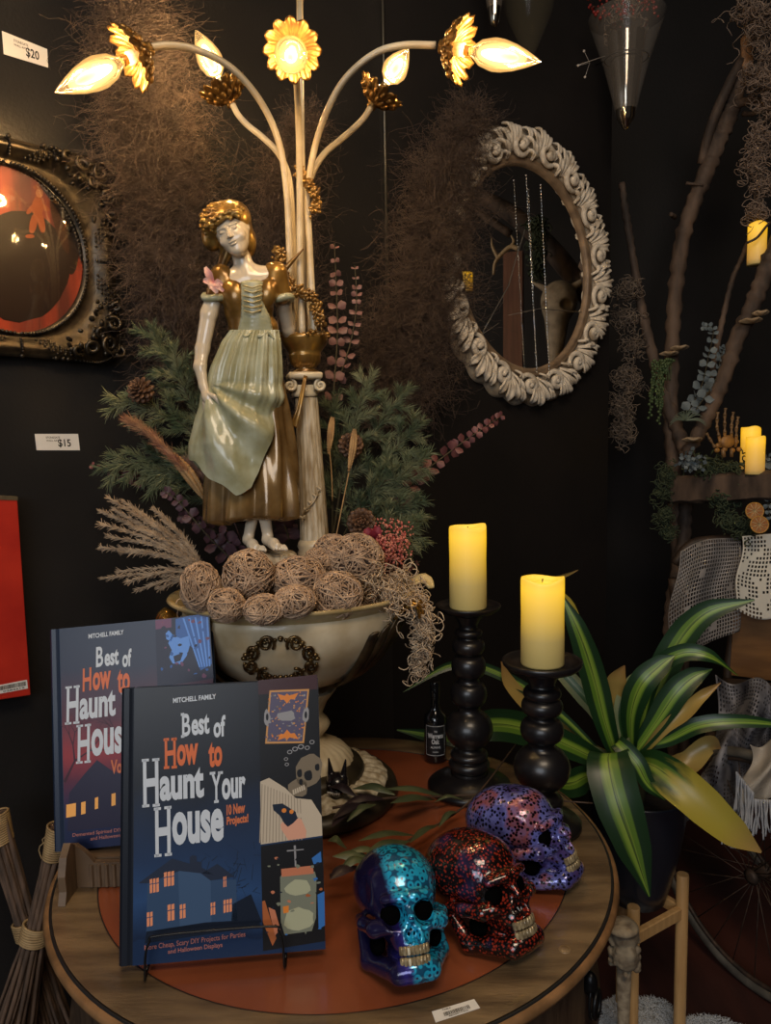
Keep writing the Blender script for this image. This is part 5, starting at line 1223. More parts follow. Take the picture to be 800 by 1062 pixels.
# beige grass plumes
grassm = mat('beige_grass', (.52, .40, .28), (.33, .24, .16), rough=.8, scale=60)
tips = [(112, 516), (104, 530), (104, 543), (118, 528), (128, 520), (112, 556), (140, 530), (150, 536), (104, 568), (106, 600), (122, 593), (130, 604), (142, 612), (160, 528), (135, 545), (165, 610), (150, 598), (125, 572), (172, 540)]
gr = np.random.default_rng(8)
for gi in range(len(tips)):
    k = MB(); tx, ty = tips[gi]; Yt = 1.10+.012*math.sin(gi*2.1)
    a = P(228-gi % 5*3, 606-gi % 3*4, 1.09); b = P(tx, ty, Yt); m_ = (a+b)/2+Vector((0, 0, .012)); stem = cr([a, m_, b], 24); k.tube(stem, [.0011, .0004], n=5)
    Sx = np.array([tuple(q) for q in stem]); N = 380 if ty < 585 else 190; u_i = gr.integers(8, len(stem)-1, N); t = Sx[u_i]-Sx[u_i-1]; t /= np.linalg.norm(t, axis=1)[:, None]
    r_ = gr.normal(size=(N, 3)); dv = t*1.1+r_*.42; dv /= np.linalg.norm(dv, axis=1)[:, None]; L_ = .0125*gr.uniform(.4, 1, (N, 1)); o0 = Sx[u_i]+gr.normal(size=(N, 3))*.0008
    k.strands(np.stack([o0, o0+dv*L_*.55, o0+dv*L_], 1), np.array([.00045, .0006, .0002])); 
    low = ty > 585; tag(k.build('grass_plume', grassm), 'sparse beige grass sprig spreading low and level just above the left book' if low else 'beige feathery grass plume in the dense upper fan left of the bowl', 'dried grass', 'low beige grass sprigs left of the bowl' if low else 'dense upper fan of beige grass plumes')
# eucalyptus
def euca(label, pts, m, r0=.011, n=16, seed=0, wide=1.0, group='dried eucalyptus stems', name='eucalyptus_stem', pairs=True):
    g = random.Random(seed); st = cr([P(*q) for q in pts], 10); k = MB(); k.tube(st, [.0014, .0006], n=6, mi=1)
    for i in range(n):
        u = (i+.6)/n; q = st[min(len(st)-2, int(u*(len(st)-1)))]; t = (st[min(len(st)-1, int(u*(len(st)-1))+1)]-q).normalized(); per = t.cross(Vector((g.uniform(-.5, .5), -1, g.uniform(-.5, .5)))).normalized()
        r = r0*(1.05-.65*u)*g.uniform(.8, 1.1)
        for s_ in ((-1, 1) if pairs else (1,)):
            dd_ = (per*s_*wide+t*.45+Vector((0, g.uniform(-.5, .3), 0))).normalized(); sd = dd_.cross(Vector((g.uniform(-.6, .6), -.8, g.uniform(-.3, .9)))).normalized()
            k.leaf([q, q+dd_*r*.6, q+dd_*r*1.3, q+dd_*r*1.9], [.001, r*.75, r*.9, r*.15], side=sd, cup=.25, ns=5, k=3)
    tag(k.build(name, [m, stemm]), label, 'eucalyptus', group)
redeu = mat('red_eucalyptus', (.17, .055, .05), (.10, .035, .04), rough=.55, scale=50)
pinkeu = mat('dusty_pink_eucalyptus', (.22, .11, .10), (.14, .07, .07), rough=.55, scale=50)
purpeu = mat('purple_eucalyptus', (.10, .045, .055), (.05, .025, .035), rough=.55, scale=50)
euca('long red eucalyptus stem rising right across the black wall', [(400, 560, 1.25), (425, 505, 1.27), (465, 470, 1.30), (500, 445, 1.33), (522, 430, 1.36)], redeu, .0125, 22, 1)
euca('dusty pink eucalyptus rising behind the lamp stem', [(345, 420, 1.27), (350, 350, 1.28), (349, 300, 1.28), (347, 252, 1.28)], pinkeu, .012, 12, 2)
euca('short dusty pink eucalyptus tip right of the lamp stem', [(350, 400, 1.29), (365, 350, 1.30), (370, 310, 1.30), (368, 275, 1.30)], pinkeu, .009, 12, 3)
euca('small reddish eucalyptus tip poking out on the far left', [(150, 500, 1.20), (125, 492, 1.185), (93, 482, 1.175)], redeu, .008, 10, 4)
for i, (pts, lb_) in enumerate(([(( 250, 590, 1.17), (215, 555, 1.15), (185, 520, 1.14), (168, 508, 1.14)), 'purple eucalyptus stem low behind the statue, upper one'], [((258, 585, 1.19), (235, 560, 1.17), (205, 540, 1.16), (185, 535, 1.15)), 'purple eucalyptus stem behind the statue\'s heel'], [((300, 560, 1.2), (295, 540, 1.2), (297, 510, 1.2), (300, 480, 1.2)), 'purple eucalyptus between the statue and the column'])):
    euca(lb_, pts, purpeu, .012, 11, 10+i)
euca('small red eucalyptus tip above the moss at the bowl\'s right end', [(405, 600, 1.2), (418, 592, 1.19), (436, 582, 1.19)], redeu, .007, 7, 20)
# pink flower head
k = MB(); g = random.Random(4); pinkf = mat('dried_pink_flower', (.50, .10, .09), (.62, .26, .18), rough=.8, scale=90)
for i in range(520):
    x, y = g.gauss(0, 12), g.gauss(0, 13)
    if abs(x) > 24 or abs(y) > 28: continue
    q = P(404+x+y*-.15, 566+y, 1.12+g.uniform(-.012, .02)+.00004*(x*x+y*y)); k.ell(q, (.0028, .0012, .0018), R=Matrix.Rotation(g.uniform(0, 6), 3, 'Y') @ Matrix.Rotation(g.uniform(0, 6), 3, 'Z'), n=6, m=4)
k.tube([P(404, 570, 1.13), P(395, 610, 1.12)], .002, n=6)
tag(k.build('dried_flower_head', pinkf), 'coral pink dried flower head at the right of the bowl', 'flower')
k = MB()
for (dx, dy, w_) in ((-8, -14, 9), (4, -16, 8), (-14, -2, 8), (-6, 8, 8), (8, 0, 7)):
    a = P(388, 562, 1.135); b = P(388+dx, 562+dy, 1.125); k.leaf([a, (a+b)/2+Vector((0, -.006, 0)), b], [.003, w_*.0013, .004], side=Vector((-(b-a).z, 0, (b-a).x)), cup=.4, k=4)
tag(k.build('burgundy_flower', mat('burgundy_petal', (.22, .015, .03), rough=.6)), 'burgundy velvet flower between pine cone and pink flower head', 'flower')

# ------------------------------------------------------------------ dark smoke-bush plumes against the walls
smoke = mat('dark_smoke_plume', (.13, .092, .072), (.06, .042, .035), rough=.9, scale=30)
def plume(label, pts, fn, N, seed, hang=0.0, r=.00034):
    g = np.random.default_rng(seed); p = np.array(pts, float); u = g.beta(1.1, 1.0, N)*(len(p)-1); i = np.clip(u.astype(int), 0, len(p)-2); f = (u-i)[:, None]
    c = p[i]*(1-f)+p[i+1]*f; K = 9; A = np.zeros((N, K, 3)); R_ = c[:, 2]
    ang = g.uniform(0, 2*pi, N); R_ = R_*(1+.22*np.sin(u*5.3+seed)*np.sign(np.cos(ang)))*g.uniform(.7, 1.15, N); st = g.uniform(0, .6, N)*R_
    x = c[:, 0]+np.cos(ang)*st; y = c[:, 1]+np.sin(ang)*st; o = g.uniform(.012, .03, N)+g.uniform(0, .07, N)*(1-st/R_)
    a2 = ang+g.normal(size=N)*.8; sl = R_*g.uniform(.25, .85, N)/K*1.5
    for s_ in range(K):
        A[:, s_, 0] = x; A[:, s_, 1] = y; A[:, s_, 2] = np.clip(o, .004, .12); a2 = a2+g.normal(size=N)*.55; x = x+np.cos(a2)*sl; y = y+np.sin(a2)*sl-hang; o = o+g.normal(size=N)*.005
    W = fn(A.reshape(-1, 3)).reshape(N, K, 3); k = MB(); k.strands(W, r)
    # wiry stems
    q = [Vector(tuple(fn(np.array([[a[0], a[1], .03]]))[0])) for a in p]; k.tube(cr(q, 8), [.0028, .0012], n=6)
    for j in range(34):
        s_ = g.uniform(0, len(p)-1.2); ii = int(s_); b = p[ii]*(1-(s_-ii))+p[ii+1]*(s_-ii); an = g.uniform(0, 2*pi); L_ = b[2]*g.uniform(.5, .95)
        z_ = [fn(np.array([[b[0]+math.cos(an)*L_*t_, b[1]+math.sin(an)*L_*t_+6*math.sin(t_*5+j), .03+.02*math.sin(j+t_*3)]]))[0] for t_ in (0, .35, .7, 1)]
        k.tube(cr([Vector(tuple(v_)) for v_ in z_], 3), [.0009, .0004], n=4)
    tag(k.build('smoke_bush_plume', smoke), label, 'dried plume', 'dark smoke bush plumes on the wall')
def wallmap(O, Nn):
    A0 = np.array(tuple(ray(0, 0))); Bx = np.array(tuple(CR)); Cy = -np.array(tuple(CU)); n_ = np.array(tuple(Nn)); O_ = np.array(tuple(O)); c_ = np.array(tuple(CAM))
    def f(Q):
        D = A0+Q[:, :1]*Bx+Q[:, 1:2]*Cy; t = ((O_-c_).dot(n_)+Q[:, 2])/(D @ n_); return c_+D*t[:, None]
    return f
mL, mR = wallmap(WL_O, WL_N), wallmap(WB_O, WB_N)
plume('largest dark feathery plume on the left wall behind the lamp arms', [(205, 430, 34), (188, 340, 56), (172, 250, 62), (165, 160, 66), (150, 80, 62), (130, 10, 50)], mL, 11000, 1)
plume('fainter dark plume behind the lamp stem', [(330, 430, 30), (305, 330, 46), (290, 240, 46), (300, 170, 40), (320, 120, 24)], mL, 4200, 2)
plume('dark feathery plume overlapping the left side of the white mirror', [(395, 440, 26), (425, 390, 52), (440, 310, 56), (455, 240, 50), (468, 175, 46), (490, 115, 28)], mR, 10500, 3)
plume('short dark plume hanging below the mirror plume', [(400, 330, 30), (395, 390, 34), (420, 440, 22)], mR, 2600, 4)

# ------------------------------------------------------------------ white carved oval mirror
whitewash = mat('whitewashed_wood', (.62, .56, .47), (.30, .24, .17), rough=.6, scale=40, bump=.3, bscale=90, pos=(.5, .72))
rawwood = mat('raw_brown_wood', (.26, .18, .11), (.14, .095, .06), rough=.5, scale=30, bump=.25, bscale=60)
mcx = WB(543, 280); u_c = (mcx-WB_O).dot(WB_D); mcz = mcx.z
mth = math.radians(6)
def MP(a, ra, rb, off):
    x, z = ra*math.cos(a), rb*math.sin(a); xr = x*math.cos(mth)-z*math.sin(mth); zr = x*math.sin(mth)+z*math.cos(mth)
    return WB_O+WB_D*(u_c+xr)+Vector((0, 0, mcz+zr))+WB_N*off
mroot = thing('carved_mirror', WB_O+WB_D*u_c+Vector((0, 0, mcz)), 'large oval wall mirror in a whitewashed carved leaf frame', 'mirror')
ai, bi, ao, bo_ = .236, .262, .316, .350
def ringmesh(prof, n=160, wob=None):
    G = []
    for (t, off) in prof:
        G.append([tuple(MP(2*pi*i/n, ai+(ao-ai)*t+(wob(2*pi*i/n, t) if wob else 0), bi+(bo_-bi)*t+(wob(2*pi*i/n, t) if wob else 0), off)) for i in range(n)])
    return G
k = MB(); k.grid(ringmesh([(-.04, .010), (-.02, .020), (.06, .024), (.10, .020), (.14, .022), (.22, .020), (.26, .014)]), closed=True); k.build('inner_moulding', rawwood, mroot)
k = MB(); k.grid(ringmesh([(.22, .012), (.30, .020), (.55, .024), (.85, .020), (.97, .012), (1.0, .002)], n=240, wob=lambda a, t: t*.012*abs(math.sin(13*a))), closed=True); k.build('frame_back', mat('frame_gap_shade_wood', (.20, .15, .10), (.34, .29, .22), rough=.7, scale=30), mroot)  # back plate coloured darker, painting shade into the gaps between the leaves
k = MB(); nU = 17
for i in range(nU):
    a0 = 2*pi*i/nU; sg = 1
    def Q(da, t, off): return MP(a0+da, ai+(ao-ai)*t, bi+(bo_-bi)*t, off)
    w_ = 2*pi/nU
    # C-scroll with a fan of gouged acanthus lobes
    k.tube([Q(w_*(.34+(.30*(1-s_*.85))*math.cos(3.4+s_*8.5)), .50+.34*(1-s_*.85)*math.sin(3.4+s_*8.5), .028+.012*s_) for s_ in np.linspace(0, 1, 30)], [.003, .0065, .0055, .007], n=8)
    tang = WB_D*math.cos(a0+pi/2)+Vector((0, 0, math.sin(a0+pi/2)))
    for j, (d0, d1, r0, r1, ww) in enumerate(((.55, .42, .40, 1.03, .010), (.62, .70, .35, 1.12, .011), (.68, .96, .30, 1.0, .010), (.72, 1.16, .26, .72, .009), (.05, .12, .5, 1.0, .008), (.86, 1.06, .16, .36, .006))):
        pth = [Q(w_*d0, r0, .022), Q(w_*(d0*.6+d1*.4-.02), r0+(r1-r0)*.45, .038), Q(w_*(d0*.2+d1*.8), r0+(r1-r0)*.82, .036), Q(w_*(d1+.07), r1, .022)]
        k.leaf(pth, [.003, ww*.75, ww, .002], side=tang*(1 if j < 3 else 1), cup=.55, ns=5, k=5)
    k.ell(Q(w_*.34, .50, .040), .006, n=8, m=6)
o = k.build('carved_leaves', whitewash, mroot); md = o.modifiers.new('t', 'SOLIDIFY'); md.thickness = .005; md.offset = 0
mirm = mat('mirror_silver', (.78, .76, .72), rough=.015, metal=1.0)
k = MB(); k.add([MP(2*pi*i/96, ai*.99, bi*.99, .012) for i in range(96)], [list(range(96))]); k.build('mirror_glass', mirm, mroot, smooth=False)
# cracks: thin dark lines on the glass
k = MB()
for pts in ([(545, 238), (535, 270), (528, 296), (512, 325), (500, 347)], [(500, 347), (518, 335)], [(528, 327), (560, 320), (606, 324)], [(500, 347), (495, 338)]):
    k.tube([WB(x, y, .0135) for x, y in pts], .0008, n=5)
k.build('crack', mat('crack_grey', (.12, .11, .10), rough=.2), mroot)
irid = mat('iridescent_bead', (.65, .55, .40), (.35, .45, .60), rough=.12, metal=.8, scale=60)
for nm, (x0, x1, y0, y1), lb_ in (('a', (546, 557, 182, 386), 'iridescent bead strand hanging in front of the mirror, left one'), ('b', (561, 570, 192, 386), 'iridescent bead strand hanging in front of the mirror, right one')):
    k = MB(); n = 62
    for i in range(n):
        t = i/(n-1); q = WB(x0+(x1-x0)*t, y0+(y1-y0)*t, .034); k.ell(q, (.0014, .0014, .0036) if i % 5 else (.0026, .0026, .0026), n=7, m=5)
    k.tube([WB(x0, y0, .034), WB(x1, y1, .034)], .0005, n=4)
    tag(k.build('bead_strand', irid), lb_, 'beads', 'bead strands on the mirror')

# ------------------------------------------------------------------ framed oval picture on the left wall
def WU(u, z, off): return Vector((-.8768, .8768, 0))+Vector((.7071, .7071, 0))*u+Vector((0, 0, z))+WL_N*off
def uof(p): return (p-Vector((-.8768, .8768, 0))).dot(Vector((.7071, .7071, 0)))
pR = uof(WL(121, 270, .01)); zT = WL(116, 168, .01).z; zB = WL(122, 381, .01).z; iR = uof(WL(88, 269, .012)); iB = WL(37, 346, .012).z
ihw = .112; cu = iR-ihw; cz = (zT+zB)/2; ohw = pR-cu; ohh = (zT-zB)/2; ihh = cz-iB
proot = thing('framed_picture', WU(cu, cz, 0), 'ornate dark bronze frame holding an oval red picture on the left wall', 'framed picture')
fmetal = mat('dark_pewter_frame', (.085, .065, .042), (.03, .025, .020), rough=.33, metal=.75, scale=60, bump=.15, bscale=150)
def FP(a, t, off):
    c_, s_ = math.cos(a), math.sin(a); e = 2/7
    ox, oz = ohw*math.copysign(abs(c_)**e, c_), ohh*math.copysign(abs(s_)**e, s_)
    bul = 1-.035*math.cos(4*a)**2*(1 if abs(math.cos(2*a)) > .7 else 0)
    x = ihw*c_*(1-t)+ox*bul*t; z = ihh*s_*(1-t)+oz*bul*t; return WU(cu+x, cz+z, off)
k = MB(); n = 200; prof = [(-.02, .004), (0, .010), (.06, .013), (.12, .010), (.30, .016), (.55, .026), (.78, .028), (.90, .018), (.96, .020), (1.0, .016), (1.0, 0)]
k.grid([[tuple(FP(2*pi*i/n, t, o_)) for i in range(n)] for t, o_ in prof], closed=True); k.build('frame_body', fmetal, proot)
k = MB()
for i in range(130): k.ell(FP(2*pi*i/130, .05, .0155), (.003, .003, .003), n=7, m=5)
k.build('oval_bead_border', fmetal, proot); k = MB()
for i in range(190): k.ell(FP(2*pi*i/190, .965, .020), .0022, n=6, m=4)
k.build('outer_bead_border', fmetal, proot)
g = random.Random(9)
for sx_ in (-1, 1):
    for sz_ in (-1, 1):
        k = MB()
        cx, cz2 = cu+sx_*(ohw-.032), cz+sz_*(ohh-.034)
        for (dx, dz_, r, tn, ph) in ((0, 0, .017, 1.6, 0), (-.03, .008, .012, 1.5, 2), (.008, -.034, .012, 1.5, 4), (-.055, .014, .008, 1.3, 1), (.014, -.062, .008, 1.3, 3), (.014, .012, .010, 1.3, 5), (-.014, -.018, .009, 1.3, 2)):
            bx, bz_ = cx+sx_*dx, cz2+sz_*dz_
            k.tube([WU(bx+sx_*r*(1-.8*t)*math.cos(ph+t*tn*6.28), bz_+sz_*r*(1-.8*t)*math.sin(ph+t*tn*6.28), .038+.004*math.sin(t*6)) for t in np.linspace(0, 1, 22)], [.0030, .0042, .0024], n=6)
        for i in range(42):
            dx, dz_ = g.uniform(-.07, .022), g.uniform(-.075, .022)
            if dx*dz_ > .0012: continue
            R = Matrix.Rotation(g.uniform(0, 6), 3, 'X'); k.ell(WU(cx+sx_*dx, cz2+sz_*dz_, g.uniform(.032, .038)), (g.uniform(.003, .0055), g.uniform(.003, .0055), g.uniform(.003, .007)), R=R, n=7, m=5)
        k.build('corner_scrolls', fmetal, proot)
for a in (0, pi/2, pi, 3*pi/2):
    k = MB()
    for da in np.linspace(-.16, .16, 9):
        for t in np.linspace(.30, .80, 6): k.ell(FP(a+da, t, .016+.013*math.sin(min(1, t/.75)*pi/2)), .0026, n=5, m=4)
    for j in range(7): k.ell(FP(a+(j-3)*.02, .97, .024), (.004, .004, .004), n=7, m=5)
    k.build('lattice_panel', fmetal, proot)
curt = mat('red_curtain_print', (.42, .045, .012), (.10, .012, .006), rough=.5, scale=10, stretch=(3, 3, .25))
pic = [curt, flat('print_floor', (.05, .018, .010)), flat('print_figure', (.26, .06, .018)), flat('print_skin', (.40, .16, .07)), flat('print_dark', (.02, .01, .008)), flat('print_orange', (.45, .10, .02))]
k = MB(); k.add([WU(cu+ihw*math.cos(2*pi*i/72), cz+ihh*math.sin(2*pi*i/72), .005) for i in range(72)], [list(range(72))], 0)
def pp(pts, mi, off): k.add([WL(x, y, off) for x, y in pts], [list(range(len(pts)))], mi)
pp(blob(20, 276, 52, 58, 40, .02), 4, .0054); pp(blob(74, 255, 8, 30, 20), 4, .0055); pp(blob(62, 235, 5, 30, 16, 0, -.3), 1, .0056)
pp(blob(39, 214, 6, 11, 14, .08), 2, .0062); pp(blob(46, 215, 7, 2.6, 10, .1, .5), 2, .0063); pp(blob(32, 217, 7, 2.6, 10, .1, 2.2), 2, .0063); pp(blob(35, 231, 4, 12, 12, .1, .25), 2, .0062); pp(blob(43, 231, 3.6, 11, 12, .1, -.15), 2, .0062); pp(blob(31, 245, 5, 2.2, 8), 2, .0062); pp(blob(41, 200, 4, 5, 10), 3, .0066); pp([(34, 194), (41, 188), (48, 193), (46, 196), (36, 196)], 2, .0067)
k.build('picture_print', pic, proot, smooth=False)
glassm = bpy.data.materials.new('picture_glass'); glassm.use_nodes = True; nt = glassm.node_tree; nt.nodes.clear()
out = nt.nodes.new('ShaderNodeOutputMaterial'); mx = nt.nodes.new('ShaderNodeMixShader'); tr_ = nt.nodes.new('ShaderNodeBsdfTransparent'); gl = nt.nodes.new('ShaderNodeBsdfGlossy'); fr = nt.nodes.new('ShaderNodeFresnel'); fr.inputs[0].default_value = 1.55; gl.inputs['Roughness'].default_value = .06
nt.links.new(fr.outputs[0], mx.inputs[0]); nt.links.new(tr_.outputs[0], mx.inputs[1]); nt.links.new(gl.outputs[0], mx.inputs[2]); nt.links.new(mx.outputs[0], out.inputs[0])
k = MB(); G = []
for r in np.linspace(0.001, 1, 14): G.append([tuple(WU(cu+ihw*r*math.cos(2*pi*i/64), cz+ihh*r*math.sin(2*pi*i/64), .009+.016*(1-r*r))) for i in range(64)])
k.grid(G, closed=True); k.build('convex_glass', glassm, proot)

# wall price tags, red canvas
def wtag(c, label, price):
    tl, tr, br_, bl_ = [WL(x, y, .0012) for x, y in c]
    paper_tag('price_tag', [tl, tr, br_, bl_], label, [('STONEGATE', .24, .56, .16, .28, .01), ('WALL ART', .24, .52, .36, .46, .01), (price, .50, .80, .32, .84, .02)], cat='price tag', group='price tags on the left wall', nrm=WL_N)
wtag([(2, 32), (49, 51), (50, 70), (4, 56)], 'white price tag reading 20 dollars above the picture frame', '$20')
wtag([(36, 450), (81, 450), (83, 467), (38, 467)], 'white price tag reading 15 dollars below the picture frame', '$15')
redp = mat('red_paint', (.55, .035, .018), (.42, .022, .014), rough=.4, scale=14, bump=.2)
cv = thing('red_canvas', WL(10, 620, 0), 'glossy red canvas panel leaning at the left edge', 'canvas')
a_, b_, c_, d_ = WL(-60, 512, .03), WL(18, 516, .03), WL(32, 721, .03), WL(-60, 735, .03)
k = MB(); k.slab([a_, b_, c_, d_], -WL_N*.022); k.build('painted_panel', redp, cv, smooth=False, bevel=.0015)
k = MB(); k.slab([WL(-60, 511, .031), WL(18.5, 515, .031), WL(18.5, 519, .031), WL(-60, 516, .031)], -WL_N*.024); k.build('top_edge', mat('gilt_edge', (.25, .2, .12), (.05, .04, .03), rough=.4, metal=.5), cv, smooth=False)
paper_tag('barcode_sticker', [WL(-8, 712, .0305), WL(28, 705, .0305), WL(29, 714, .0305), WL(-8, 721, .0305)], None, [('|||', .2, .95, .15, .62, 0), ('0284615', .3, .9, .72, .9, .01)], cat=None, nrm=WL_N)
bs = [o for o in C.objects if o.name.startswith('barcode_sticker')][0]; adopt(bs, cv)
if 'group' in bs: del bs['group']

# ------------------------------------------------------------------ twig brooms on the left
twigb = mat('grey_brown_twigs', (.14, .085, .055), (.06, .038, .026), rough=.75, scale=40, bump=.4, bscale=90, stretch=(3, 3, .4))
raffia = mat('raffia_twine', (.42, .29, .14), (.28, .18, .08), rough=.7, scale=60)
def bundle(label, top, bot, n, seed, tie, rtop=.016, rmid=.013, rbot=.03, raf=True):
    g = random.Random(seed); a, b = Vector(top), Vector(bot); ax = (b-a); L_ = ax.length; ax.normalize(); s_ = ax.cross(Vector((0, 1, 0))).normalized(); q_ = ax.cross(s_)
    root = thing('twig_broom', bot, label, 'broom', 'twig brooms leaning left of the table')
    k = MB()
    for i in range(n):
        th = i*2.4; rr_ = math.sqrt((i+.5)/n); ph = g.uniform(-.3, .3)
        pts = []
        for t in np.linspace(0, 1, 12):
            r = np.interp(t, [0, tie, 1], [rtop, rmid, rbot])*rr_; p = a+ax*(L_*t)+s_*(r*math.cos(th+ph*t))+q_*(r*math.sin(th+ph*t)); p += s_*g.uniform(-.001, .001)+q_*g.uniform(-.001, .001); pts.append(p)
        w0 = g.uniform(.0028, .0045); k.tube(pts, [w0, w0*.9, w0*.6], n=6)
    k.build('twigs', twigb, root)
    k = MB(); c = a+ax*(L_*tie)
    for j in range(8):
        z = (j-3.5)*.0033; k.tube([c+ax*(z+.0005*math.sin(t*2+j))+s_*((rmid+.005)*math.cos(t))+q_*((rmid+.005)*math.sin(t)) for t in np.linspace(0, 2*pi, 24)[:-1]], .0019, n=6, closed=True)
    k.build('twine_binding', raffia, root)
    if raf:
        k = MB()
        for j in range(14):
            z = -.0+j*.0032; k.tube([a+ax*z+s_*((rtop+.003-.0004*j)*math.cos(t))+q_*((rtop+.003)*math.sin(t)) for t in np.linspace(0, 2*pi, 20)[:-1]], .0018, n=5, closed=True)
        for j in range(9): k.tube(cr([a+ax*.01+s_*g.uniform(-.015, .015), a+ax*g.uniform(.02, .04)+s_*g.uniform(-.03, .0)-q_*.012, a+ax*g.uniform(.05, .075)+s_*g.uniform(-.02, .01)-q_*.016], 4), .0009, n=5)
        k.build('raffia_wrap', raffia, root)
YB = 1.02
bundle('twig broom slanting down to the right, nearer the left edge', P(-6, 845, YB+.02), P(72, 1110, YB), 26, 1, .44, rbot=.03)
bundle('twig broom crossing over the other, its top beside the back book', P(64, 858, YB-.02), P(-2, 1120, YB-.06), 28, 2, .42, rbot=.04)
k = MB(); g = random.Random(6)
for i in range(240):
    x = g.uniform(28, 62); a = P(34+g.uniform(-8, 8), 985, 1.06); b = P(x+g.uniform(-12, 12), 1130, 1.05+g.uniform(-.02, .02)); k.tube([a, (a+b)/2+Vector((g.uniform(-.004, .004), 0, 0)), b], [.0012, .0008], n=4)
o = k.build('straw_broom_head', mat('dark_straw', (.16, .10, .05), (.08, .05, .025), rough=.8, scale=50)); tag(o, 'dark straw broom head fanning out behind the crossed twig brooms', 'broom')

# ------------------------------------------------------------------ potted dracaena on its stand
potm = mat('navy_black_pot', (.012, .015, .024), rough=.35, scale=20, coat=.1)
pcx, pcy = .520, 1.490
pot = thing('plant_pot', (pcx, pcy, .33), 'tall tapered dark navy plant pot on the wooden stand', 'plant pot')
MB().lathe([(.0005, .332), (.05, .332), (.058, .336), (.068, .37), (.086, .45), (.098, .53), (.102, .572), (.104, .575), (.100, .577), (.096, .57), (.088, .54)], 72, (pcx, pcy, 0)).build('pot_body', potm, pot)
MB().lathe([(.0005, .545), (.04, .548), (.092, .543)], 48, (pcx, pcy, 0)).build('soil', mat('soil', (.02, .013, .009), rough=.95, bump=.8, bscale=120), pot)
bamboo = mat('pale_bamboo_wood', (.62, .38, .16), (.50, .29, .115), rough=.45, scale=18, stretch=(5, 5, .5), bump=.1)
sroot = thing('plant_stand', (.501, 1.484, 0), 'pale wooden four-legged plant stand under the navy pot', 'plant stand')
legs = [(.477, 1.38, .385), (.607, 1.462, .40), (.395, 1.51, .39), (.525, 1.592, .40)]
for x, y, h_ in legs:
    k = MB(); k.lathe([(.0005, 0), (.0118, 0), (.0125, .004), (.0125, h_-.002), (.0115, h_), (.0005, h_)], 28, (x, y, 0)); k.build('leg', bamboo, sroot, smooth='auto')
for (i, j) in ((0, 1), (0, 2), (1, 3), (2, 3)):
    a, b = Vector(legs[i][:2]+(.318,)), Vector(legs[j][:2]+(.318,)); d = (b-a); R = Matrix.Rotation(math.atan2(d.y, d.x), 3, 'Z'); k = MB(); k.box((a+b)/2, (d.length-.016, .014, .026), R, bev=.002); k.build('crossbar', bamboo, sroot, smooth=False)
def leafmat(name, edge, mid, line, yellow=None, tip=None, yfrom=.6):
    m = mat(name, edge, rough=.36); b = bsdf(m); uv = node(m, 'ShaderNodeUVMap'); sp = node(m, 'ShaderNodeSeparateXYZ'); lk(m, uv.outputs[0], sp.inputs[0])
    mp = node(m, 'ShaderNodeMapping'); mp.inputs['Scale'].default_value = (9, .8, 1); lk(m, uv.outputs[0], mp.inputs[0]); nz = node(m, 'ShaderNodeTexNoise', Scale=1.6, Detail=3.0); lk(m, mp.outputs[0], nz.inputs['Vector'])
    ad = node(m, 'ShaderNodeMath', _operation='MULTIPLY_ADD'); lk(m, nz.outputs['Fac'], ad.inputs[0]); ad.inputs[1].default_value = .16; lk(m, sp.outputs['X'], ad.inputs[2])
    r = ramp(m, [(.08, edge), (.34, edge), (.40, mid), (.50, line), (.545, line), (.57, edge), (.60, line), (.66, mid), (.76, mid), (.80, edge), (1, edge)]); lk(m, ad.outputs[0], r.inputs[0]); col = r.outputs[0]
    if yellow:
        n2 = node(m, 'ShaderNodeTexNoise', Scale=4.0, Detail=4.0); lk(m, uv.outputs[0], n2.inputs['Vector'])
        a2 = node(m, 'ShaderNodeMath', _operation='MULTIPLY_ADD'); lk(m, n2.outputs['Fac'], a2.inputs[0]); a2.inputs[1].default_value = .5; lk(m, sp.outputs['Y'], a2.inputs[2])
        f = ramp(m, [(yfrom+.2, (0, 0, 0)), (min(1, yfrom+.35), (1, 1, 1))]); lk(m, a2.outputs[0], f.inputs[0])
        x = node(m, 'ShaderNodeMix', _data_type='RGBA'); lk(m, f.outputs[0], x.inputs[0]); lk(m, col, x.inputs[6])
        yr = ramp(m, [(.0, yellow), (.72, yellow), (1.0, tip)]); lk(m, sp.outputs['Y'], yr.inputs[0]); lk(m, yr.outputs[0], x.inputs[7]); col = x.outputs[2]
    lk(m, col, b.inputs['Base Color']); return m
LG = leafmat('dracaena_leaf', (.010, .038, .012), (.10, .20, .022), (.22, .34, .045))
LY_ = leafmat('yellowing_leaf', (.012, .045, .012), (.08, .15, .02), (.22, .28, .05), (.36, .30, .04), (.35, .22, .08), .38)
LB = leafmat('withered_leaf', (.30, .24, .05), (.34, .26, .06), (.40, .30, .07), (.40, .28, .08), (.26, .14, .05), .1)
LW = leafmat('pale_edged_leaf', (.20, .24, .12), (.03, .09, .02), (.05, .12, .02))
plant = thing('dracaena_plant', (pcx, pcy, .55), 'large potted corn plant with yellow-striped green leaves right of the table', 'potted plant')
MB().tube([(pcx, pcy, .54), (pcx+.005, pcy-.01, .62), (pcx, pcy-.01, .70)], [.016, .013, .010], n=12).build('stem', mat('plant_stem', (.12, .10, .04), rough=.7), plant)
def L(pts, w, m=LG, side=None, cup=.18, wavy=.0, lab=None):
    k = MB(); q = [P(*p) for p in pts]; t = (q[-1]-q[0]).normalized(); vd = ((q[0]+q[-1])/2-CAM).normalized(); sd = t.cross(vd).normalized() if side is None else Vector(side)
    W_ = w*.00150; k.leaf(q, [W_*.45, W_*.75, W_*1.0, W_*.95, W_*.7, W_*.05], side=sd, cup=cup, ns=11, k=7, wavy=wavy)
    o = k.build('leaf', m, plant)
    if lab: o['label'] = lab
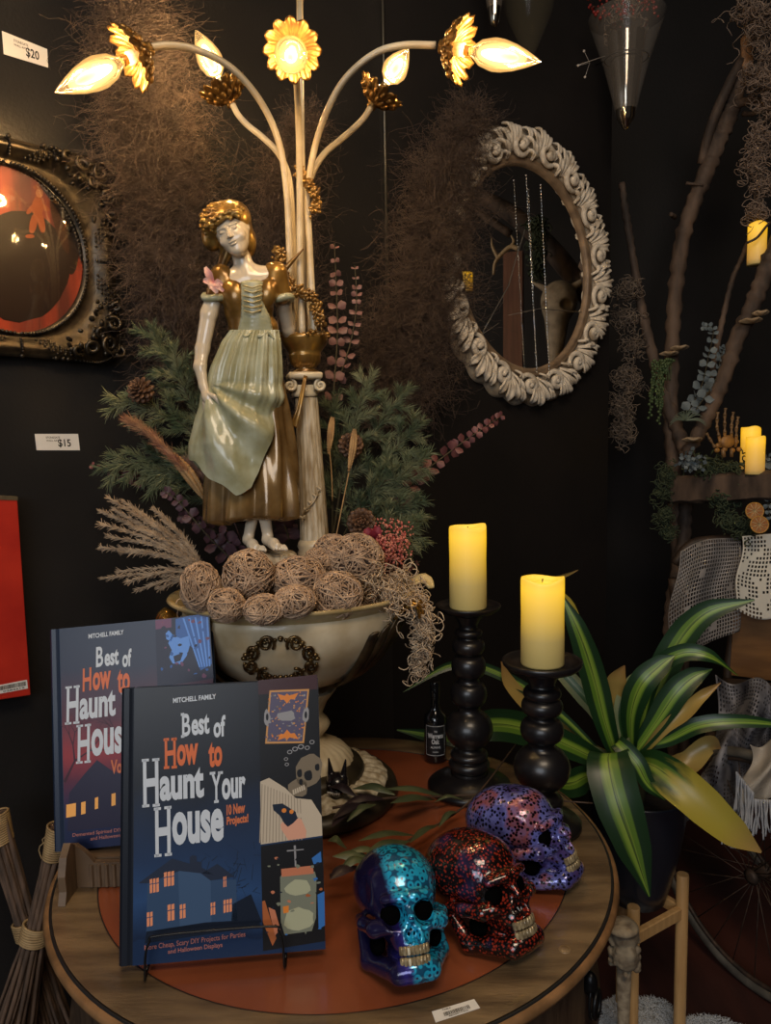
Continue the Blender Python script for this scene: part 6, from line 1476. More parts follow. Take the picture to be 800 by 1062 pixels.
c_ = (655, 790, 1.47)
L([(641, 790, 1.46), (628, 750, 1.44), (615, 700, 1.43), (600, 655, 1.43), (581, 614, 1.45)], 17, cup=.16)
L([(650, 790, 1.50), (610, 690, 1.55), (590, 630, 1.58), (567, 608, 1.60), (600, 591, 1.58)], 10, LY_)
L([(652, 785, 1.48), (672, 735, 1.50), (700, 672, 1.50), (732, 636, 1.48), (783, 622, 1.45)], 20, cup=.16)
L([(660, 775, 1.46), (680, 700, 1.44), (705, 678, 1.42), (735, 680, 1.40), (766, 701, 1.39)], 12)
L([(655, 785, 1.45), (680, 750, 1.43), (700, 720, 1.42), (718, 703, 1.42), (739, 694, 1.42)], 17, cup=.2)
L([(655, 775, 1.46), (690, 768, 1.43), (725, 752, 1.40), (770, 748, 1.38), (830, 754, 1.37)], 11, wavy=.15)
L([(650, 790, 1.43), (632, 782, 1.36), (638, 820, 1.31), (655, 872, 1.28), (674, 930, 1.27)], 29, cup=.16)
L([(658, 790, 1.44), (680, 795, 1.38), (715, 822, 1.33), (755, 858, 1.30), (790, 884, 1.29)], 25, LY_, cup=.3, lab='leaf yellowing towards a brown tip')
L([(665, 785, 1.46), (690, 795, 1.45), (715, 790, 1.45), (735, 772, 1.45), (748, 776, 1.45)], 15, LB, cup=.4, wavy=.3, lab='curled yellow leaf')
L([(645, 785, 1.48), (620, 740, 1.52), (600, 715, 1.54), (580, 695, 1.56), (566, 690, 1.57)], 13, LW)
L([(650, 785, 1.47), (646, 750, 1.47), (640, 720, 1.46), (640, 705, 1.45), (648, 690, 1.44)], 17, LB, cup=.3, lab='yellow leaf with brown blotch')
L([(645, 790, 1.48), (615, 780, 1.47), (595, 775, 1.46), (580, 763, 1.46), (566, 760, 1.46)], 11, LW)
L([(640, 800, 1.46), (600, 778, 1.42), (550, 758, 1.40), (510, 752, 1.38), (470, 765, 1.37), (412, 757, 1.36)], 21, LG, cup=.2, lab='long leaf reaching left behind the candlesticks')
L([(640, 800, 1.47), (580, 740, 1.5), (520, 700, 1.52), (470, 690, 1.52), (418, 718, 1.50)], 8, LG)
L([(645, 790, 1.49), (600, 770, 1.50), (560, 740, 1.51), (530, 710, 1.51), (520, 686, 1.51)], 12, LB)
L([(635, 800, 1.44), (610, 805, 1.40), (595, 812, 1.38), (582, 812, 1.37), (574, 800, 1.37)], 18, LG)
L([(655, 775, 1.45), (655, 740, 1.42), (665, 710, 1.40), (685, 690, 1.40), (700, 680, 1.40)], 17, LG)
L([(650, 780, 1.45), (645, 740, 1.45), (655, 715, 1.46), (668, 700, 1.47), (680, 690, 1.48)], 13, LW)
L([(668, 780, 1.44), (690, 755, 1.42), (712, 738, 1.41), (728, 722, 1.40), (748, 708, 1.40)], 9, LB, cup=.6, wavy=.5, lab='rolled brown dead leaf')
L([(650, 790, 1.42), (640, 770, 1.40), (660, 790, 1.37), (672, 812, 1.36), (690, 830, 1.36)], 12, LG)

# carved stone head tucked under the table edge
st = SDF((-.07, -.07, -.10), (.07, .07, .10), .0022); stb = P(648, 978, 1.32); g = random.Random(2)
st.ell((0, 0, .03), (.040, .04, .045), .01); st.ell((0, -.01, -.03), (.038, .036, .045), .01); st.ell((.005, -.03, -.01), (.018, .02, .02), .008)
for i in range(60):
    a, b = g.uniform(0, 6.28), g.uniform(-.075, .015); st.ell((.037*math.cos(a), .036*math.sin(a), b), (g.uniform(.005, .011),)*3, .004)
st.ell((-.01, -.01, .055), (.045, .042, .018), .008)
V, F = st.mesh(); k = MB(); k.add(V*.66+np.array(tuple(stb)), F); z0 = stb.z-.085
k.lathe([(.0005, 0), (.03, 0), (.03, .02), (.012, .03), (.010, z0*.5), (.014, z0+.04), (.0005, z0+.05)], 24, (stb.x, stb.y, 0))
tag(k.build('stone_head', mat('carved_stone', (.36, .30, .21), (.16, .12, .08), rough=.8, scale=60, bump=.5, bscale=120)), 'weathered carved stone bust partly hidden under the table edge', 'sculpture')
# white rug
rug = MB(); g = np.random.default_rng(3); RX, RY = H(705, 1055, 0), None
ang = np.linspace(0, 2*pi, 40, endpoint=False); rc = H(672, 1075, 0); rad = .17+.03*np.sin(5*ang)+.015*np.sin(11*ang)
pts = [Vector((rc.x+1.25*r_*math.cos(a), rc.y-.04+.75*r_*math.sin(a), .003)) for a, r_ in zip(ang, rad)]
rug.slab(pts, (0, 0, .008)); N = 16000
t_ = np.sqrt(g.uniform(0, 1, N)); ii = g.uniform(0, 2*pi, N); rr_ = np.interp(ii, ang, rad, period=2*pi); bx = rc.x+1.25*rr_*t_*np.cos(ii); by = rc.y-.04+.75*rr_*t_*np.sin(ii)
b0 = np.stack([bx, by, np.full(N, .010)], 1); d = g.normal(size=(N, 3)); d[:, 2] = abs(d[:, 2])*.5+.25; d[:, :2] += .5*np.stack([np.cos(ii), np.sin(ii)], 1); d /= np.linalg.norm(d, axis=1)[:, None]
rug.strands(np.stack([b0, b0+d*.005, b0+d*.009-np.array([0, 0, .002])], 1), np.array([.0009, .0007, .0002]))
tag(rug.build('fluffy_rug', mat('white_fleece', (.62, .64, .66), rough=.9)), 'small white fleece rug on the floor beneath the plant stand', 'rug')

# ------------------------------------------------------------------ antique wheeled chair with crocheted lace
def lacemat(name, c, n=40, hole=.5, solid=.45, c2=None):
    m = mat(name, c, c2, rough=.8, scale=14); b = bsdf(m); uv = node(m, 'ShaderNodeUVMap'); sp = node(m, 'ShaderNodeSeparateXYZ'); lk(m, uv.outputs[0], sp.inputs[0])
    def fr_(axis):
        a = node(m, 'ShaderNodeMath', _operation='MULTIPLY'); lk(m, sp.outputs[axis], a.inputs[0]); a.inputs[1].default_value = n
        f = node(m, 'ShaderNodeMath', _operation='FRACT'); lk(m, a.outputs[0], f.inputs[0]); g_ = node(m, 'ShaderNodeMath', _operation='GREATER_THAN'); lk(m, f.outputs[0], g_.inputs[0]); g_.inputs[1].default_value = 1-hole
        fl = node(m, 'ShaderNodeMath', _operation='FLOOR'); lk(m, a.outputs[0], fl.inputs[0]); return g_.outputs[0], fl.outputs[0]
    gx, fx = fr_('X'); gy, fy = fr_('Y')
    h = node(m, 'ShaderNodeMath', _operation='MULTIPLY'); lk(m, gx, h.inputs[0]); lk(m, gy, h.inputs[1])
    cb = node(m, 'ShaderNodeCombineXYZ'); lk(m, fx, cb.inputs[0]); lk(m, fy, cb.inputs[1]); nz = node(m, 'ShaderNodeTexNoise', Scale=.21, Detail=1.0); lk(m, cb.outputs[0], nz.inputs['Vector'])
    gt = node(m, 'ShaderNodeMath', _operation='LESS_THAN'); lk(m, nz.outputs['Fac'], gt.inputs[0]); gt.inputs[1].default_value = 1-solid
    h2 = node(m, 'ShaderNodeMath', _operation='MULTIPLY'); lk(m, h.outputs[0], h2.inputs[0]); lk(m, gt.outputs[0], h2.inputs[1])
    iv = node(m, 'ShaderNodeMath', _operation='SUBTRACT'); iv.inputs[0].default_value = 1; lk(m, h2.outputs[0], iv.inputs[1]); lk(m, iv.outputs[0], b.inputs['Alpha']); return m
def clothgrid(corn, nu, nv, fn=None, uvs=1.0):
    """corn TL,TR,BR,BL points (px,py,Y)"""
    G = []; UV = []
    for j in range(nv+1):
        v = j/nv; row = []
        for i in range(nu+1):
            u = i/nu; q = [(corn[0][c]*(1-u)+corn[1][c]*u)*(1-v)+(corn[3][c]*(1-u)+corn[2][c]*u)*v for c in range(3)]
            if fn: q = [a+b for a, b in zip(q, fn(u, v))]
            row.append(tuple(P(*q))); UV.append((u*uvs, v*uvs))
        G.append(row)
    return G, UV
dkwood = mat('old_dark_wood', (.055, .032, .020), (.025, .016, .011), rough=.6, scale=14, bump=.3, bscale=50)
honey = mat('honey_wood_panel', (.24, .115, .035), (.15, .07, .022), rough=.4, scale=6, stretch=(1, 1, 6), bump=.1)
rustm = mat('rusty_iron', (.10, .06, .04), (.04, .03, .025), rough=.6, metal=.5, scale=60)
tyre = mat('old_grey_tyre', (.13, .115, .09), (.06, .052, .042), rough=.65, scale=25, bump=.2)
chair = thing('wheeled_chair', P(800, 900, 1.9), 'antique wheeled chair with wooden back panel at the right edge', 'wheelchair')
hub = P(786, 915, 1.63); wd = Vector((math.cos(math.radians(62)), -math.sin(math.radians(62)), 0)); wn = Vector((wd.y, -wd.x, 0)); hub.z = .292
def wheel(c, R_, nsp=28):
    k = MB(); circ = lambda r, t, o=0: c+wd*(r*math.cos(t))+Vector((0, 0, r*math.sin(t)))+wn*o
    k.tube([circ(R_-.012, t) for t in np.linspace(0, 2*pi, 97)[:-1]], .012, n=12, closed=True); w_ = k.build('wheel', tyre, chair)
    k = MB(); k.tube([circ(R_-.027, t) for t in np.linspace(0, 2*pi, 97)[:-1]], .006, n=8, closed=True)
    for i in range(nsp):
        t = 2*pi*i/nsp; k.tube([circ(.014, t+.5*(-1)**i, .018*(-1)**i), circ(R_-.028, t)], .0013, n=5)
    k.build('spokes', rustm, w_)
    k = MB(); k.tube([c-wn*.03, c-wn*.024, c-wn*.02, c+wn*.02, c+wn*.024, c+wn*.03], [.008, .019, .014, .014, .019, .008], n=16); k.build('hub', rustm, w_)
wheel(hub, .29); wheel(hub+wn*-.40+Vector((0, 0, 0)), .29) if False else wheel(hub+Vector((.30, .28, 0)), .29)
k = MB(); G, UV = clothgrid([(762, 632, 2.12), (850, 636, 2.05), (850, 712, 2.05), (757, 700, 2.12)], 1, 1); a, b, c2_, d = Vector(G[0][0]), Vector(G[0][1]), Vector(G[1][1]), Vector(G[1][0])
k.slab([a, b, c2_, d], (0.004, .02, 0)); k.build('back_panel', honey, chair, smooth=False)
for pts, r in (([(699, 600, 2.16), (702, 640, 2.16), (706, 720, 2.15), (712, 800, 2.12)], .016), ([(765, 560, 2.14), (762, 640, 2.14), (755, 700, 2.13), (752, 780, 2.1)], .013), ([(700, 585, 2.16), (715, 566, 2.16), (740, 560, 2.15), (830, 556, 2.08)], .014), ([(752, 708, 2.05), (790, 712, 1.95), (840, 722, 1.85)], .014), ([(735, 760, 1.9), (790, 800, 1.78), (840, 830, 1.7)], .015)):
    k = MB(); k.tube(cr([P(*q) for q in pts], 4), r, n=10); k.build('frame_rail', dkwood, chair)
lace1 = lacemat('grey_filet_lace', (.36, .34, .33), 26, .72, .36, (.20, .19, .19)); lace2 = lacemat('cream_filet_lace', (.74, .72, .64), 20, .62, .46)
shawlm = lacemat('charcoal_patterned_shawl', (.30, .30, .33), 34, .6, .45, (.06, .06, .08)); shawlb = lacemat('beige_knit', (.50, .44, .36), 50, .45, .4)
def cloth(name, label, cat, corn, m, fn, nu=40, nv=40, uvs=1.0, g=None):
    k = MB(); G, UV = clothgrid(corn, nu, nv, fn, uvs); k.grid(G, uv=UV); o = k.build(name, m); md = o.modifiers.new('t', 'SOLIDIFY'); md.thickness = .0022; tag(o, label, cat, g); return o
cloth('lace_shawl', 'grey filet-crochet lace draped over the left of the chair back', 'lace cloth', [(706, 566, 2.10), (768, 556, 2.08), (766, 652, 2.07), (694, 690, 2.10)], lace1, lambda u, v: (-4*math.sin(pi*v)*(1-u)+2*math.sin(v*9), -3*math.sin(u*4)+10*v*(u < .99)*0+(6*(1-u)**3)*(1-v), .02*math.sin(u*9+v*3)-.02*math.sin(pi*v)))
cloth('lace_doily', 'cream filet-crochet lace cloth hanging over the right of the chair back', 'lace cloth', [(770, 556, 2.02), (840, 550, 1.98), (840, 642, 1.98), (762, 632, 2.02)], lace2, lambda u, v: (2*math.sin(v*8)*(1-u), (7*abs(math.sin(u*5)))*v, .01*math.sin(u*8)))
cloth('fringed_shawl', 'charcoal patterned shawl bunched over the chair arm', 'shawl', [(742, 700, 1.86), (830, 722, 1.72), (812, 820, 1.66), (722, 856, 1.72)], shawlm, lambda u, v: (9*math.sin(v*5+u*3), 6*math.sin(u*11+v*4), .045*math.sin(u*7+v*5)+.03*math.sin(u*15-v*9)), nu=60, nv=60)
o = cloth('knit_shawl', 'beige knitted shawl end hanging in front of the charcoal shawl', 'shawl', [(778, 772, 1.60), (840, 760, 1.58), (836, 832, 1.56), (770, 832, 1.58)], shawlb, lambda u, v: (5*math.sin(v*6), 5*math.sin(u*9), .02*math.sin(u*8+v*5)))
fr_m = mat('white_fringe_yarn', (.55, .55, .56), (.40, .42, .46), rough=.9, scale=60)
fgr = random.Random(12); 
for fi, (x0, y0, x1, y1, n_, L_, lab) in enumerate(((748, 838, 766, 846, 34, .075, None), (764, 800, 782, 822, 34, .10, None), (776, 828, 836, 832, 46, .085, None))):
    k = MB()
    for i in range(n_):
        t = (i+.5)/n_; a = P(x0+(x1-x0)*t, y0+(y1-y0)*t, 1.565+fgr.uniform(-.012, .012)); tuft = int(t*6); d = Vector((fgr.uniform(-.006, .006)+math.sin(tuft)*.008, fgr.uniform(-.006, .006), -L_*fgr.uniform(.8, 1.1)))
        k.tube(cr([a, a+d*.35+Vector((fgr.uniform(-.004, .004), 0, 0)), a+d*.7+Vector((fgr.uniform(-.004, .004), 0, 0)), a+d], 4), .0019, n=5)
    k.build('fringe', fr_m, o)

# ------------------------------------------------------------------ mantel, driftwood and dressings on the right
bark = mat('driftwood_bark', (.135, .09, .064), (.038, .026, .020), rough=.75, scale=22, bump=.8, bscale=45, stretch=(1, 1, .4))
cutwood = mat('cut_wood', (.50, .27, .13), (.36, .18, .08), rough=.6, scale=40)
def branch(name, label, pts, r, cat='driftwood', extra=(), group=None):
    k = MB(); r = [x*.84 for x in r]; q = cr([P(*p) for p in pts], 12); rr_ = np.interp(np.linspace(0, 1, len(q)), np.linspace(0, 1, len(r)), r)*(1+.10*np.sin(np.arange(len(q))*1.7)+.06*np.sin(np.arange(len(q))*3.9))
    k.tube(q, list(rr_), n=20)
    V_ = k.v[-1]; ctr = np.repeat(np.array([tuple(p) for p in q]), 20, 0); dsp = np.array([noise.noise(Vector((v[0]*45, v[1]*45, v[2]*22)))*.16+noise.noise(Vector((v[0]*110, v[1]*110, v[2]*60)))*.10 for v in V_]); k.v[-1] = ctr+(V_-ctr)*(1+dsp)[:, None]
    for e, er in extra: k.tube(cr([P(*p) for p in e], 5), er, n=9)
    return tag(k.build(name, bark), label, cat, group)
f_ = .0029
tr1 = branch('driftwood_branch', 'tallest driftwood branch with a pale sawn end, standing upright', [(779, 40, 2.3), (770, 78, 2.3), (758, 115, 2.32), (744, 150, 2.33), (728, 190, 2.34), (710, 240, 2.35), (701, 300, 2.36), (697, 370, 2.36), (696, 440, 2.36), (700, 500, 2.38), (705, 600, 2.4), (706, 760, 2.42)], [.020, .022, .030, .031, .028, .028, .026, .026, .028, .030, .035],
   extra=([[(757, 108, 2.32), (768, 75, 2.30), (776, 38, 2.29)], [.018, .014, .012]], [[(728, 170, 2.34), (738, 130, 2.31), (756, 88, 2.28), (770, 62, 2.27)], [.014, .015, .013]], [[(762, 108, 2.3), (785, 104, 2.28), (815, 110, 2.25)], [.014, .011, .009]], [[(772, 118, 2.3), (785, 116, 2.25), (815, 92, 2.2)], [.008, .007, .006]], [[(700, 225, 2.33), (696, 222, 2.30)], [.008, .006]], [[(712, 190, 2.33), (730, 192, 2.31)], [.005, .003]]), group='driftwood branches')
k = MB(); p0, p1 = P(774, 36, 2.268), P(776, 72, 2.262); k.tube([p0, p0.lerp(p1, .1), p0.lerp(p1, .9), p1], [.006, .017, .017, .008], n=12, flat=.5, up=(0, 1, 0)); k.build('sawn_face', cutwood, tr1)
branch('driftwood_branch', 'thin driftwood branch leaning left of the upright branch', [(645, 190, 2.45), (650, 225, 2.44), (656, 262, 2.43), (664, 310, 2.42), (675, 360, 2.40), (690, 410, 2.36), (706, 455, 2.32), (716, 478, 2.30)], [.012, .014, .013, .016, .020, .022, .026, .026], group='driftwood branches')
branch('driftwood_branch', 'thick driftwood branch slanting up to the right edge', [(712, 470, 2.24), (730, 440, 2.22), (748, 400, 2.20), (765, 352, 2.18), (783, 312, 2.15), (800, 268, 2.12), (825, 215, 2.1)], [.022, .024, .026, .027, .028, .028], group='driftwood branches')
branch('driftwood_branch', 'slender lichen-covered twig rising to the hanging candle', [(735, 415, 2.3), (742, 370, 2.3), (750, 330, 2.29), (760, 290, 2.28), (772, 262, 2.28), (790, 215, 2.27)], [.010, .010, .009, .008], group='driftwood branches')
branch('driftwood_post', 'rough driftwood post standing under the mantel beam', [(712, 520, 2.36), (708, 570, 2.34), (697, 620, 2.32), (694, 665, 2.30), (698, 760, 2.28), (700, 880, 2.26)], [.026, .025, .022, .020, .020, .022], cat='post')
k = MB(); a, b = P(694, 508, 2.26), P(850, 500, 1.9); d = (b-a); nb = 10
for i in range(1): pass
poly_ = []
G = []
g = random.Random(5)
for i in range(15):
    t = i/14; c = a+d*t; row = []
    for j in range(10):
        th = 2*pi*j/10; sx = .042*math.copysign(abs(math.cos(th))**.5, math.cos(th)); sz = .042*math.copysign(abs(math.sin(th))**.5, math.sin(th)); row.append(tuple(c+Vector((.3*sx, sx*1.1, sz))+Vector((0, g.uniform(-.002, .002), g.uniform(-.003, .003)))))
    G.append(row)
k.grid(G, closed=True); base_n = k.n; k.f.append((np.array([list(range(10))[::-1]]), 0)); k.f.append((np.array([list(range(140, 150))]), 0))
tag(k.build('mantel_beam', bark, smooth='auto'), 'rough dark wooden mantel beam carrying candles and greenery', 'mantel')
# greenery on the beam
dkgreen = mat('dark_moss_green', (.035, .055, .030), (.07, .09, .045), rough=.8, scale=40); bluegreen = mat('blue_grey_leaf', (.16, .20, .22), (.10, .13, .15), rough=.6, scale=40); greymoss = mat('grey_moss', (.26, .20, .15), (.13, .10, .08), rough=.85, scale=50)
curls('greenery_garland', 'dark green garland lying along the mantel beam', 'garland', [(P(x, y, Y), .03) for x, y, Y in ((728, 485, 2.16), (745, 490, 2.13), (760, 492, 2.1), (775, 490, 2.06))] + [(P(750, 520, 2.1), .028), (P(755, 540, 2.08), .022), (P(772, 548, 2.05), .02)], dkgreen, n=420, step=.004, K=18, r=.0022, seed=21)
curls('hanging_moss', 'tangled moss hanging off the left end of the mantel beam', 'moss', [(P(690, 490, 2.22), .02), (P(688, 510, 2.22), .022), (P(690, 535, 2.22), .018), (P(694, 550, 2.22), .012)], dkgreen, n=150, step=.005, K=22, r=.0014, down=.05, seed=22)
for i, (x, y, rpx, m_, lab) in enumerate(((716, 480, 11, bluegreen, 'pale hydrangea-like bloom on the left of the mantel'), (795, 485, 13, bluegreen, 'blue-grey leaf cluster beside the mantel candles'))):
    k = MB(); g = random.Random(i+40)
    for j in range(90):
        q = P(x+g.gauss(0, rpx*.5), y+g.gauss(0, rpx*.5), 2.06+g.uniform(-.02, .03)); d_ = Vector((g.gauss(0, 1), -1, g.gauss(0, 1))).normalized(); s_ = d_.cross(Vector((0, 1, .2))).normalized(); k.leaf([q, q+d_*.007, q+d_*.013], [.001, .006, .001], side=s_, k=3, ns=3)
    tag(k.build('flower_cluster', m_), lab, 'flowers')
euca('blue-grey eucalyptus stem hanging in the fork of the branches', [(714, 428, 2.22), (728, 400, 2.22), (735, 370, 2.22), (740, 342, 2.22), (728, 338, 2.22)], bluegreen, .017, 15, 31, group='blue-grey eucalyptus by the branches')
euca('blue-grey eucalyptus stem, right of the forked one', [(722, 425, 2.20), (742, 395, 2.20), (748, 370, 2.2), (752, 358, 2.2)], bluegreen, .015, 11, 32, group='blue-grey eucalyptus by the branches')
euca('blue-grey eucalyptus trailing down past the mantel candles', [(790, 476, 2.02), (797, 500, 2.0), (797, 520, 2.0), (799, 540, 2.0)], bluegreen, .014, 9, 33, group='blue-grey eucalyptus by the branches')
# string of pearls
pearl = mat('string_of_pearls_green', (.05, .09, .035), (.09, .13, .05), rough=.5, scale=50); k = MB(); g = random.Random(15)
for s_ in range(12):
    x0 = g.uniform(678, 698); y1 = g.uniform(400, 450)*(1 if x0 < 690 else .93); Y = 2.28+g.uniform(-.02, .02)
    k.tube(cr([P(x0, 374, Y), P(x0-2, 395, Y-.02), P(x0-4+g.uniform(-2, 2), y1, Y-.02)], 4), .0008, n=4)
    for j in range(22):
        t = j/21; k.ell(P(x0-4*t+g.uniform(-2, 2), 374+(y1-374)*t, Y-.01*t-.008), .0045, n=7, m=5)
tag(k.build('trailing_succulent', pearl), 'trailing string-of-pearls succulent hanging where the branches cross', 'plant')
# air plant
k = MB(); g = random.Random(16); c = P(711, 436, 2.20)
for j in range(26):
    a = g.uniform(0, 6.28); d_ = Vector((math.cos(a), -.4, abs(math.sin(a))*.9-.1))*.055; k.tube(cr([c, c+d_*.6, c+d_+Vector((0, 0, -.016))], 4), [.0022, .0016, .0004], n=5)
tag(k.build('air_plant', mat('air_plant_green', (.12, .16, .12), rough=.6)), 'spiky air plant in the fork of the branches', 'plant')
# shelf mushrooms
shroom = mat('bracket_fungus', (.42, .32, .21), (.28, .2, .12), rough=.7, scale=60)
for (x, y, Y, w_, lb_) in ((780, 334, 2.12, .030, 'pale bracket fungus on the slanting branch, lower left cap'), (790, 326, 2.10, .022, 'pale bracket fungus on the slanting branch, upper right cap'), (695, 368, 2.30, .028, 'pale bracket fungus on the upright branch, lower cap'), (706, 362, 2.30, .028, 'pale bracket fungus on the upright branch, upper cap'), (719, 457, 2.18, .028, 'pale bracket fungus just above the mantel beam')):
    k = MB(); c = P(x, y, Y)
    k.lathe([(.0005, -.004), (w_*.5, -.002), (w_*.95, .003), (w_, .006), (w_*.8, .009), (w_*.3, .010), (.0005, .008)], 28, c, mod=lambda R, Z, th: (R*(1+.12*np.sin(3*th)+.06*np.sin(7*th)), Z+.003*np.sin(4*th)*R/w_*.7))
    tag(k.build('bracket_fungus', shroom), lb_, 'fungus', 'bracket fungi on the branches')
# mossy hangings
curls('spanish_moss', 'grey Spanish moss hanging from the thin leaning branch', 'moss', [(P(x, y, 2.40), .026) for x, y in ((652, 300), (650, 330), (655, 360), (648, 390), (655, 395), (645, 420), (646, 445))], greymoss, n=380, step=.006, K=22, r=.0014, down=.06, seed=23, group='Spanish moss on the branches')
curls('spanish_moss', 'pale Spanish moss hanging at the top right corner', 'moss', [(P(x, y, 2.15), r_) for x, y, r_ in ((780, 5, .04), (790, 30, .04), (798, 60, .035), (785, 80, .03), (795, 110, .03), (788, 140, .018), (784, 165, .018), (790, 190, .015), (786, 215, .013))], mat('pale_moss', (.30, .22, .17), (.17, .125, .10), rough=.85, scale=50), n=420, step=.007, K=24, r=.0014, down=.06, seed=24, group='Spanish moss on the branches')
# candles on the mantel and in the branch
waxB = glow_wax('small_lit_wax', .12, (1.0, .50, .0), (.30, .13, .02), .85)
for (x, y0, y1, Y, rp, lb_, rot) in ((778, 490, 443, 2.10, 9.5, 'taller yellow flameless candle standing at the back of the mantel', None), (783, 492, 453, 2.02, 9.3, 'shorter yellow flameless candle at the front of the mantel', None), (785, 275, 232, 2.16, 9.0, 'yellow flameless candle held high in the branches', (0, math.radians(6), 0))):
    b = P(x, y0, Y); t_ = P(x, y1, Y); candle(b, rp*Y/FPX, (t_-b).length, lb_, 'small flameless candles on the right', x, waxB)
k = MB(); k.tube(cr([P(775, 252, 2.12), P(786, 246, 2.11), P(798, 232, 2.11), P(812, 226, 2.13)], 5), .0035, n=6); tag(k.build('thorny_twig', dkwood), 'thin dark twig crossing in front of the branch candle', 'twig')
# skeleton hand
bone = mat('aged_gold_bone', (.24, .14, .06), (.12, .07, .03), rough=.5, scale=50); hroot = thing('skeleton_hand', P(755, 474, 2.08), 'upright gold-brown skeleton hand ornament standing on the mantel', 'skeleton hand')
palm = [(745, 462), (750, 458), (757, 456), (764, 458)]
fing = {'thumb': [(742, 464), (737, 456), (733, 449)], 'index': [(746, 452), (744, 444), (744, 436), (745, 427)], 'middle': [(752, 449), (752, 440), (752, 431), (753, 423)], 'ring': [(759, 450), (759, 442), (760, 434), (761, 427)], 'little': [(764, 453), (764, 445), (765, 438), (766, 432)]}
for nm, pts in fing.items():
    k = MB()
    for i in range(len(pts)-1):
        a, b = P(*pts[i], 2.08), P(*pts[i+1], 2.08); d_ = b-a; k.tube([a+d_*.02, a+d_*.2, a+d_*.5, a+d_*.8, a+d_*.98], [.0052, .0045, .0024, .0042, .0046], n=9)
    k.build(nm, bone, hroot)
k = MB()
for (x, y) in palm+[(752, 466), (760, 467), (767, 466), (744, 467)]: k.ell(P(x, y, 2.08), (.008, .006, .007), n=10, m=7)
for (x, y), (x2, y2) in zip([(748, 464), (753, 463), (758, 463), (763, 464)], [p[0] for n_, p in fing.items() if n_ != 'thumb']): k.tube([P(x, y, 2.08), P(x2, y2, 2.08)], [.0042, .003, .0045], n=8)
k.ell(P(755, 458, 2.076), (.021, .006, .018), n=14, m=9); k.build('palm_bones', mat('amber_bone', (.36, .18, .04), (.18, .09, .03), rough=.5, scale=50), hroot)
k = MB(); k.tube([P(750, 466, 2.08), P(751, 474, 2.08)], .006, n=8); k.tube([P(759, 466, 2.08), P(759, 474, 2.08)], .005, n=8); k.build('wrist_bones', bone, hroot)
# dried orange slices
peel = mat('orange_peel', (.50, .25, .05), rough=.5); pith = mat('dried_orange_flesh', (.30, .10, .02), (.42, .20, .06), rough=.5, scale=40)
for (x, y, lb_) in ((783, 530, 'dried orange slice hanging on the garland, upper one'), (788, 544, 'dried orange slice hanging on the garland, lower one')):
    c = P(x, y, 1.96 if y < 540 else 1.945); M_ = Matrix.Translation(c) @ Vector((-.15, -1, .12)).to_track_quat('Z', 'Y').to_matrix().to_4x4(); r = .0235
    k = MB(); k.lathe([(r*.9, -.002), (r, -.002), (r, .002), (r*.88, .0022), (r*.88, -.002)], 36, M=M_, closed=False); os_ = k.build('orange_slice', peel); tag(os_, lb_, 'orange slice', 'dried orange slices on the garland')
    k = MB(); k.lathe([(.0005, .0012), (r*.9, .0012)], 36, M=M_)
    for j in range(9):
        a = 2*pi*j/9; k.tube([M_ @ Vector((0, 0, .0018)), M_ @ Vector((r*.85*math.cos(a), r*.85*math.sin(a), .0018))], .0009, n=4, mi=1)
    k.build('flesh', [pith, mat('pith', (.55, .42, .22), rough=.6)], os_)

# ------------------------------------------------------------------ hanging glass wall cones
mercury = mat('mercury_glass', (.55, .50, .42), (.25, .22, .19), rough=.12, metal=1.0, scale=18, stretch=(1, 1, .15))
def gcone(px, ytop, ybot, Y, rpx, label, full=True):
    b = P(px, ybot, Y); t_ = P(px, ytop, Y); h_ = t_.z-b.z; r = rpx*Y/FPX; root = thing('glass_wall_vase', b, label, 'wall vase', 'mercury glass cones hanging on the wall')
    MB().lathe([(.0005, -.004), (.006, -.002), (.010, .006), (r*.40, h_*.10), (r*.56, h_*.4), (r*.86, h_*.9), (r*.94, h_), (r*.90, h_), (r*.5, h_*.4), (.005, h_*.05)], 40, b, mod=lambda R, Z, th: (R*(1+.02*np.sin(9*th)), Z)).build('glass_cone', mercury, root)
    k = MB(); k.tube([(b.x+r*.98*math.cos(a), b.y+r*.98*math.sin(a), b.z+h_*.70+.004*math.sin(a)) for a in np.linspace(0, 2*pi, 40)[:-1]], .002, n=6, closed=True); k.tube([(b.x-r, b.y+.01, b.z+h_*.7), (b.x-r-.01, b.y+.05, b.z+h_*.74)], .002, n=6); k.build('wire_hanger', wire, root)
    if full: MB().lathe([(r*.50, h_*.18), (r*.62, h_*.3), (r*1.05, h_*.66), (r*1.75, h_*1.12)], 40, b).build('outer_glass_cone', mat('thin_clear_glass', (.5, .45, .4), rough=.05, alpha=.13, coat=.5), root)
    return b, h_
gcone(649, 30, 133, 2.05, 21, 'large mercury glass cone holding red berries, right of the mirror')
gcone(513, -70, 26, 1.80, 14, 'second mercury glass cone, only its tip showing at the top')
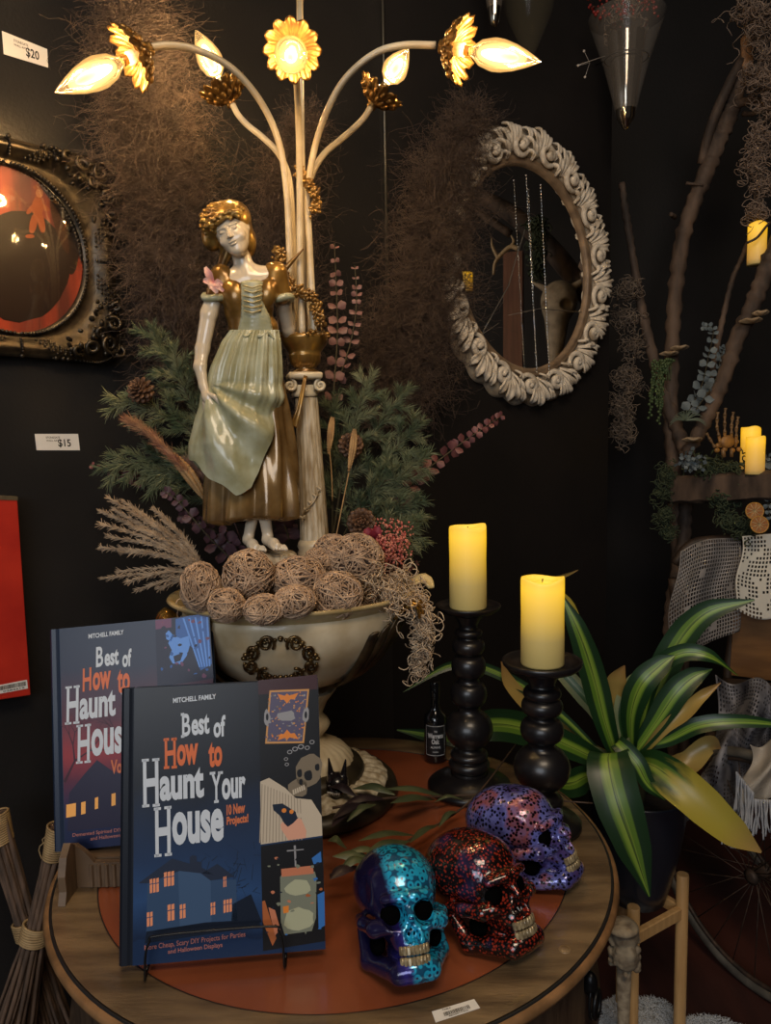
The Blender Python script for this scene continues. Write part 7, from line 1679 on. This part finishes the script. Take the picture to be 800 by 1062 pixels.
# clear outer bell around first
curls('dried_filler', 'wiry dried filler stuffed in the large glass cone', 'dried filler', [(P(648, 22, 2.05), .028), (P(650, 0, 2.05), .035), (P(640, 38, 2.06), .015), (P(658, 30, 2.05), .018)], greymoss, n=200, step=.005, K=18, r=.0011, seed=31)
berry = mat('red_berry', (.20, .015, .012), rough=.35, coat=.3)
for bi_, (bx_, by_) in enumerate(((622, 8), (650, 12), (672, 4))):
    k = MB(); g = random.Random(60+bi_); k.tube(cr([P(648, 30, 2.05), P((648+bx_)/2, 18, 2.03), P(bx_, by_, 2.02)], 5), .0012, n=5, mi=1)
    for j in range(26):
        x, y = bx_+g.gauss(0, 8), by_+g.gauss(0, 6); q = P(x, y, 2.02+g.uniform(-.02, .02)); k.ell(q, .0042*g.uniform(.7, 1.1), n=8, m=6); k.tube([q, P(bx_+(x-bx_)*.4, by_+(y-by_)*.4, 2.03)], .0007, n=4, mi=1)
    tag(k.build('berry_sprig', [berry, twigm]), ('red berry sprig leaning left over the glass cone', 'red berry sprig in the middle of the glass cone', 'red berry sprig leaning right over the glass cone')[bi_], 'berries', 'red berry sprigs in the glass cone')
k = MB(); k.tube([P(628, 58, 2.06), P(598, 68, 2.05)], .0007, n=4)
for (x, y) in ((606, 53), (607, 80), (600, 68)): k.ell(P(x, y, 2.05), .0035, n=8, m=6); k.tube([P(x, y, 2.05), P(612, 65, 2.055)], .0005, n=4)
tag(k.build('bead_twig', mat('clear_bead', (.5, .45, .4), rough=.1, coat=.5)), 'fine wire twig with small clear beads beside the large glass cone', 'bead twig')
# pale hanging glass drop above the mirror
clear = mat('smoky_clear_glass', (.22, .20, .13), rough=.05, trans=.0, alpha=.06, coat=.3)
dp = P(549, 50, 1.85); k = MB(); k.lathe([(.0005, -.045), (.006, -.03), (.02, .0), (.055, .08), (.07, .16), (.05, .22), (.03, .26)], 40, dp); tag(k.build('hanging_glass_bell', clear), 'faint smoky glass bell hanging right of the right-hand bulb', 'glass ornament')

# ------------------------------------------------------------------ things further right that the mirror shows
def RM(px, py, X):
    d = ray(px, py); hit = WB(px, py, .012); r = d-WB_N*(2*d.dot(WB_N)); return hit+r*((X-hit.x)/r.x)
k = MB(); k.tube(cr([RM(470, 200, 2.3), RM(500, 205, 2.28), RM(535, 225, 2.3), RM(575, 262, 2.3), RM(620, 320, 2.3)], 6), [.03, .035, .045, .05, .05], n=12); k.tube(cr([RM(478, 208, 2.1), RM(505, 226, 2.1), RM(530, 243, 2.12)], 5), [.012, .018, .02], n=10)
tag(k.build('driftwood_branch', bark), 'big driftwood branch seen only as a reflection in the mirror', 'driftwood', 'driftwood branches')
k = MB(); a, b = RM(522, 262, 2.5), RM(542, 262, 2.5); k.slab([Vector((a.x, a.y, 0)), Vector((b.x, b.y, 0)), Vector((b.x+.05, b.y, 0)), Vector((a.x+.08, a.y, 0))], (0, 0, a.z)); rp = mat('reflected_brown_post', (.24, .10, .06), (.14, .06, .035), rough=.5, scale=8, stretch=(5, 5, .3))
tag(k.build('wooden_post', rp, smooth=False), 'reddish brown wooden post seen as a reflection in the mirror', 'post')
sk2 = SDF((-.16, -.16, -.28), (.16, .16, .18), .006)
sk2.ell((0, 0, .06), (.09, .09, .10), .03); sk2.cap((0, -.03, 0), (0, -.06, -.24), .065, .03, .03)
for q in (-1, 1): sk2.ell((q*.06, -.07, .03), (.03, .04, .025), .01, 'sub'); sk2.cap((q*.06, .02, .12), (q*.14, .03, .17), .02, .008, .01)
V, F = sk2.mesh(); k = MB(); R = Matrix.Rotation(math.radians(-80), 3, 'Z'); k.add(V @ np.array(R).T+np.array(tuple(RM(580, 325, 2.2))), F); tag(k.build('animal_skull', mat('bleached_bone', (.45, .36, .25), (.24, .19, .13), rough=.7, scale=20)), 'bleached animal skull seen as a reflection in the mirror', 'animal skull')
k = MB(); k.tube(cr([RM(512, 285, 2.2), RM(514, 272, 2.2), RM(522, 262, 2.2), RM(530, 256, 2.2), RM(538, 258, 2.2)], 5), [.006, .010, .012, .012], n=8); k.tube(cr([RM(517, 268, 2.2), RM(511, 256, 2.2), RM(510, 247, 2.2)], 5), [.010, .007, .002], n=8); k.tube(cr([RM(530, 256, 2.2), RM(533, 250, 2.2), RM(529, 242, 2.2)], 5), [.010, .007, .002], n=8)
tag(k.build('antler', mat('antler_bone', (.5, .36, .2), rough=.5)), 'pale antler seen as a reflection in the mirror', 'antler')
curls('greenery_garland', 'green garland seen as a reflection in the mirror', 'garland', [(RM(558, y, 2.15), .03) for y in (235, 250, 265, 280)], dkgreen, n=220, step=.008, K=14, r=.003, seed=51)
tb_ = RM(484, 303, 1.9); candle(tb_, .03, .09, 'flameless candle seen as a reflection at the mirror\'s left edge', None, 1, waxB)
